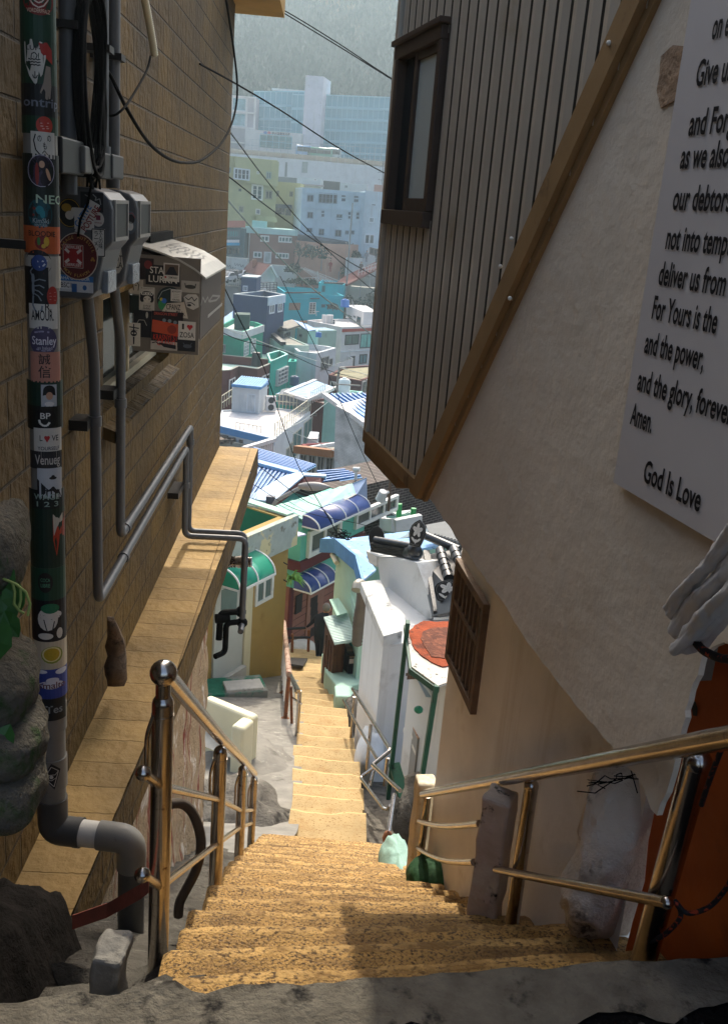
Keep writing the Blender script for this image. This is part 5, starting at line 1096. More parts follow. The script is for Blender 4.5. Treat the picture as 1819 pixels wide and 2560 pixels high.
mb=MB(); mb.prism(ragpix('x',[(600,300),(700,265),(830,262),(900,330),(900,520),(800,560),(680,545),(610,440),(580,370)],zr+.018),V((0,0,.006))); mb.build('rust_core',mat('brown_rust_core','#5e3424',.95,var=.3,vs=9,bump=.8,bs=40,stain=('#7d4a34',.5,14,.1)),rf)
for (p,q_) in ((A_,B_),(B_,C_)):
    mb=MB(); mb.bar(p-V((0,0,.055)),q_-V((0,0,.055)),.05,.07); mb.build('edge_beam',M_dgreen,SH)
for k in (('x',432,420,10.9,'x',265,1880,10.7),('x',715,900,9.65,'x',600,1610,9.5)):
    t=aty(*k[:4]); b=aty(*k[4:]); 
    d=(b-t); b2=b+d*.25 if k[4:][1]==600 else b; mb=MB(); mb.bar(b2,t+V((0,0,.3 if k[1]==432 else .12)),.14,.05,(1,0,0)); mb.build('post',M_dgreen,SH)
mb=MB(); mb.bar(aty('x',320,1560,10.75),aty('x',440,1960,10.3),.14,.05,(0,0,1)); mb.build('foot_brace',M_dgreen,SH)
CB=thing('metal_cabinet','grey metal cabinet with paper labels and a rusty top inside the green shelter','cabinet',aty('x',450,1800,10.4))
ct=-4.75; q0=atz('x',440,1075,ct);q1=atz('x',545,1330,ct);q2=atz('x',600,1325,ct);q3=q0+(q2-q1)*1.8
mb=MB(); mb.prism([q0,q1,q2+(q2-q1)*.6,q3],V((0,0,-1.35))); mb.build('body',mat('grey_cabinet','#8d8c88',.6,var=.08,bump=.05,streak=('#7a4a28',.62,8)),CB)
mb=MB(); mb.prism([p+V((0,0,.003)) for p in (q0,q1,q2+(q2-q1)*.6,q3)],V((0,0,.02))); mb.build('top',mat('rusted_top','#a88870',.8,var=.3,vs=14,bump=.3,stain=('#5a3a28',.55,12,.08)),CB)
CF=wallpl(q0,q1); 
for (x0,y0,x1,y1) in ((415,1215,440,1330),(412,1350,435,1440),(470,1230,498,1330),(497,1370,525,1480)):
    a=CF.uv('x',x0,y0);b=CF.uv('x',x1,y1); mb=MB(); mb.wallrect(CF,min(a[0],b[0]),max(a[0],b[0]),min(a[1],b[1]),max(a[1],b[1]),.001,.004); mb.build('paper_label',M_paper,CB)
mb=MB(); mb.sphere(aty('x',555,1045,9.9),.055,10,(1,1,.8)); mb.build('lidded_pot',mat('green_cap','#1f7a5c',.5,bump=0),label='small green lidded pot on the cabinet under the shelter',cat='pot')
# ------------------------------------------------------------------ white house on the right with coping, barred window, gable and black tiles
WHs=thing('white_house','white house with a weathered coping, a tall gable and a black tiled roof','house',(1.6,13,-7.5))
zc=-4.2; f0=atz('i',410,1032,zc-.0);f1=atz('i',578,1008,zc);n0=atz('i',602,1490,zc);n1=atz('i',765,1445,zc)
mb=MB(); mb.prism([f0,f1,n1,n0],V((0,0,-.17))); mb.build('coping',mat('weathered_coping','#c4c4c0',.85,var=.15,vs=5,bump=.4,bs=30,stain=('#54524e',.57,3,.12)),WHs,bevel=.01)
ins=(f1-f0)*.06
mb=MB(); wl=[f0+ins*6-V((0,0,.17)),n0+ins+(f0-n0)*.02-V((0,0,.17)),n1+(f0-n0)*.02+V((2.2,.9,-.17)),f1+V((2.5,1.5,-.17))]; mb.prism(wl,V((0,0,-4.2))); mb.build('wall',M_wr,WHs)
# lower front wall with barred window below the shelter
wp0=n0+ins+V((.0,.0,0)); wp1=n1+(n1-n0)*1.2
# gable
GY=13.6
gp=[('i',575,1012,15.29),('i',545,815,15.40),('i',700,828,15.07),('i',882,868,14.74),('i',962,1080,14.19),('i',1040,1330,13.64),('i',765,1400,13.53)]
gA=aty(*gp[0]); gB=aty(*gp[5]); GPl=wallpl(gA,gB); gw=[GPl.hit(*p[:3]) for p in gp]
mb=MB(); back=V((1.6,1.3,0)); mb.prism(gw,-GPl.n*.5); mb.build('gable',M_wr,WHs)
mb=MB(); mb.prism([aty('i',455,770,15.51),aty('i',545,815,15.40),aty('i',548,905,15.40),aty('i',480,870,15.51)],V((.5,.6,0))); mb.build('gable_corner',M_wr,WHs)
# ridge of black tiles along the wall head
TR=thing('ridge_tiles','black glazed ridge tiles with a lotus end tile on the white gable','roof tiles',aty('i',660,780,15.29))
r0=aty('i',530,735,15.46);r1=aty('i',820,790,14.85)
for i in range(8):
    t0,t1=i/8,(i+1.15)/8; p=r0.lerp(r1,t0)+V((0,0,.13)); q_=r0.lerp(r1,t1)+V((0,0,.13)); mb=MB(); mb.tube([p,q_],[.062,.054],12); mb.build('round_tile',M_tile,TR)
mb=MB(); 
for j in range(3): mb.bar(r0+V((0,0,.06-.055*j))-(r1-r0)*.02,r1+V((0,0,.06-.055*j)),.19-.015*j,.045)
mb.build('flat_courses',M_tile,TR)
def endtile(c_,nrm,w_,h_,em,par,nm):
    nrm=V(nrm).normalized(); e=V((0,0,1)).cross(nrm).normalized(); up=nrm.cross(e)
    S=lambda a,b,l: V(c_)+e*a*w_/2+up*b*h_/2+nrm*(.03+l)
    ol=[(-.62,-1),(.62,-1),(.98,-.2),(1,.1),(.85,.5),(.5,.8),(.0,1.05),(-.5,.8),(-.85,.5),(-1,.1),(-.98,-.2)]
    mb=MB(); mb.prism([S(a,b,-.03) for a,b in ol],nrm*.05); o=mb.build(nm,M_tile,par,bevel=.006)
    if em:
        mb=MB(); lf=.022; wt=flat('#c9c9c4')
        for a in range(5): A=math.pi/2+a*1.2566; shape(mb,S,oval(.34*math.cos(A),.22+.26*math.sin(A),.30,.17,14,A),lf)
        shape(mb,S,oval(-.3,-.52,.34,.10,12,-.5),lf); shape(mb,S,oval(.3,-.52,.34,.10,12,.5),lf); shape(mb,S,oval(0,-.62,.12,.18,12),lf)
        stroke(mb,S,[(a*.84,b*.86) for a,b in ol+ol[:1]],.009,lf)
        mb.build('lotus_emblem',wt,o)
        mb=MB()
        for a in range(5): A=math.pi/2+a*1.2566; stroke(mb,S,[(.05*math.cos(A),.22+.05*math.sin(A)),(.5*math.cos(A),.22+.4*math.sin(A))],.008,lf+.002)
        mb.build('emblem_line',M_tile,o)
    return o
endtile(aty('i',548,650,15.62),(-.25,-1,.25),.27,.37,False,TR,'end_tile')
endtile(aty('i',895,620,14.52),(-.45,-1,.3),.27,.42,True,TR,'end_tile')
mb=MB(); mb.sphere(aty('i',862,765,14.58),.125,14,(1,1,1)); mb.tube([aty('i',800,780,14.96),aty('i',880,790,14.52)],.11,14); mb.build('ridge_end_block',M_tile,TR)
ra=aty('i',905,650,14.96); rb_=aty('i',1240,760,14.52)
mb=MB(); mb.tube([ra+V((.1,.1,0)),rb_],.07,12); mb.build('side_ridge',M_tile,TR)
# tiled slope
BR=thing('tiled_roof','black tiled roof slope with round cover tiles and a lotus eave tile','roof',aty('i',1060,1000,14.30))
s0=aty('i',905,810,14.85);s1=aty('i',1010,1320,13.42);s2=aty('i',1300,1250,12.98);s3=aty('i',1300,740,14.74)
mb=MB(); mb.prism([s0,s1,s2,s3],V((.02,.02,-.06))); mb.build('tile_bed',M_tile,BR)
for (k0,k1) in ((('i',1075,800,14.58),('i',1150,1040,13.86)),(('i',1190,790,14.41),('i',1290,1010,13.75)),(('i',960,800,14.79),('i',1050,1320,13.42))):
    p=aty(*k0);q_=aty(*k1); m_=5
    if k0[1]==960:
        mb=MB(); mb.bar(p+V((0,0,.05)),q_+V((0,0,.05)),.10,.07); mb.build('verge_tile',M_tile,BR); continue
    for i in range(m_):
        a=p.lerp(q_,i/m_)+V((0,0,.08)); b=p.lerp(q_,(i+1.1)/m_)+V((0,0,.08)); mb=MB(); mb.tube([a,b],[.075,.086],12); mb.build('cover_tile',M_tile,BR)
endtile(aty('i',1150,1110,13.59),(-.3,-1,.5),.42,.34,True,BR,'eave_tile')
mb=MB(); mb.bar(aty('i',1030,1335,13.42),aty('i',1170,1320,13.37),.12,.035); mb.build('eave_flashing',M_whm,BR)
# barred window of the white house under the shelter
mb=MB(); BWp=[aty('x',470,640,10.9),aty('x',660,900,10.3)]; BW=PL(aty('x',455,900,11.3),u=aty('x',650,900,10.6)-aty('x',455,900,11.3)); 
if BW.n.dot(EYE-BW.o)<0: BW.n=-BW.n
BWt=thing('window_grille','rusty bar grille of the window behind the steel shelter','window grille',BW.w(.3,-4.9))
a=BW.uv('x',455,620);b=BW.uv('x',655,1050); z1,z0=a[1],b[1]
MB().wallrect(BW,-.15,b[0]+.6,z0-2.2,z1+.05,-.3,-.05).build('wall_panel',M_wr,BWt)
for i in range(9):
    u=-.02+(b[0]+.04)*i/8; MB().wallrect(BW,u-.015,u+.015,z0,z1,.0,.03).build('bar',mat('brown_bar','#6a5444',.6,var=.2,bump=.1),BWt)
MB().wallrect(BW,-.05,b[0]+.05,(z0+z1)/2-.02,(z0+z1)/2+.02,.03,.05).build('cross_bar',M_trimd,BWt)
mb=MB(); mb.prism([aty('x',510,690,10.4),aty('x',640,810,9.85),aty('x',685,850,9.8),aty('x',680,930,9.8),aty('x',625,925,9.85)],V((.02,.14,.02))); mb.build('gutter_end',mat('pale_blue_paint','#aebfcb',.7,var=.06,bump=.1),label='pale blue boxed gutter end below the rusty shelter roof',cat='gutter')
# ------------------------------------------------------------------ mint house with blue roof trim, boiler cupboards, flue
MN=thing('mint_house','pale mint house with a blue trimmed roof beside the lower steps','house',(-.3,20,-9))
mp=[('v',735,370,21.0),('v',735,1250,20.6),('v',1140,1640,17.6),('v',1100,790,17.9),('v',990,530,19.3)]
fl=[aty('v',740,360,21.2),aty('v',990,510,19.4),aty('v',1090,800,17.9)]
zt=[p.z for p in fl]
mb=MB()
base=[V((p.x,p.y,-10)) for p in fl]; n_in=V((2.6,.9,0))
mb.add(base+fl,[(0,1,4,3),(1,2,5,4)]); bb=[p+n_in for p in base];ff=[p+n_in for p in fl]
mb.quad(base[0],fl[0],ff[0],bb[0]); mb.quad(base[2],fl[2],ff[2],bb[2])
p0=aty('v',650,300,21.6); mb.add([],[])
mb.build('wall',M_mint,MN)
M_bluroof=mat('worn_blue_roof','#86abd6',.7,spec=.12,var=.08,vs=2,bump=.15,stain=('#4a4038',.6,7,.06),stain2=('#dfe6ee',.58,2,.15))
tr=[aty('v',545,240,21.6),aty('v',735,240,21.0),aty('v',1005,455,19.2),aty('v',1090,770,17.8)]
inn=[aty('v',630,215,22.0),aty('v',850,255,21.2),aty('v',1105,460,19.3),aty('v',1245,640,18.2)]
mb=MB()
for i in range(3): mb.prism([tr[i],tr[i+1],inn[i+1],inn[i]],V((0,0,-.05)))
mb.build('roof_edge',M_bluroof,MN)
mb=MB()
for i in range(3): mb.quad(tr[i]+V((0,-.01,.0)),tr[i+1]+V((0,-.01,0)),tr[i+1]+V((0,-.01,-.34)),tr[i]+V((0,-.01,-.34)))
o=mb.build('fascia',M_blu,MN); s_=o.modifiers.new('s','SOLIDIFY'); s_.thickness=.05
mb=MB(); mb.prism([inn[0]-V((0,0,.03)),inn[1]-V((0,0,.03)),inn[2]-V((0,0,.03)),aty('i',1240,700,19.5),aty('i',1150,560,21.5),aty('v',900,235,22.6)],V((0,0,-.06))); mb.build('roof',M_bluroof,MN)
mb=MB(); mb.prism([aty('i',610,650,21.8),aty('i',1150,540,21.6),aty('i',1160,580,21.0),aty('i',620,690,21.0)],V((0,0,-.3))); mb.build('roof_band',mat('grey_blue_gutter','#5a6f78',.6,bump=.05),MN)
MF=wallpl(fl[1],fl[2])
win(MN,MF,'v',905,930,1030,1330,'#a9c9b8','#3c3a38',.05,.04,0)
mb=MB(); mb.tube([aty('v',680,450,21.2),aty('v',735,560,20.8)],.06,10); mb.build('drain_pipe',mat('cream_pipe','#cfc8b0',.5,bump=0),MN)
mb=MB(); mb.prism([aty('v',640,1030,19.8),aty('v',760,1012,20.2),aty('v',880,1200,19.3),aty('v',735,1240,18.9)],V((0,0,-.03))); mb.build('canopy',M_mint,MN)
# two boiler cupboards
def cupboard(lab,top,zt,zb,mt,tm,extra=None):
    t=thing('boiler_cupboard',lab,'cupboard',(sum(p.x for p in top)/4,sum(p.y for p in top)/4,zb),'brown cupboards along the lower steps')
    mb=MB(); mb.prism([V((p.x,p.y,zt)) for p in top],V((0,0,zb-zt))); mb.build('body',mt,t,bevel=.01)
    return t
z1=-7.05
tp=[atz('v',585,1330,z1),atz('v',700,1600,z1),atz('v',850,1560,z1),atz('v',760,1300,z1)]
K1=cupboard('tall brown cupboard under a corrugated white lid, beside the mint house',tp,z1,-9.3,M_brown,None)
lidp=[aty('v',568,1268,19.3),aty('v',705,1608,18.0),aty('v',990,1560,18.3),aty('v',875,1205,19.5)]
o=ribbed(K1,'corrugated_lid',lidp[0],lidp[1],lidp[2],lidp[3],18,mat('white_corrugated','#c3d6d0',.6,var=.06,bump=.05),mat('white_corrugated','#c3d6d0'),.04,.02,.03)
FK=wallpl(tp[0],tp[1])
mb=MB(); 
for a in (.25,.5,.75):
    p=tp[0].lerp(tp[1],a); mb=MB(); mb.par(p+FK.n*.002-V((0,0,2.1)),V((0,0,1.95)),FK.u*.05,FK.n*.02); mb.build('batten',M_brown,K1)
z2=-7.35; tp2=[atz('v',840,1625,z2),atz('v',900,1790,z2),atz('v',1115,1780,z2),atz('v',1060,1610,z2)]
K2=cupboard('dark steel cupboard with stickers and a rust stained top, below the ribbed flue hose',tp2,z2,-9.0,mat('dark_steel_box','#1d1a18',.5,var=.2,vs=5,bump=.1,stain=('#5a3a26',.62,2.5,.1)),None)
mb=MB(); mb.prism([V((p.x,p.y,z2+.003)) for p in tp2],V((0,0,.02))); mb.build('top',mat('rusty_box_top','#8a6a52',.6,var=.3,vs=5,bump=.2,stain=('#4a2c1c',.52,4,.1)),K2)
FB=wallpl(tp2[1],tp2[2])
for x0,y0,x1,y1 in ((900,1805,985,1860),(1010,1815,1070,1865)):
    a=FB.uv('v',x0,y0);b=FB.uv('v',x1,y1); mb=MB(); mb.wallrect(FB,min(a[0],b[0]),max(a[0],b[0]),b[1],a[1],.002,.006); mb.build('sticker',flat('#b9a8a0'),K2)
mb=MB(); mb.sphere(atz('v',952,1600,z2+.08),.10,10,(1,1,.7)); mb.build('plastic_bowl',mat('teal_plastic','#2a8a80',.5,bump=0),label='small teal plastic bowl upside down on the dark steel cupboard',cat='bowl')
mb=MB(); p=atz('v',975,1745,z2+.06)
for i in range(6): mb.box(p+V((rnd.uniform(-.15,.15),rnd.uniform(-.1,.1),.02*i)),.16,.1,.04,rnd.random()*3)
mb.build('metal_scraps',M_iron,label='small pile of dark metal scraps on top of the steel cupboard',cat='scraps')
FL=thing('flue_hose','ribbed grey flue hose with a bent steel cowl rising from the cupboards','flue',aty('v',1010,1600,17.9))
hp=bent([aty('v',1005,1610,18.0),aty('v',1020,1300,17.9),aty('v',1065,1080,17.7),aty('v',1075,900,17.6)],.5,8)
dense=[]
for a,b in zip(hp,hp[1:]):
    m_=max(1,int((b-a).length/.035))
    for i in range(m_): dense.append(a.lerp(b,i/m_))
mb=MB(); mb.tube(dense,[.125 if i%2 else .105 for i in range(len(dense))],12); mb.build('hose',mat('grey_hose','#6d645a',.6,var=.15,bump=.1),FL)
mb=MB(); mb.tube(bent([aty('v',1075,920,17.6),aty('v',1060,835,17.6),aty('v',1010,835,17.5),aty('v',995,915,17.4)],.3,8),.11,12); mb.build('cowl',mat('dull_steel','#a39c8c',.35,metal=.6,bump=.05),FL)
mb=MB(); mb.prism([onst('h',1070,1280)+V((0,0,.55)),onst('h',1060,1430)+V((.1,0,.45)),onst('h',1160,1560)+V((.15,0,.35)),onst('h',1160,1560)+V((.6,.3,.35)),onst('h',1070,1280)+V((.7,0,.55))],V((0,0,-1.2))); mb.build('mint_plinth',M_mint,label='low mint painted plinth under the brown cupboards',cat='plinth',bevel=.03)
mb=MB(); mb.box(onst('h',1230,1500,.25)+V((.12,.1,-.2)),.35,.45,.6,.1); mb.build('mint_block',M_mint,label='small mint painted concrete block at the corner of the steps',cat='block',bevel=.03)
# ------------------------------------------------------------------ teal house with pink boards and navy awnings at the foot of the steps
C0=aty('v',250,600,24.9); HF=PL(C0,R(28)); HF.n=HF.n if HF.n.dot(EYE-C0)>0 else -HF.n
HL=PL(C0,R(-62)); HL.n=HL.n if HL.n.dot(EYE-C0)>0 else -HL.n
TH=thing('teal_house','two storey teal house with maroon trim, pink boarded ground floor and large windows','house',V((C0.x,C0.y,-11)))
zs=C0.z; rd=HF.hit('g',905,748,.12); rc2=HF.hit('g',1365,505,.12); zt_=min(rd.z,rc2.z)-.12; zg=HF.uv('v',250,830)[1]
def hbox(z0,z1,n,mt,nm,ulen=HF.uv('g',1462,545)[0],llen=1.3):
    mb=MB(); p=[HF.w(0,0,n)+HL.n*n]; a=V((p[0].x,p[0].y,z0)); b=a+HF.u*ulen; c_=a+HL.u*llen
    mb.prism([a,b,b+HL.u*llen,c_],V((0,0,z1-z0))); return mb.build(nm,mt,TH)
hbox(zg-.15,zs-.14,0,M_mintd,'band_wall'); hbox(zs-.14,zs+.14,.10,M_maro,'trim'); hbox(zs+.14,zt_,0,M_mintd,'upper_wall'); hbox(-11.5,zg-.15,-.25,M_pink,'lower_wall')
HFi=PL(HF.w(0,0,-.25),u=HF.u); HFi.n=HF.n
# upper windows
a=HF.uv('v',270,545); b=HF.uv('v',480,170)
winr(TH,HF,.30,2.05,zs+.16,zt_-.28,'#d4d3cc','#3a4a46',.14,.10,1)
winr(TH,HF,2.9,5.6,zs+.35,zt_-.35,'#d4d3cc','#3a4442',.12,.10,2)
f0=HF.uv('g',1025,860,.55); f1=HF.uv('g',1495,605,.55)
awning('upper navy barrel awning over the windows of the teal house',HF,f0[0],f1[0],(f0[1]+f1[1])/2,.55,.32,M_navya,M_whm,4,group='navy awnings on the teal house')
f0=HF.uv('v',395,975,.55); f1=HF.uv('v',735,757,.55)
awning('lower navy barrel awning above the pink boarded door',HF,f0[0],f1[0],(f0[1]+f1[1])/2,.55,.36,M_navya,M_whm,3,group='navy awnings on the teal house')
# pink boards, door with black slots
M_slot=mat('black_slot','#14100f',.5,bump=0,var=0)
for i in range(10):
    zz=zg-.35-.22*i; mb=MB(); mb.wallrect(HFi,.0,3.9,zz-.012,zz,.0,.012); mb.build('board_line',mat('board_groove','#5a382e',.8,bump=0),TH)
def slot(x0,y0,x1,y1,nm='door_slot'):
    a=HFi.uv('v',x0,y0);b=HFi.uv('v',x1,y1); mb=MB(); mb.wallrect(HFi,min(a[0],b[0]),max(a[0],b[0]),min(a[1],b[1]),max(a[1],b[1]),.005,.04); mb.build(nm,M_slot,TH)
a=HFi.uv('v',350,1000);b=HFi.uv('v',520,1500)
mb=MB(); mb.wallrect(HFi,a[0],b[0],b[1]-.6,a[1]+.25,.0,.035); dd=mb.build('door',mat('pink_door','#8f6250',.6,var=.08,bump=.05),TH)
for y in (1050,1155,1260,1440): slot(385,y-35,470,y+25)
slot(200,990,265,1180,'side_window')
mb=MB(); mb.wallrect(HFi,-.05,.12,-11.2,zg-.16,.0,.06); mb.build('maroon_post',M_maro,TH)
# polycarbonate roof and flashing
ra=atz('g',625,605,rd.z+.12);rb2=atz('g',1330,400,rc2.z+.16)
PR_=thing('sheet_roof','pale green corrugated sheet roof over the teal house','roof',(ra+rc2)/2)
ribbed(PR_,'sheet',ra,rb2,rc2,rd,8,M_poly,M_poly,.16,.012)
mb=MB(); mb.prism([rb2,atz('g',1462,345,rb2.z+.3),HF.hit('g',1468,540,.14),rc2],V((0,0,-.04))); mb.build('end_flashing',mat('pale_flashing','#9aa9c6',.6,var=.08,bump=.1,bs=6),PR_)
mb=MB(); mb.bar(rd,rc2,.06,.06); mb.build('eave_bar',mat('grey_gutter','#5a5f62',.5,bump=0),PR_)
mb=MB(); mb.prism([aty('g',770,825,24.6),aty('g',905,868,24.3),aty('g',790,890,24.0),aty('g',700,860,24.2)],V((0,0,-.04))); mb.build('side_canopy',mat('lilac_sheet','#aeb2c6',.5,bump=0),PR_)
# fern on the wall
FN=thing('fern','bright green fern growing from the wall corner of the ochre house','plant',aty('v',145,760,24.2)); mb=MB(); c_=aty('v',140,755,24.2)
for i in range(34):
    A=rnd.random()*6.28; e=rnd.uniform(-.3,1); d=V((math.cos(A),math.sin(A)*.6-.3,e)).normalized(); L_=rnd.uniform(.25,.5); w_=d.orthogonal().normalized()*.025
    mb.add([c_-w_,c_+w_,c_+d*L_*.6+w_*1.5+V((0,0,.03)),c_+d*L_-V((0,0,.10)),c_+d*L_*.6-w_*1.5+V((0,0,.03))],[(0,1,2,3,4)])
mb.build('fronds',mat('fern_leaf','#5f8f3a',.6,bump=0),FN)
# rail and post beyond, pale rock, drain grate
R5=thing('lane_handrail','dark handrail that the person holds at the foot of the steps','handrail',aty('v',160,1800,23.8))
for pts,r_ in (([('v',80,1415,23.7),('v',330,1400,24.0)],.035),([('v',80,1530,23.7),('v',390,1525,24.1)],.035)): tb(R5,'rail',pts,r_,M_iron)
for pts in ([('v',160,1480,23.8),('v',155,1810,23.8)],[('v',375,1430,24.1),('v',365,1730,24.1)]): tb(R5,'post',pts,.04,M_rust2)
stone(aty('v',280,1650,24.6)-V((0,0,.1)),.45,.4,.3,M_conc2,'pale rock under the dark handrail at the foot of the steps','stone')
g=[onst('h',785,1170,.02),onst('h',945,1180,.02),onst('h',900,1255,.02),onst('h',775,1235,.02)]
GR=thing('drain_grate','dark rectangular drain grate set in the yellow steps','drain',g[0]); mb=MB()
mb.prism([p+V((0,0,.10)) for p in g],V((0,0,.03))); mb.build('frame',mat('grate_iron','#3a3c3e',.6,metal=.3,bump=.1),GR)
for i in range(7):
    t=(i+.5)/7; mb=MB(); mb.bar(g[0].lerp(g[1],t)+V((0,0,.145)),g[3].lerp(g[2],t)+V((0,0,.145)),.05,.02); mb.build('slat',M_iron,GR)
# street lamp
LPm=thing('street_lamp','street lamp with a long oval head on a curved arm','street lamp',aty('g',595,740,23.4))
lp=bent([aty('g',600,760,23.4),aty('g',604,590,23.4),aty('g',650,545,23.4),aty('g',840,445,23.3)],.35,8)
mb=MB(); mb.tube(lp,.05,10); mb.build('arm',mat('grey_lamp_arm','#8d8f8e',.5,var=.1,bump=.05),LPm)
ha=aty('g',838,425,23.3);hb=aty('g',1115,432,23.0); mb=MB(); d=(hb-ha); N_=14
mb.tube([ha+d*(i/N_) for i in range(N_+1)],[.02+.095*math.sin(math.pi*min(1,.06+i/N_*.97))**.6 for i in range(N_+1)],14); mb.build('lamp_head',mat('lamp_head','#8c8884',.45,var=.05,bump=0),LPm)
mb=MB(); mb.box(aty('g',575,590,23.5),.22,.18,.42); mb.build('control_box',mat('dark_blue_box','#2c3a50',.5,bump=0),LPm)
mb=MB(); mb.tube([aty('g',598,735,23.4),aty('g',598,735,23.4)-V((0,0,5))],.06,10); mb.build('pole',mat('grey_lamp_arm','#8d8f8e'),LPm)
MB().box(aty('g',520,760,22.5),.5,.4,.35,.2).build('rooftop_box',M_wr,label='small white box on the green roof terrace',cat='box')
# blue roofed house behind
BH=thing('blue_roof_house','house with pale blue ribbed sheet roofs and a maroon gable','house',(-1.5,30,-9.5))
p=lambda x,y,Y: aty('g',x,y,Y)
ribbed(BH,'roof_slope',p(400,215,29.8),p(845,322,30.0),p(600,585,27.6),p(250,520,27.6),12,M_blusheet,M_rib,.06,.05)
ribbed(BH,'roof_slope',p(420,75,33.5),p(1000,238,33.0),p(850,318,30.1),p(400,205,29.9),0,M_blusheet,M_rib)
mb=MB()
for i in range(9):
    t=(i+.5)/9; a=p(420,75,33.5).lerp(p(400,205,29.9),t)+V((0,0,.04)); b=p(1000,238,33.0).lerp(p(850,318,30.1),t)+V((0,0,.04)); mb.bar(a,b,.10,.05)
mb.build('ribs',M_rib,BH)
mb=MB(); mb.bar(p(390,205,29.85)+V((0,0,.05)),p(830,322,30.0)+V((0,0,.05)),.35,.10); mb.build('ridge_cap',mat('blue_cap','#8db4d8',.5,bump=0),BH)
mb=MB(); mb.prism([p(600,585,27.5),p(345,553,27.6),p(705,345,29.2),p(830,312,30.0),p(1088,330,29.8),p(1085,350,29.5),p(890,340,29.4)],V((0,0,.06))); mb.build('verge_flashing',mat('white_flashing','#9db6d2',.6,var=.05,bump=0),BH)
mb=MB(); mb.prism([p(612,570,27.55),p(888,342,29.35),p(1040,352,29.4),p(1040,400,29.2),p(850,440,29),p(620,620,27.5)],V((.1,.5,0))); mb.build('gable',M_maro,BH)
mb=MB(); mb.prism([p(1040,330,29.9),p(1088,330,29.9),p(1090,370,29.6),p(1040,372,29.6)],V((0,0,.02))); mb.build('blue_end',M_blu,BH)
ribbed(BH,'roof_slope',p(1000,285,32.0),p(1240,275,32.4),p(1425,345,31.5),p(1045,410,30.4),0,M_blusheet,M_rib)
mb=MB()
for i in range(5):
    t=(i+.6)/5.2; a=p(1000,285,32.0).lerp(p(1045,410,30.4),t)+V((0,0,.04)); b=p(1240,275,32.4).lerp(p(1425,345,31.5),t)+V((0,0,.04)); mb.bar(a,b,.09,.05)
mb.build('ribs',M_rib,BH)
mb=MB(); mb.prism([V((a_.x,a_.y,-7.6)) for a_ in (p(360,560,28.4),p(600,600,28.2),p(1300,420,31),p(1350,330,33),p(430,200,33))],V((0,0,-3.5))); mb.build('wall',M_mintd,BH)
mb=MB(); c_=p(1365,290,31.2); mb.tube([c_-V((0,0,.3)),c_+V((0,0,.06))],.05,8); mb.tube([c_+V((-.09,0,.07)),c_+V((.11,-.08,.10))],.075,10); mb.build('chimney_cowl',M_whm,BH)
# dark brick house on the right behind
DB=PL(aty('g',1480,900,31),R(40)); DB.n=DB.n if DB.n.dot(EYE-DB.o)>0 else -DB.n
DBt=thing('dark_brick_house','dark brown brick house wall behind the navy awning','house',aty('g',1500,900,31))
m_=brickmat('dark_brick','#3d2c26',.30,.10,groove='#8a8078',bump=.2,var=.25,mort=.014)
mb=MB(); a=DB.uv('g',1330,850)[0]; zt2=DB.uv('g',1470,410)[1]; mb.wallrect(DB,-1.6,5.0,-14,zt2,-2,0); mb.build('wall',m_,DBt,uvpl=lambda P:((P-DB.o).dot(DB.u),P.z))
# person
PE=thing('person','person in dark clothes seen from behind, stepping down and holding the rail','person',aty('v',510,1800,23.55))
hd=aty('v',608,1150,23.75); ft=aty('v',512,1795,23.5); sc_=1.0
def J(x,y,Y): return aty('v',x,y,Y)
JT={'pel':J(512,1500,23.62),'wst':J(512,1420,23.62),'chs':J(535,1290,23.68),'nck':J(578,1215,23.72),'lsh':J(468,1265,23.72),'rsh':J(610,1250,23.6),'lel':J(415,1335,23.85),'lha':J(345,1392,24.0),'rel':J(640,1350,23.5),'rha':J(625,1450,23.4),
'lhp':J(482,1510,23.66),'lkn':J(492,1640,23.66),'lan':J(488,1765,23.66),'lto':J(500,1790,23.45),'rhp':J(545,1510,23.58),'rkn':J(545,1640,23.56),'ran':J(540,1775,23.5),'rto':J(525,1805,23.3)}
names=list(JT); E_=[('pel','wst'),('wst','chs'),('chs','nck'),('chs','lsh'),('chs','rsh'),('lsh','lel'),('lel','lha'),('rsh','rel'),('rel','rha'),('pel','lhp'),('lhp','lkn'),('lkn','lan'),('lan','lto'),('pel','rhp'),('rhp','rkn'),('rkn','ran'),('ran','rto')]
RDS={'pel':.16,'wst':.155,'chs':.185,'nck':.065,'lsh':.085,'rsh':.085,'lel':.055,'lha':.035,'rel':.055,'rha':.038,'lhp':.115,'lkn':.085,'lan':.06,'lto':.045,'rhp':.115,'rkn':.085,'ran':.06,'rto':.045}
L0=LOC[PE.name]; me=bpy.data.meshes.new('clothed_body'); me.from_pydata([tuple(JT[n]-L0) for n in names],[(names.index(a),names.index(b)) for a,b in E_],[])
bo=bpy.data.objects.new('clothed_body',me); COL.objects.link(bo); bo.parent=PE; LOC[bo.name]=L0
sk=bo.modifiers.new('skin','SKIN'); me.skin_vertices[0].data[0].use_root=True
for i,n in enumerate(names): me.skin_vertices[0].data[i].radius=(RDS[n]*.92,RDS[n]*.92)
sk.use_smooth_shade=True; bo.modifiers.new('sub','SUBSURF').render_levels=2
me.materials.append(mat('navy_black_cloth','#14171d',.9,var=.2,vs=12,bump=.4,bs=30))
mb=MB(); mb.sphere(hd,.115,18,(.9,1,1.15)); fd=V((.55,.75,-.25)).normalized(); mb.sphere(hd+fd*.115+V((0,0,-.01)),.022,8); sd_=fd.cross(V((0,0,1))).normalized()
for s_ in (-1,1): mb.sphere(hd+sd_*s_*.105,.03,8,(.6,1,1.3))
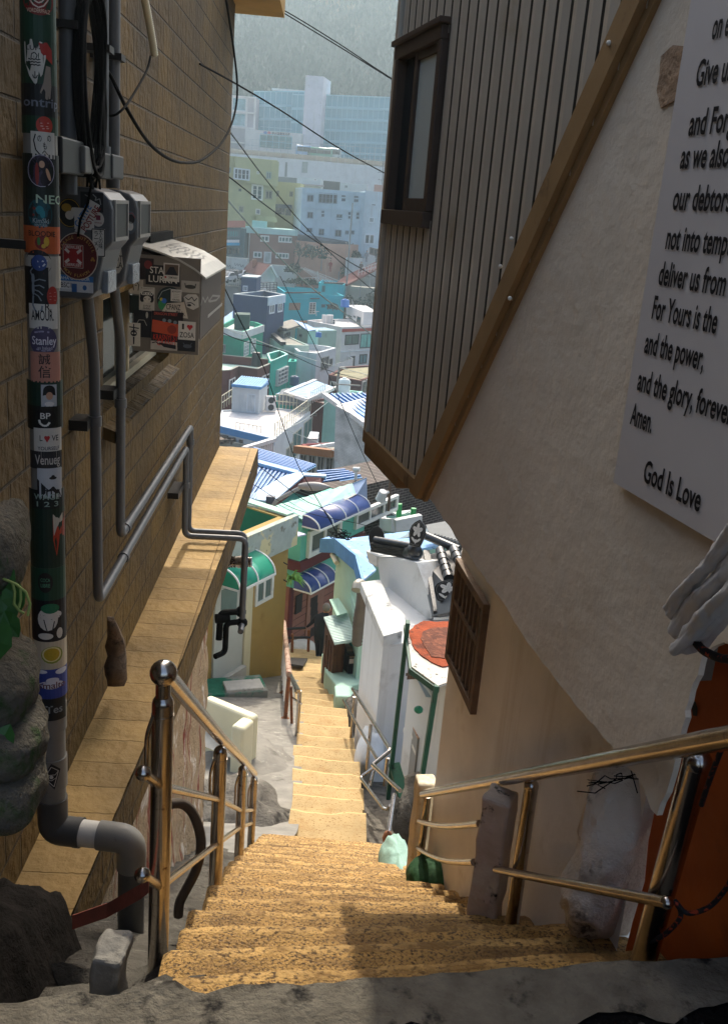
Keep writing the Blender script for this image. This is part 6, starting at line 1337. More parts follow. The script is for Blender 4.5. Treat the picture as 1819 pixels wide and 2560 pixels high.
mb.tube([hd-V((0,0,.06)),JT['nck']],.055,10); mb.build('head',mat('skin','#a87a5e',.6,var=.05,bump=0),PE)
mb=MB(); mb.sphere(hd+V((0,0,.028))-fd*.018,.118,18,(.93,1.02,1.08)); mb.build('hair',mat('grey_hair','#6a625c',.8,var=.3,vs=30,bump=.5),PE)
for hnd in ('lha',):
    mb=MB(); p=JT[hnd]; dv_=(JT['lha']-JT['lel']).normalized(); mb.sphere(p+dv_*.05,.042,10,(1,1,.6))
    for i in range(4):
        o_=V((0,0,1)).cross(dv_).normalized()*(-.03+.02*i); b=p+dv_*.08+o_; mb.tube([b,b+dv_*(.035+.006*(i%3))+V((0,0,-.012)),b+dv_*.04+V((0,0,-.045-.004*i))],[.010,.009,.008],6)
    b=p+dv_*.04-V((0,0,1)).cross(dv_).normalized()*.04; mb.tube([b,b+dv_*.04+V((0,0,-.02))],[.011,.009],6); mb.build('hand',MATS['skin'],PE)
# ------------------------------------------------------------------ town: materials
def rend(c,**k): return mat('render_'+c.strip('#'),c,.88,var=.10,vs=.8,bump=.15,bs=8,stain=(k.get('st','#8a857b'),.62,.7,.2),streak=(k.get('sk','#9a958a'),.60,1.6))
W_=rend('#c6cacc'); W2=rend('#cfccc9'); TEAL=rend('#12a0ae',st='#0f8694',sk='#0f8f9c'); NAVY=rend('#22385c',st='#1a2c4a',sk='#1d3152'); GREEN=rend('#1f8f74',st='#19775f',sk='#1b8068')
BRN=rend('#5a2c26',st='#47211d',sk='#4a2520'); OLV=rend('#a8a878',st='#8b8b62',sk='#8f8f66'); BLU=rend('#a9bfcb',st='#90a8b6',sk='#8fa5b2'); BRK=rend('#8a6458',st='#6f5048',sk='#75544b'); PNK=rend('#b58c78'); GRY=rend('#a4a39c',st='#75736c',sk='#7d7a72')
MINTB=rend('#9fd0c4',st='#7fb0a4',sk='#86b5a9'); CONC=rend('#8d8b80',st='#5f5d54',sk='#6a675c'); ROOFW=rend('#cbc6c2'); GROOF=rend('#b9d4c2',st='#86b09c'); DK=flat('#23262a'); TER=rend('#c08a62',st='#a06a48')
def fac(label,k,x0,y0,x1,y1,Y0,Y1,zb,wm,dep=8,rm=None,ph=.4,cat='house',name='flat_roof_house',cop=0,cm=None,group=None):
    """block from its front wall: top corners at pixels (x0,y0) distance Y0 and (x1,y1) distance Y1"""
    a=aty(k,x0,y0,Y0); b=aty(k,x1,y1,Y1); zt=(a.z+b.z)/2; d=(b-a); d.z=0; n=V((-d.y,d.x,0)).normalized()
    if n.y<0: n=-n
    t,P=flat_house(label,zt,[a,b,b+n*dep,a+n*dep],zb,wm,rm,ph,.2,cm,cat,name,group,cop)
    pl=PL(a,u=b-a); pl.n=-n; pl.L=d.length; return t,pl,zt
def ux(pl,k,x,y=700): return pl.uv(k,x,y)[0]
def poly_house(label,k,pts,zt,zb,wm,rm=None,ph=.4,cop=0,cm=None,cat='house',pt=.2,name='flat_roof_house',ext=None):
    cs=[atz(k,x,y,zt) for x,y in pts]
    if ext: cs+=ext(cs)
    return flat_house(label,zt,cs,zb,wm,rm,ph,pt,cm,cat,name,None,cop)+(cs,)
def pw(cs,i,j=None):
    return wallpl(cs[i],cs[(i+1)%len(cs)] if j is None else cs[j])
def sub(par,name,mt,*boxes):
    mb=MB()
    for b in boxes: mb.box(*b)
    return mb.build(name,mt,par)
def aircon(lab,c_,s=1.,yaw=.2):
    t=thing('outdoor_unit',lab,'air conditioner',c_-V((0,0,.7*s))); mb=MB(); mb.box(c_,.95*s,.4*s,1.4*s,yaw); mb.build('housing',W2,t,bevel=.03)
    for dz in (-.33,.33):
        o=c_+V((.1*0,0,dz*s)); d=V((math.sin(yaw),-math.cos(yaw),0)); e=V((math.cos(yaw),math.sin(yaw),0)); mb=MB(); mb.add([o+d*.205*s+(e*math.cos(a)+V((0,0,1))*math.sin(a))*.29*s for a in [6.283*i/16 for i in range(16)]],[tuple(range(16))]); mb.build('fan_grille',DK,t)
    return t
def tank(lab,c_,r,h,col):
    t=thing('water_tank',lab,'water tank',c_); mt=mat('tank_'+col.strip('#'),col,.5,var=.06,bump=0); mb=MB()
    mb.tube([c_,c_+V((0,0,h*.2)),c_+V((0,0,h*.22)),c_+V((0,0,h*.5)),c_+V((0,0,h*.52)),c_+V((0,0,h*.8)),c_+V((0,0,h*.92))],[r,r,r*.95,r,r*.95,r,r*.7],18); mb.build('body',mt,t)
    mb=MB(); mb.tube([c_+V((0,0,h*.9)),c_+V((0,0,h))],r*.32,12); mb.build('lid',mt,t); return t
def rails(par,name,pts,h,n,mt,bars=2,r=.03):
    mb=MB()
    for a,b in zip(pts,pts[1:]):
        for k in range(bars): dz=V((0,0,h*(1-k/max(1,bars)))); mb.tube([a+dz,b+dz],r,5)
        for i in range(n+1): p=a.lerp(b,i/n); mb.tube([p,p+V((0,0,h))],r,5)
    return mb.build(name,mt,par)
# ------------------------------------------------------------------ roofs just below the alley
t,P,cs=poly_house('white roofed house with a blue roof edge and a shed on its terrace','f',[(62,1072),(588,1198),(930,938),(600,905),(90,925)],-14.4,-25,W_,ROOFW,ph=.12,pt=.15)
pr=pw(cs,1); pf=pw(cs,0)
MB().bar(cs[0]-V((0,0,.25)),cs[1]-V((0,0,.25)),.12,.5).build('blue_fascia',M_blu,t)
for b in ((868,1045,930,1215),(765,1150,830,1330),(735,1240,752,1380),(700,1290,720,1400)): win(t,pr,'f',*b,fcol='#b9b4a4',gcol='#54605e',fw=.08,mull=1)
rails(t,'terrace_fence',[cs[1],cs[2]],1.15,16,mat('cream_rail','#c4bca4',.6,bump=0),2,.03); rails(t,'terrace_fence',[cs[2],cs[3]],1.15,10,MATS['cream_rail'],2); rails(t,'terrace_fence',[cs[4],atz('f',185,860,-14.4)],1.15,4,MATS['cream_rail'],2)
rails(t,'eave_fence',[atz('f',225,1105,-14.5),atz('f',460,1145,-14.5)],.5,6,M_iron,1,.02)
mb=MB()
s0=[atz('f',188,938,-14.5),atz('f',440,965,-14.5),atz('f',515,905,-14.5)]; s0.append(s0[0]+s0[2]-s0[1]); hh=2.1
SHD=thing('rooftop_shed','white corrugated shed with a blue edged roof on the white terrace','shed',s0[1]); mb.prism(s0,V((0,0,hh))); mb.build('wall',W_,SHD)
cc=sum(s0,V((0,0,0)))/4; up=[cc+(p-cc)*1.08+V((0,0,hh+.02)) for p in s0]; ribbed(SHD,'roof',up[3]+V((0,0,.25)),up[2]+V((0,0,.25)),up[1],up[0],12,M_blusheet,M_blusheet,.12,.06,.05)
mb=MB(); mb.bar(up[0],up[1],.08,.22); mb.bar(up[1],up[2],.08,.22); mb.build('blue_edge',M_blu,SHD)
SPl=wallpl(s0[0],s0[1]); win(SHD,SPl,'f',335,770,405,950,'#c4ccd4','#aab4bc',.06,.05,0,'door')
mb=MB()
for i in range(18): u=i/18; p=s0[0].lerp(s0[1],u)+SPl.n*.02; mb.tube([p,p+V((0,0,hh))],.03,4)
mb.build('corrugation',W_,SHD)
aircon('tall white outdoor unit beside the shed on the white terrace',atz('f',550,935,-14.45)+V((0,0,.62)),.88,.35)
# cluttered dark roof and white balustrade in front of it
t,P,cs=poly_house('low house with a cluttered dark roof just beyond the coping','f',[(40,1200),(330,1255),(560,1200),(420,1165),(60,1120)],-15.2,-22,CONC,mat('clutter_roof','#4a4238',.95,var=.4,vs=3,bump=.8,bs=6,stain=('#8a7a6a',.56,2.5,.1),stain2=('#7a4038',.62,2,.1)),ph=.3)
mb=MB()
for i in range(60):
    p=atz('f',rnd.uniform(80,480),rnd.uniform(1150,1225),-15.2); mb.box(p,rnd.uniform(.2,1.2),rnd.uniform(.1,.6),rnd.uniform(.1,.5),rnd.random()*3)
mb.build('roof_debris',mat('debris','#6a5e52',.9,var=.6,vs=1.2,bump=.3,stain=('#2a2622',.5,1.5,.1)),t)
BLt=thing('balustrade','white pierced balustrade at the corner of a terrace','balustrade',atz('f',480,1290,-15.5)); b0=aty('f',300,1290,62);b1=aty('f',585,1205,66)
mb=MB(); mb.bar(b0,b1,.35,.25); mb.bar(b0-V((0,0,1.35)),b1-V((0,0,1.35)),.35,.9); mb.build('rail',W2,BLt)
for i in range(10):
    p=b0.lerp(b1,.28+.075*i); mb=MB(); mb.bar(p-V((0,0,1.)),p-V((0,0,.1)),.2,.25); mb.build('baluster',W2,BLt)
# stair/railing, glazed veranda house with brown roof edge, red planter, brown gap house
t,pl,zt=fac('narrow house with a glazed veranda and an orange brown roof edge','f',830,1310,1165,1350,58,56,-22,W_,5,CONC,.2)
mb=MB(); mb.wallrect(pl,-.1,pl.L+.1,zt-.3,zt+.15,.0,.5); mb.build('roof_edge',mat('ochre_edge','#8a5a34',.7,bump=.1),t)
for i in range(4): winr(t,pl,.05+pl.L/4*i,pl.L/4*(i+1)-.05,zt-2.3,zt-.35,'#8a8a86','#2c3236',.10,.05,1)
t,pl,zt=fac('dark maroon house half hidden in the gap between the white houses','f',925,855,1170,870,86,84,-26,BRN,8,DK,.2)
win(t,pl,'f',960,960,1000,1000,'#8a7a70','#2a2a2c',.08)
t,pl,zt=fac('small white pointed rooftop hut beside a red parapet','f',905,1190,990,1200,66,66,zt-8,W_,2.2,W_,.0,name='rooftop_hut',cat='hut')
mb=MB(); c_=aty('f',948,1168,67); a=[aty('f',895,1195,65.5),aty('f',998,1195,65.5),aty('f',1010,1180,68.5),aty('f',905,1180,68.5)]
for i in range(4): mb.add([a[i],a[(i+1)%4],c_+V((0,0,.2))],[(0,1,2)])
mb.build('pyramid_roof',W2,t)
t,pl,zt=fac('red rendered parapet box of a small balcony','f',840,1270,1005,1305,62,60,-20,rend('#7a2c2c',st='#5f2222',sk='#662626'),2.5,CONC,.4)
# big blank white wall with pale blue ribbed roof
t=thing('white_gable_house','tall blank whitewashed brick house with a pale blue ribbed roof','house',aty('f',1300,1200,46))
wp=[aty('f',1168,880,47),aty('f',1500,1075,45),aty('f',1640,1400,44),aty('f',1660,1760,44),aty('f',1450,1640,45),aty('f',1150,1392,47)]
mb=MB(); mb.prism(wp,V((3.0,6,0))); mb.build('wall',brickmat('whitewashed_brick','#cfcdca',.24,.08,groove='#b5b2ae',bump=.25,var=.04,mort=.008),t,uvpl=lambda P:(P.x,P.z))
ribbed(t,'roof',aty('f',1060,782,50),aty('f',1600,775,51),aty('f',1640,1075,44),aty('f',1452,1062,44.6),0,M_blusheet,M_rib)
ro=aty('f',1060,782,50);rq=aty('f',1600,775,51);rs=aty('f',1452,1062,44.6);rt=aty('f',1700,1075,44)
mb=MB()
for i in range(11):
    a=ro.lerp(rq,(i+.3)/11)+V((0,0,.06)); b=a+(rs-ro); mb.bar(a,b,.10,.08)
mb.build('ribs',M_rib,t)
mb=MB(); mb.bar(ro,rs,.3,.22); mb.build('verge',W2,t); mb=MB(); mb.prism([aty('f',1380,1048,45),aty('f',1490,1120,44.6),aty('f',1490,1140,44.6),aty('f',1385,1070,45)],V((.3,1,0))); mb.build('eave_block',W2,t)
mb=MB(); mb.prism([aty('i',500,30,44.6),aty('i',560,130,44.4),aty('i',640,200,44.3),aty('i',700,140,44.2),aty('i',640,50,44.4)],V((0,-.02,0))); mb.build('green_stain',mat('worn_green_paint','#8fcbb4',.9,var=.15,vs=2,bump=.1,stain=('#cfcdca',.5,.8,.1)),t)
# terrace with green posts, pale corrugated house and pink wall, all seen under the siding
t,pl,zt=fac('pale corrugated house with a dark window under the siding corner','i',690,160,1010,190,41,39,-20,rend('#b4bab8'),5,W_,.1)
win(t,pl,'i',735,190,840,262,'#9aa8a4','#1d3a3a',.08); 
t,pl,zt=fac('salmon pink rendered wall with a dark base under the siding corner','i',655,420,1060,360,37,35,-20,rend('#b57a68',st='#96604f',sk='#9a6656'),4,PNK,.2,name='garden_wall',cat='wall')
TG=thing('green_terrace','small white edged roof terrace with green clothes posts and lines','terrace',aty('i',720,560,30))
mb=MB(); tp_=[aty('i',590,590,30),aty('i',690,605,29),aty('i',910,560,29.5),aty('i',860,470,32.5),aty('i',600,415,33)]; mb.prism(tp_,V((0,0,-3))); mb.build('slab',rend('#7fa796'),TG)
for a,b in ((0,1),(0,4),(1,2)): MB().bar(tp_[a]+V((0,0,.2)),tp_[b]+V((0,0,.2)),.2,.4).build('kerb',W2,TG)
gp_=[]
for x0,y0,x1,y1 in ((738,370,725,590),(858,408,846,560),(800,400,795,470)):
    a=aty('i',x0,y0,30.2);b=aty('i',x1,y1,30.2)
    if x0!=800: mb=MB(); mb.tube([b,a],.09,10); mb.build('green_post',mat('green_pole','#1f8a4a',.5,bump=0),TG); gp_.append((a,b))
mb=MB()
for i in range(7): mb.tube([gp_[0][0].lerp(gp_[0][1],.1+.12*i)-V((.6,0,.8)),gp_[1][0].lerp(gp_[1][1],.05+.1*i)],.012,4)
mb.build('clothes_line',mat('green_line','#4aa878',.5,bump=0),TG)
mb=MB(); mb.prism([aty('i',670,440,31),aty('i',830,420,31.5),aty('i',850,440,31),aty('i',720,462,30.4)],V((0,0,-.06))); mb.build('white_table',W2,TG)
FLp=thing('floodlight_pole','rusty pole with a white floodlight and tangled wires','lamp pole',aty('i',650,430,28)); mb=MB(); mb.tube([aty('i',645,430,28),aty('i',662,145,28)],.045,8); mb.build('pole',mat('rusty_pole','#5f4a3a',.7,bump=.1),FLp)
mb=MB(); c_=aty('i',590,295,27.9); mb.tube([c_+V((-.03,.05,-.17)),c_+V((.03,-.05,.13))],[.16,.12],14); mb.tube([c_,aty('i',650,270,28)],.05,8); mb.build('lamp_head',W2,FLp)
# grey tiled roof strip right of the lotus tile
mb=MB(); a=aty('i',975,570,20);b=aty('i',1240,520,20); ribbed(None,'grey_tile_roof',a,b,aty('i',1290,730,17),aty('i',1010,650,17.5),10,mat('grey_tiles','#565a5c',.6,bump=.1),mat('grey_tiles','#565a5c'),.12,.06)
o=bpy.data.objects['grey_tile_roof']; o['label']='grey ribbed roof strip behind the black lotus tile'; o['category']='roof'
# ------------------------------------------------------------------ coloured houses in the valley
t,P,cs=poly_house('brown red house with a pale green flat roof and white windows','f',[(40,560),(178,552),(250,516),(430,541),(583,480),(572,452),(40,400)],-13.2,-24,BRN,GROOF,ph=.8,cop=.06,cm=CONC)
for b in ((165,640,212,780),(245,665,332,700),(420,685,450,720)): win(t,pw(cs,1) if b[0]==165 else pw(cs,2),'f',*b,fcol='#d8d4d0',gcol='#3a3a3c',fw=.12)
win(t,pw(cs,3),'f',472,605,538,715,'#d8d4d0','#4a4a4a',.14); mb=MB(); c_=atz('f',415,505,-13.9); mb.tube([c_,c_+V((0,0,1.3))],[.5,.4],10); mb.build('jar',DK,t)
t,P,cs=poly_house('bright turquoise house with a barred window above the blue translucent roof','f',[(553,470),(716,402),(640,362),(520,395)],-12.9,-24,mat('turquoise','#2aa893',.85,var=.08,vs=1,bump=.1,stain=('#1f8f7c',.62,.7,.2)),GREEN,ph=.7,cop=.05,cm=MINTB)
win(t,pw(cs,0),'f',605,548,690,655,'#c4c8c4','#6a7476',.12,.3,2,bars=3)
t,P,cs=poly_house('lower turquoise wing with a small stair beside the turquoise house','f',[(716,470),(797,468),(800,450),(735,440)],-14.3,-24,MATS['turquoise'],MINTB,ph=.3)
tank('dark blue tank in the corner of the turquoise wing',aty('f',775,690,99),.5,1.0,'#2a4a68')
t,P,cs=poly_house('green house with a white roof parapet and white shuttered windows','f',[(60,135),(287,188),(486,122),(420,95),(200,60)],-10.8,-22,GREEN,ROOFW,ph=.5)
pA_,pB_=pw(cs,0),pw(cs,1)
for a,b in ((cs[0],cs[1]),(cs[1],cs[2])):
    d=(b-a).normalized(); n=V((d.y,-d.x,0)); MB().par(V((a.x,a.y,-11.5))+n*.02,b-a,n*.10,V((0,0,.72))).build('white_band',rend('#c9cccb'),t)
win(t,pB_,'f',302,285,342,402,'#d8d8d4','#b9c0bc',.1,.06,1,bars=3); win(t,pB_,'f',368,262,405,378,'#d8d8d4','#b9c0bc',.1,.06,1,bars=3); win(t,pA_,'f',100,300,128,390,'#7a8a84','#1d2a2a',.1)
hut=thing('rooftop_hut','dark green stair hut on the roof of the green house','hut',aty('f',280,140,111)); mb=MB(); mb.prism([atz('f',208,165,-11.2),atz('f',350,170,-11.2),atz('f',356,145,-11.2),atz('f',215,140,-11.2)],V((0,0,1.55))); mb.build('wall',mat('dark_green','#123f38',.8,bump=.1),hut)
MB().box(aty('f',232,158,107)+V((0,0,.15)),.9,.5,.3,.3).build('white_bag',W2,label='white bundle lying on the green house terrace',cat='bundle',bevel=.15)
tv=thing('roof_antenna','thin white aerial on the green house roof','antenna',aty('f',272,170,107)); mb=MB(); a=aty('f',270,175,107);b=aty('f',272,55,107); mb.tube([a,b],.05,5); mb.tube([b+V((-.7,0,.05)),b+V((.7,.2,-.05))],.03,5); mb.tube([b+V((-.4,-.3,-.25)),b+V((.4,.3,-.25))],.03,5); mb.build('mast',W2,tv)
# low green/mint roofs in front of it
t,P,cs=poly_house('low mint terrace with a green wall between the green and the white house','f',[(360,430),(565,440),(655,345),(520,275),(460,300)],-14.6,-22,GREEN,GROOF,ph=.4)
t,P,cs=poly_house('white house with a stepped parapet and a curved terrace','f',[(815,372),(985,390),(1170,340),(1090,322),(850,292),(725,300)],-13.6,-23,W_,ROOFW,ph=.6,pt=.3)
pB_=pw(cs,1); win(t,pB_,'f',1028,430,1096,538,'#b0b0ac','#4a5054',.10,.06,1); win(t,pB_,'f',1102,440,1132,515,'#b0b0ac','#4a5054',.10,.06,0)
mb=MB(); tw=[atz('f',x,y,-16.2) for x,y in ((1140,500),(1240,470),(1325,440),(1290,420),(1160,412))]; 
for a,b in zip(tw,tw[1:4]): mb.prism([a,b,b+V((.1,.4,0)),a+V((.1,.4,0))],V((0,0,-3.2)))
mb.build('terrace_wall',W2,t)
mb=MB(); mb.prism([atz('f',815,620,-20),atz('f',985,632,-20),atz('f',1100,590,-20),atz('f',1100,560,-20),atz('f',815,600,-20)],V((0,0,.3))); mb.build('base_band',rend('#9fb4b8'),t)
tank('round blue grey tank beside the stepped white house',aty('f',770,440,116),.65,1.4,'#4a7484')
# old house with grey tiled gable roof
t=thing('old_house','old white house with a worn grey tiled gable roof','house',aty('z',1100,1700,118)); z_=lambda x,y,Y: aty('z',x,y,Y)
r1,r2,r3,r4=z_(915,1440,119),z_(1185,1362,122),z_(1345,1442,119),z_(1080,1522,114)
mb=MB(); mb.prism([r1,r2,r3,r4],V((0,0,-.25))); mb.build('roof',mat('worn_tiles','#8a857b',.9,var=.25,vs=1.5,bump=.5,bs=4,stain=('#5a564e',.56,1,.15)),t)
mb=MB(); mb.bar(r4,r1,.4,.3); mb.bar(z_(1080,1530,113.5),z_(870,1530,117),.3,.3); mb.bar(z_(815,1545,116),z_(1050,1745,108),.6,.4); mb.build('dark_verge',DK,t)
w1,w2,w3=z_(882,1490,118),z_(1062,1530,114.5),z_(1240,1480,118)
mb=MB(); mb.prism([V((w.x,w.y,-20)) for w in (w1,w2,w3)]+[V((w3.x-1,w3.y+4,-20))],V((0,0,20+w2.z-.05))); mb.build('wall',rend('#bcc2bc',st='#8a8c84',sk='#7d7d72'),t)
pl=wallpl(w2,w3); win(t,pl,'z',1095,1570,1150,1672,'#4a4c4a','#24282a',.1); win(t,pl,'z',1062,1590,1090,1720,'#4a4c4a','#24282a',.1,name='door')
t,pl,zt=fac('stained mint yard wall in front of the old house','z',690,1590,1060,1760,116,108,-21,rend('#a4b8ac',st='#6a7468',sk='#5f675c'),3,CONC,.1,name='yard_wall',cat='wall')
t,pl,zt=fac('low mint shed with a blue tin roof beside the old house','z',1270,1500,1440,1530,117,115,-21,rend('#9ab4a4',st='#6a7468'),4,M_blu,.0,name='shed',cat='shed'); win(t,pl,'z',1300,1580,1350,1660,'#8a9a90','#2a3434',.1); ribbed(t,'tin_roof',z_(1210,1370,122),z_(1420,1440,121),z_(1575,1520,113),z_(1440,1545,112),0,mat('blue_tin','#5f8fc8',.5,var=.1,bump=.05),M_rib)
t,pl,zt=fac('small turquoise annex with a blue barrel','z',1440,1550,1580,1540,113,113,-20,MINTB,3,M_blu,.0,name='shed',cat='shed'); tank('small blue barrel on the turquoise annex',aty('z',1598,1640,111),.35,.6,'#2f6aa8')
# white house with red band
t,P,cs=poly_house('white house with a red band under its flat roof and large green windows','A',[(205,742),(850,870),(1640,838),(1600,700),(900,720),(520,720)],-12.5,-24,W2,ROOFW,ph=.3)
pf=pw(cs,1); pz=pf.uv('A',850,870)[1]; e=pf.uv('A',850,962)[1]
MB().wallrect(pf,0,(cs[2]-cs[1]).length,e,pz-.25,.0,.08).build('red_band',rend('#a8402f',st='#8f3628',sk='#8f3628'),t)
win(t,pf,'A',905,1010,1150,1185,'#2a3030','#4f6a60',.14,.06,1); win(t,pf,'A',1190,990,1415,1245,'#2a3030','#6fb4a8',.12,.06,1); win(t,pf,'A',1170,1372,1295,1538,'#2a3030','#4f7a80',.16,.06,1); win(t,pf,'A',1000,1405,1068,1630,'#3a3634','#241f1e',.1,.05,0,'door')
MB().wallrect(pf,0,(cs[2]-cs[1]).length,pf.uv('A',850,1335)[1],pf.uv('A',850,1315)[1],.0,.12).build('string_course',W_,t)
ph_=thing('rooftop_hut','white stair hut with dark doors on the red banded house','hut',aty('A',1200,800,136)); hp=[atz('A',915,700,-12.7),atz('A',1228,838,-12.7),atz('A',1475,840,-12.7),atz('A',1250,690,-12.7)]
mb=MB(); mb.prism(hp,V((0,0,1.75))); mb.build('wall',W2,ph_); hpl=wallpl(hp[0],hp[1])
for b in ((962,640,1020,790),(1130,665,1185,830)): win(ph_,hpl,'A',*b,fcol='#3a3f3e',gcol='#26302e',fw=.1,mull=0,name='door')
win(ph_,hpl,'A',1060,650,1100,705,'#8a8a86','#3a4444',.1)
for i,x in enumerate((510,590,640)):
    c_=atz('A',x,800,-12.8); MB().box(c_+V((0,0,.55)),.52,.52,1.1,.15).build('water_box',W2,label='white square water tank in the row on the red banded roof',cat='water tank',group='square tanks on the red banded roof',bevel=.06)
aircon('small outdoor unit beside the square white tanks',atz('A',693,812,-12.8)+V((0,0,.3)),.42,.1)
for i,(x,y0,y1,Y) in enumerate(((965,820,690,128),(372,665,580,134),(990,1400,1290,118))):
    tv=thing('roof_antenna',('white T-shaped aerial on the red banded roof','white T-shaped aerial before the teal house door','thin aerial standing before the lower window of the red banded house')[i],'antenna',aty('A',x,y0,Y)); mb=MB(); a=aty('A',x,y0,Y);b=aty('A',x,y1,Y); mb.tube([a,b],.04,5); mb.tube([b-V((.4,0,0)),b+V((.4,.1,0))],.035,5); mb.build('mast',W2,tv)
t=thing('orange_roof_house','house with an orange tiled roof behind the white tanks','house',aty('A',400,720,140)); mb=MB(); 
ribbed(t,'roof',aty('A',-250,720,146),aty('A',740,672,150),aty('A',780,745,141),aty('A',-60,800,132),0,TER,TER); mb=MB(); a=[aty('A',-250,720,146),aty('A',740,672,150),aty('A',780,745,141),aty('A',-60,800,132)]
for i in range(26): p=a[0].lerp(a[1],i/26)+V((0,0,.1)); q_=a[3].lerp(a[2],i/26)+V((0,0,.1)); mb.bar(p,q_,.25,.12)
mb.build('tile_rows',TER,t)
# maroon house with concrete roof, tank, lamp, translucent blue roof
t,P,cs=poly_house('maroon house with a mossy concrete roof and white framed doors','A',[(600,1745),(1190,1860),(1640,1680),(1500,1560),(870,1600)],-14.6,-24,BRN,mat('mossy_roof','#8a8468',.95,var=.3,vs=1,bump=.5,bs=4,stain=('#54503c',.52,.8,.15)),ph=.15,pt=.3)
win(t,pw(cs,0),'A',635,1860,745,2010,'#cfc8c0','#3a3a3a',.12); win(t,pw(cs,1),'A',1215,1870,1300,2090,'#cfc8c0','#565e5a',.14,.06,0,'door'); win(t,pw(cs,1),'A',1385,1820,1440,2060,'#cfc8c0','#565e5a',.14,.06,0,'door')
t,P,cs=poly_house('mint terrace block carrying the white water tank','f',[(1060,800),(1300,840),(1420,750),(1260,735)],-13.6,-22,MINTB,ROOFW,ph=.2)
tank('white ribbed water tank on a mint stand above the blue ribbed roof',aty('f',1240,775,84),.56,1.45,'#d2dcd8')
LM2=thing('street_lamp','weathered street lamp with a hooked arm near the white water tank','street lamp',aty('f',1175,800,76)); mb=MB(); mb.tube(bent([aty('f',1172,800,76),aty('f',1192,580,76),aty('f',1205,525,76),aty('f',1260,530,75)],.8),.10,8); mb.bar(aty('f',1150,680,76),aty('f',1400,695,74),.10,.10); mb.build('pole',mat('weathered_pole','#8f8c82',.7,var=.2,bump=.1),LM2)
t=thing('translucent_roof','pale blue translucent gable roof in the middle of the valley','roof',aty('f',900,780,84)); g_=lambda x,y,Y: aty('f',x,y,Y)
MB_=mat('blue_poly','#86a6c2',.6,spec=.15,var=.2,vs=1.2,bump=.1,stain=('#c9d6e0',.55,1.2,.15))
ribbed(t,'roof_slope',g_(692,765,79.5),g_(975,645,86),g_(1165,715,84),g_(895,832,77),0,MB_,W2); ribbed(t,'roof_slope',g_(692,765,79.5),g_(975,645,86),g_(870,665,90),g_(595,775,84),0,MB_,W2)
mb=MB(); mb.bar(g_(692,765,79.5),g_(975,645,86),.35,.2); mb.bar(g_(692,765,79.5),g_(895,832,77),.25,.25); mb.bar(g_(895,832,77),g_(1165,715,84),.25,.25); mb.build('white_verge',W2,t)
mb=MB(); mb.prism([g_(620,790,80),g_(690,775,79.6),g_(880,838,77.5),g_(880,900,77.5),g_(620,870,80)],V((0,3,0))); mb.build('gable_wall',rend('#6a7074'),t)
rails(t,'fence',[g_(930,870,78),g_(1060,800,81)],1.1,7,W2,2)
# navy house, teal house, pale gables, stone wall
t,P,cs=poly_house('navy house with a pale roof edge and white windows','e',[(155,1255),(455,1285),(608,1260),(420,1225)],-8.6,-20,NAVY,GROOF,ph=.7,cop=.05,cm=W_)
pB_=pw(cs,1); win(t,pB_,'e',472,1345,512,1422,'#d0d4d8','#3a444c',.16,.08,1); win(t,pB_,'e',545,1330,582,1408,'#d0d4d8','#3a444c',.16,.08,1)
d=(cs[2]-cs[1]); d.z=0; n=V((d.y,-d.x,0)).normalized(); MB().par(V((cs[1].x,cs[1].y,-9.5))+n*.02,d,n*.1,V((0,0,.92))).build('pale_band',rend('#b4c4cc'),t)
ph_=thing('rooftop_hut','navy stair hut with a white roof on the navy house','hut',aty('e',300,1240,130)); hp=[atz('e',218,1250,-8.9),atz('e',352,1258,-8.9),atz('e',392,1240,-8.9),atz('e',260,1232,-8.9)]
mb=MB(); mb.prism(hp,V((0,0,1.9))); mb.build('wall',NAVY,ph_); mb=MB(); mb.prism([p+V((0,0,1.91)) for p in hp],V((0,0,.12))); mb.build('roof',W_,ph_); win(ph_,wallpl(hp[0],hp[1]),'e',238,1178,278,1230,'#c4ccd4','#3a444c',.12)
dish=thing('satellite_dish','small white satellite dish on the navy house','dish',aty('e',430,1250,128)); mb=MB(); c_=aty('e',430,1215,128); mb.tube([c_,c_-V((0,0,.9))],.03,5); mb.sphere(c_,.25,12,(1,.3,1)); mb.build('dish',W2,dish)
t,pl,zt=fac('teal house with a brown window and a white slatted door','e',608,1256,1130,1252,136,138,-20,TEAL,9,MATS['turquoise'],.9)
win(t,pl,'e',650,1335,750,1405,'#7a6450','#8a7460',.18,.06,3); win(t,pl,'e',828,1342,888,1450,'#b9c0bc','#2a3434',.12,.06,1,'door',bars=4); win(t,pl,'e',935,1365,972,1398,'#146a74','#1d3a44',.1)
MB().wallrect(pl,ux(pl,'e',832,1310),ux(pl,'e',915,1310),pl.uv('e',835,1312)[1],pl.uv('e',835,1305)[1],.0,.3).build('door_head',DK,t); MB().wallrect(pl,0,pl.L*.6,zt-.15,zt+.03,.0,.12).build('dark_coping',DK,t); MB().wallrect(pl,0,pl.L,pl.uv('e',700,1302)[1]-.06,pl.uv('e',700,1302)[1],.0,.08).build('string_course',TEAL,t)
t,pl,zt=fac('taller teal block with a dark roof edge behind the teal house','e',905,1160,1130,1166,143,143,-20,TEAL,7,TEAL,.3); MB().wallrect(pl,pl.L*.2,pl.L,zt-.1,zt+.12,-.3,.08).build('dark_coping',DK,t); win(t,pl,'e',935,1180,965,1240,'#125f6a','#1a3540',.15)
t,pl,zt=fac('teal terrace with a white railing behind the teal house','e',530,1200,910,1178,152,152,-16,TEAL,5,ROOFW,.5); rails(t,'railing',[pl.w(0,zt),pl.w(pl.L,zt)],.8,12,W2,3,.04)
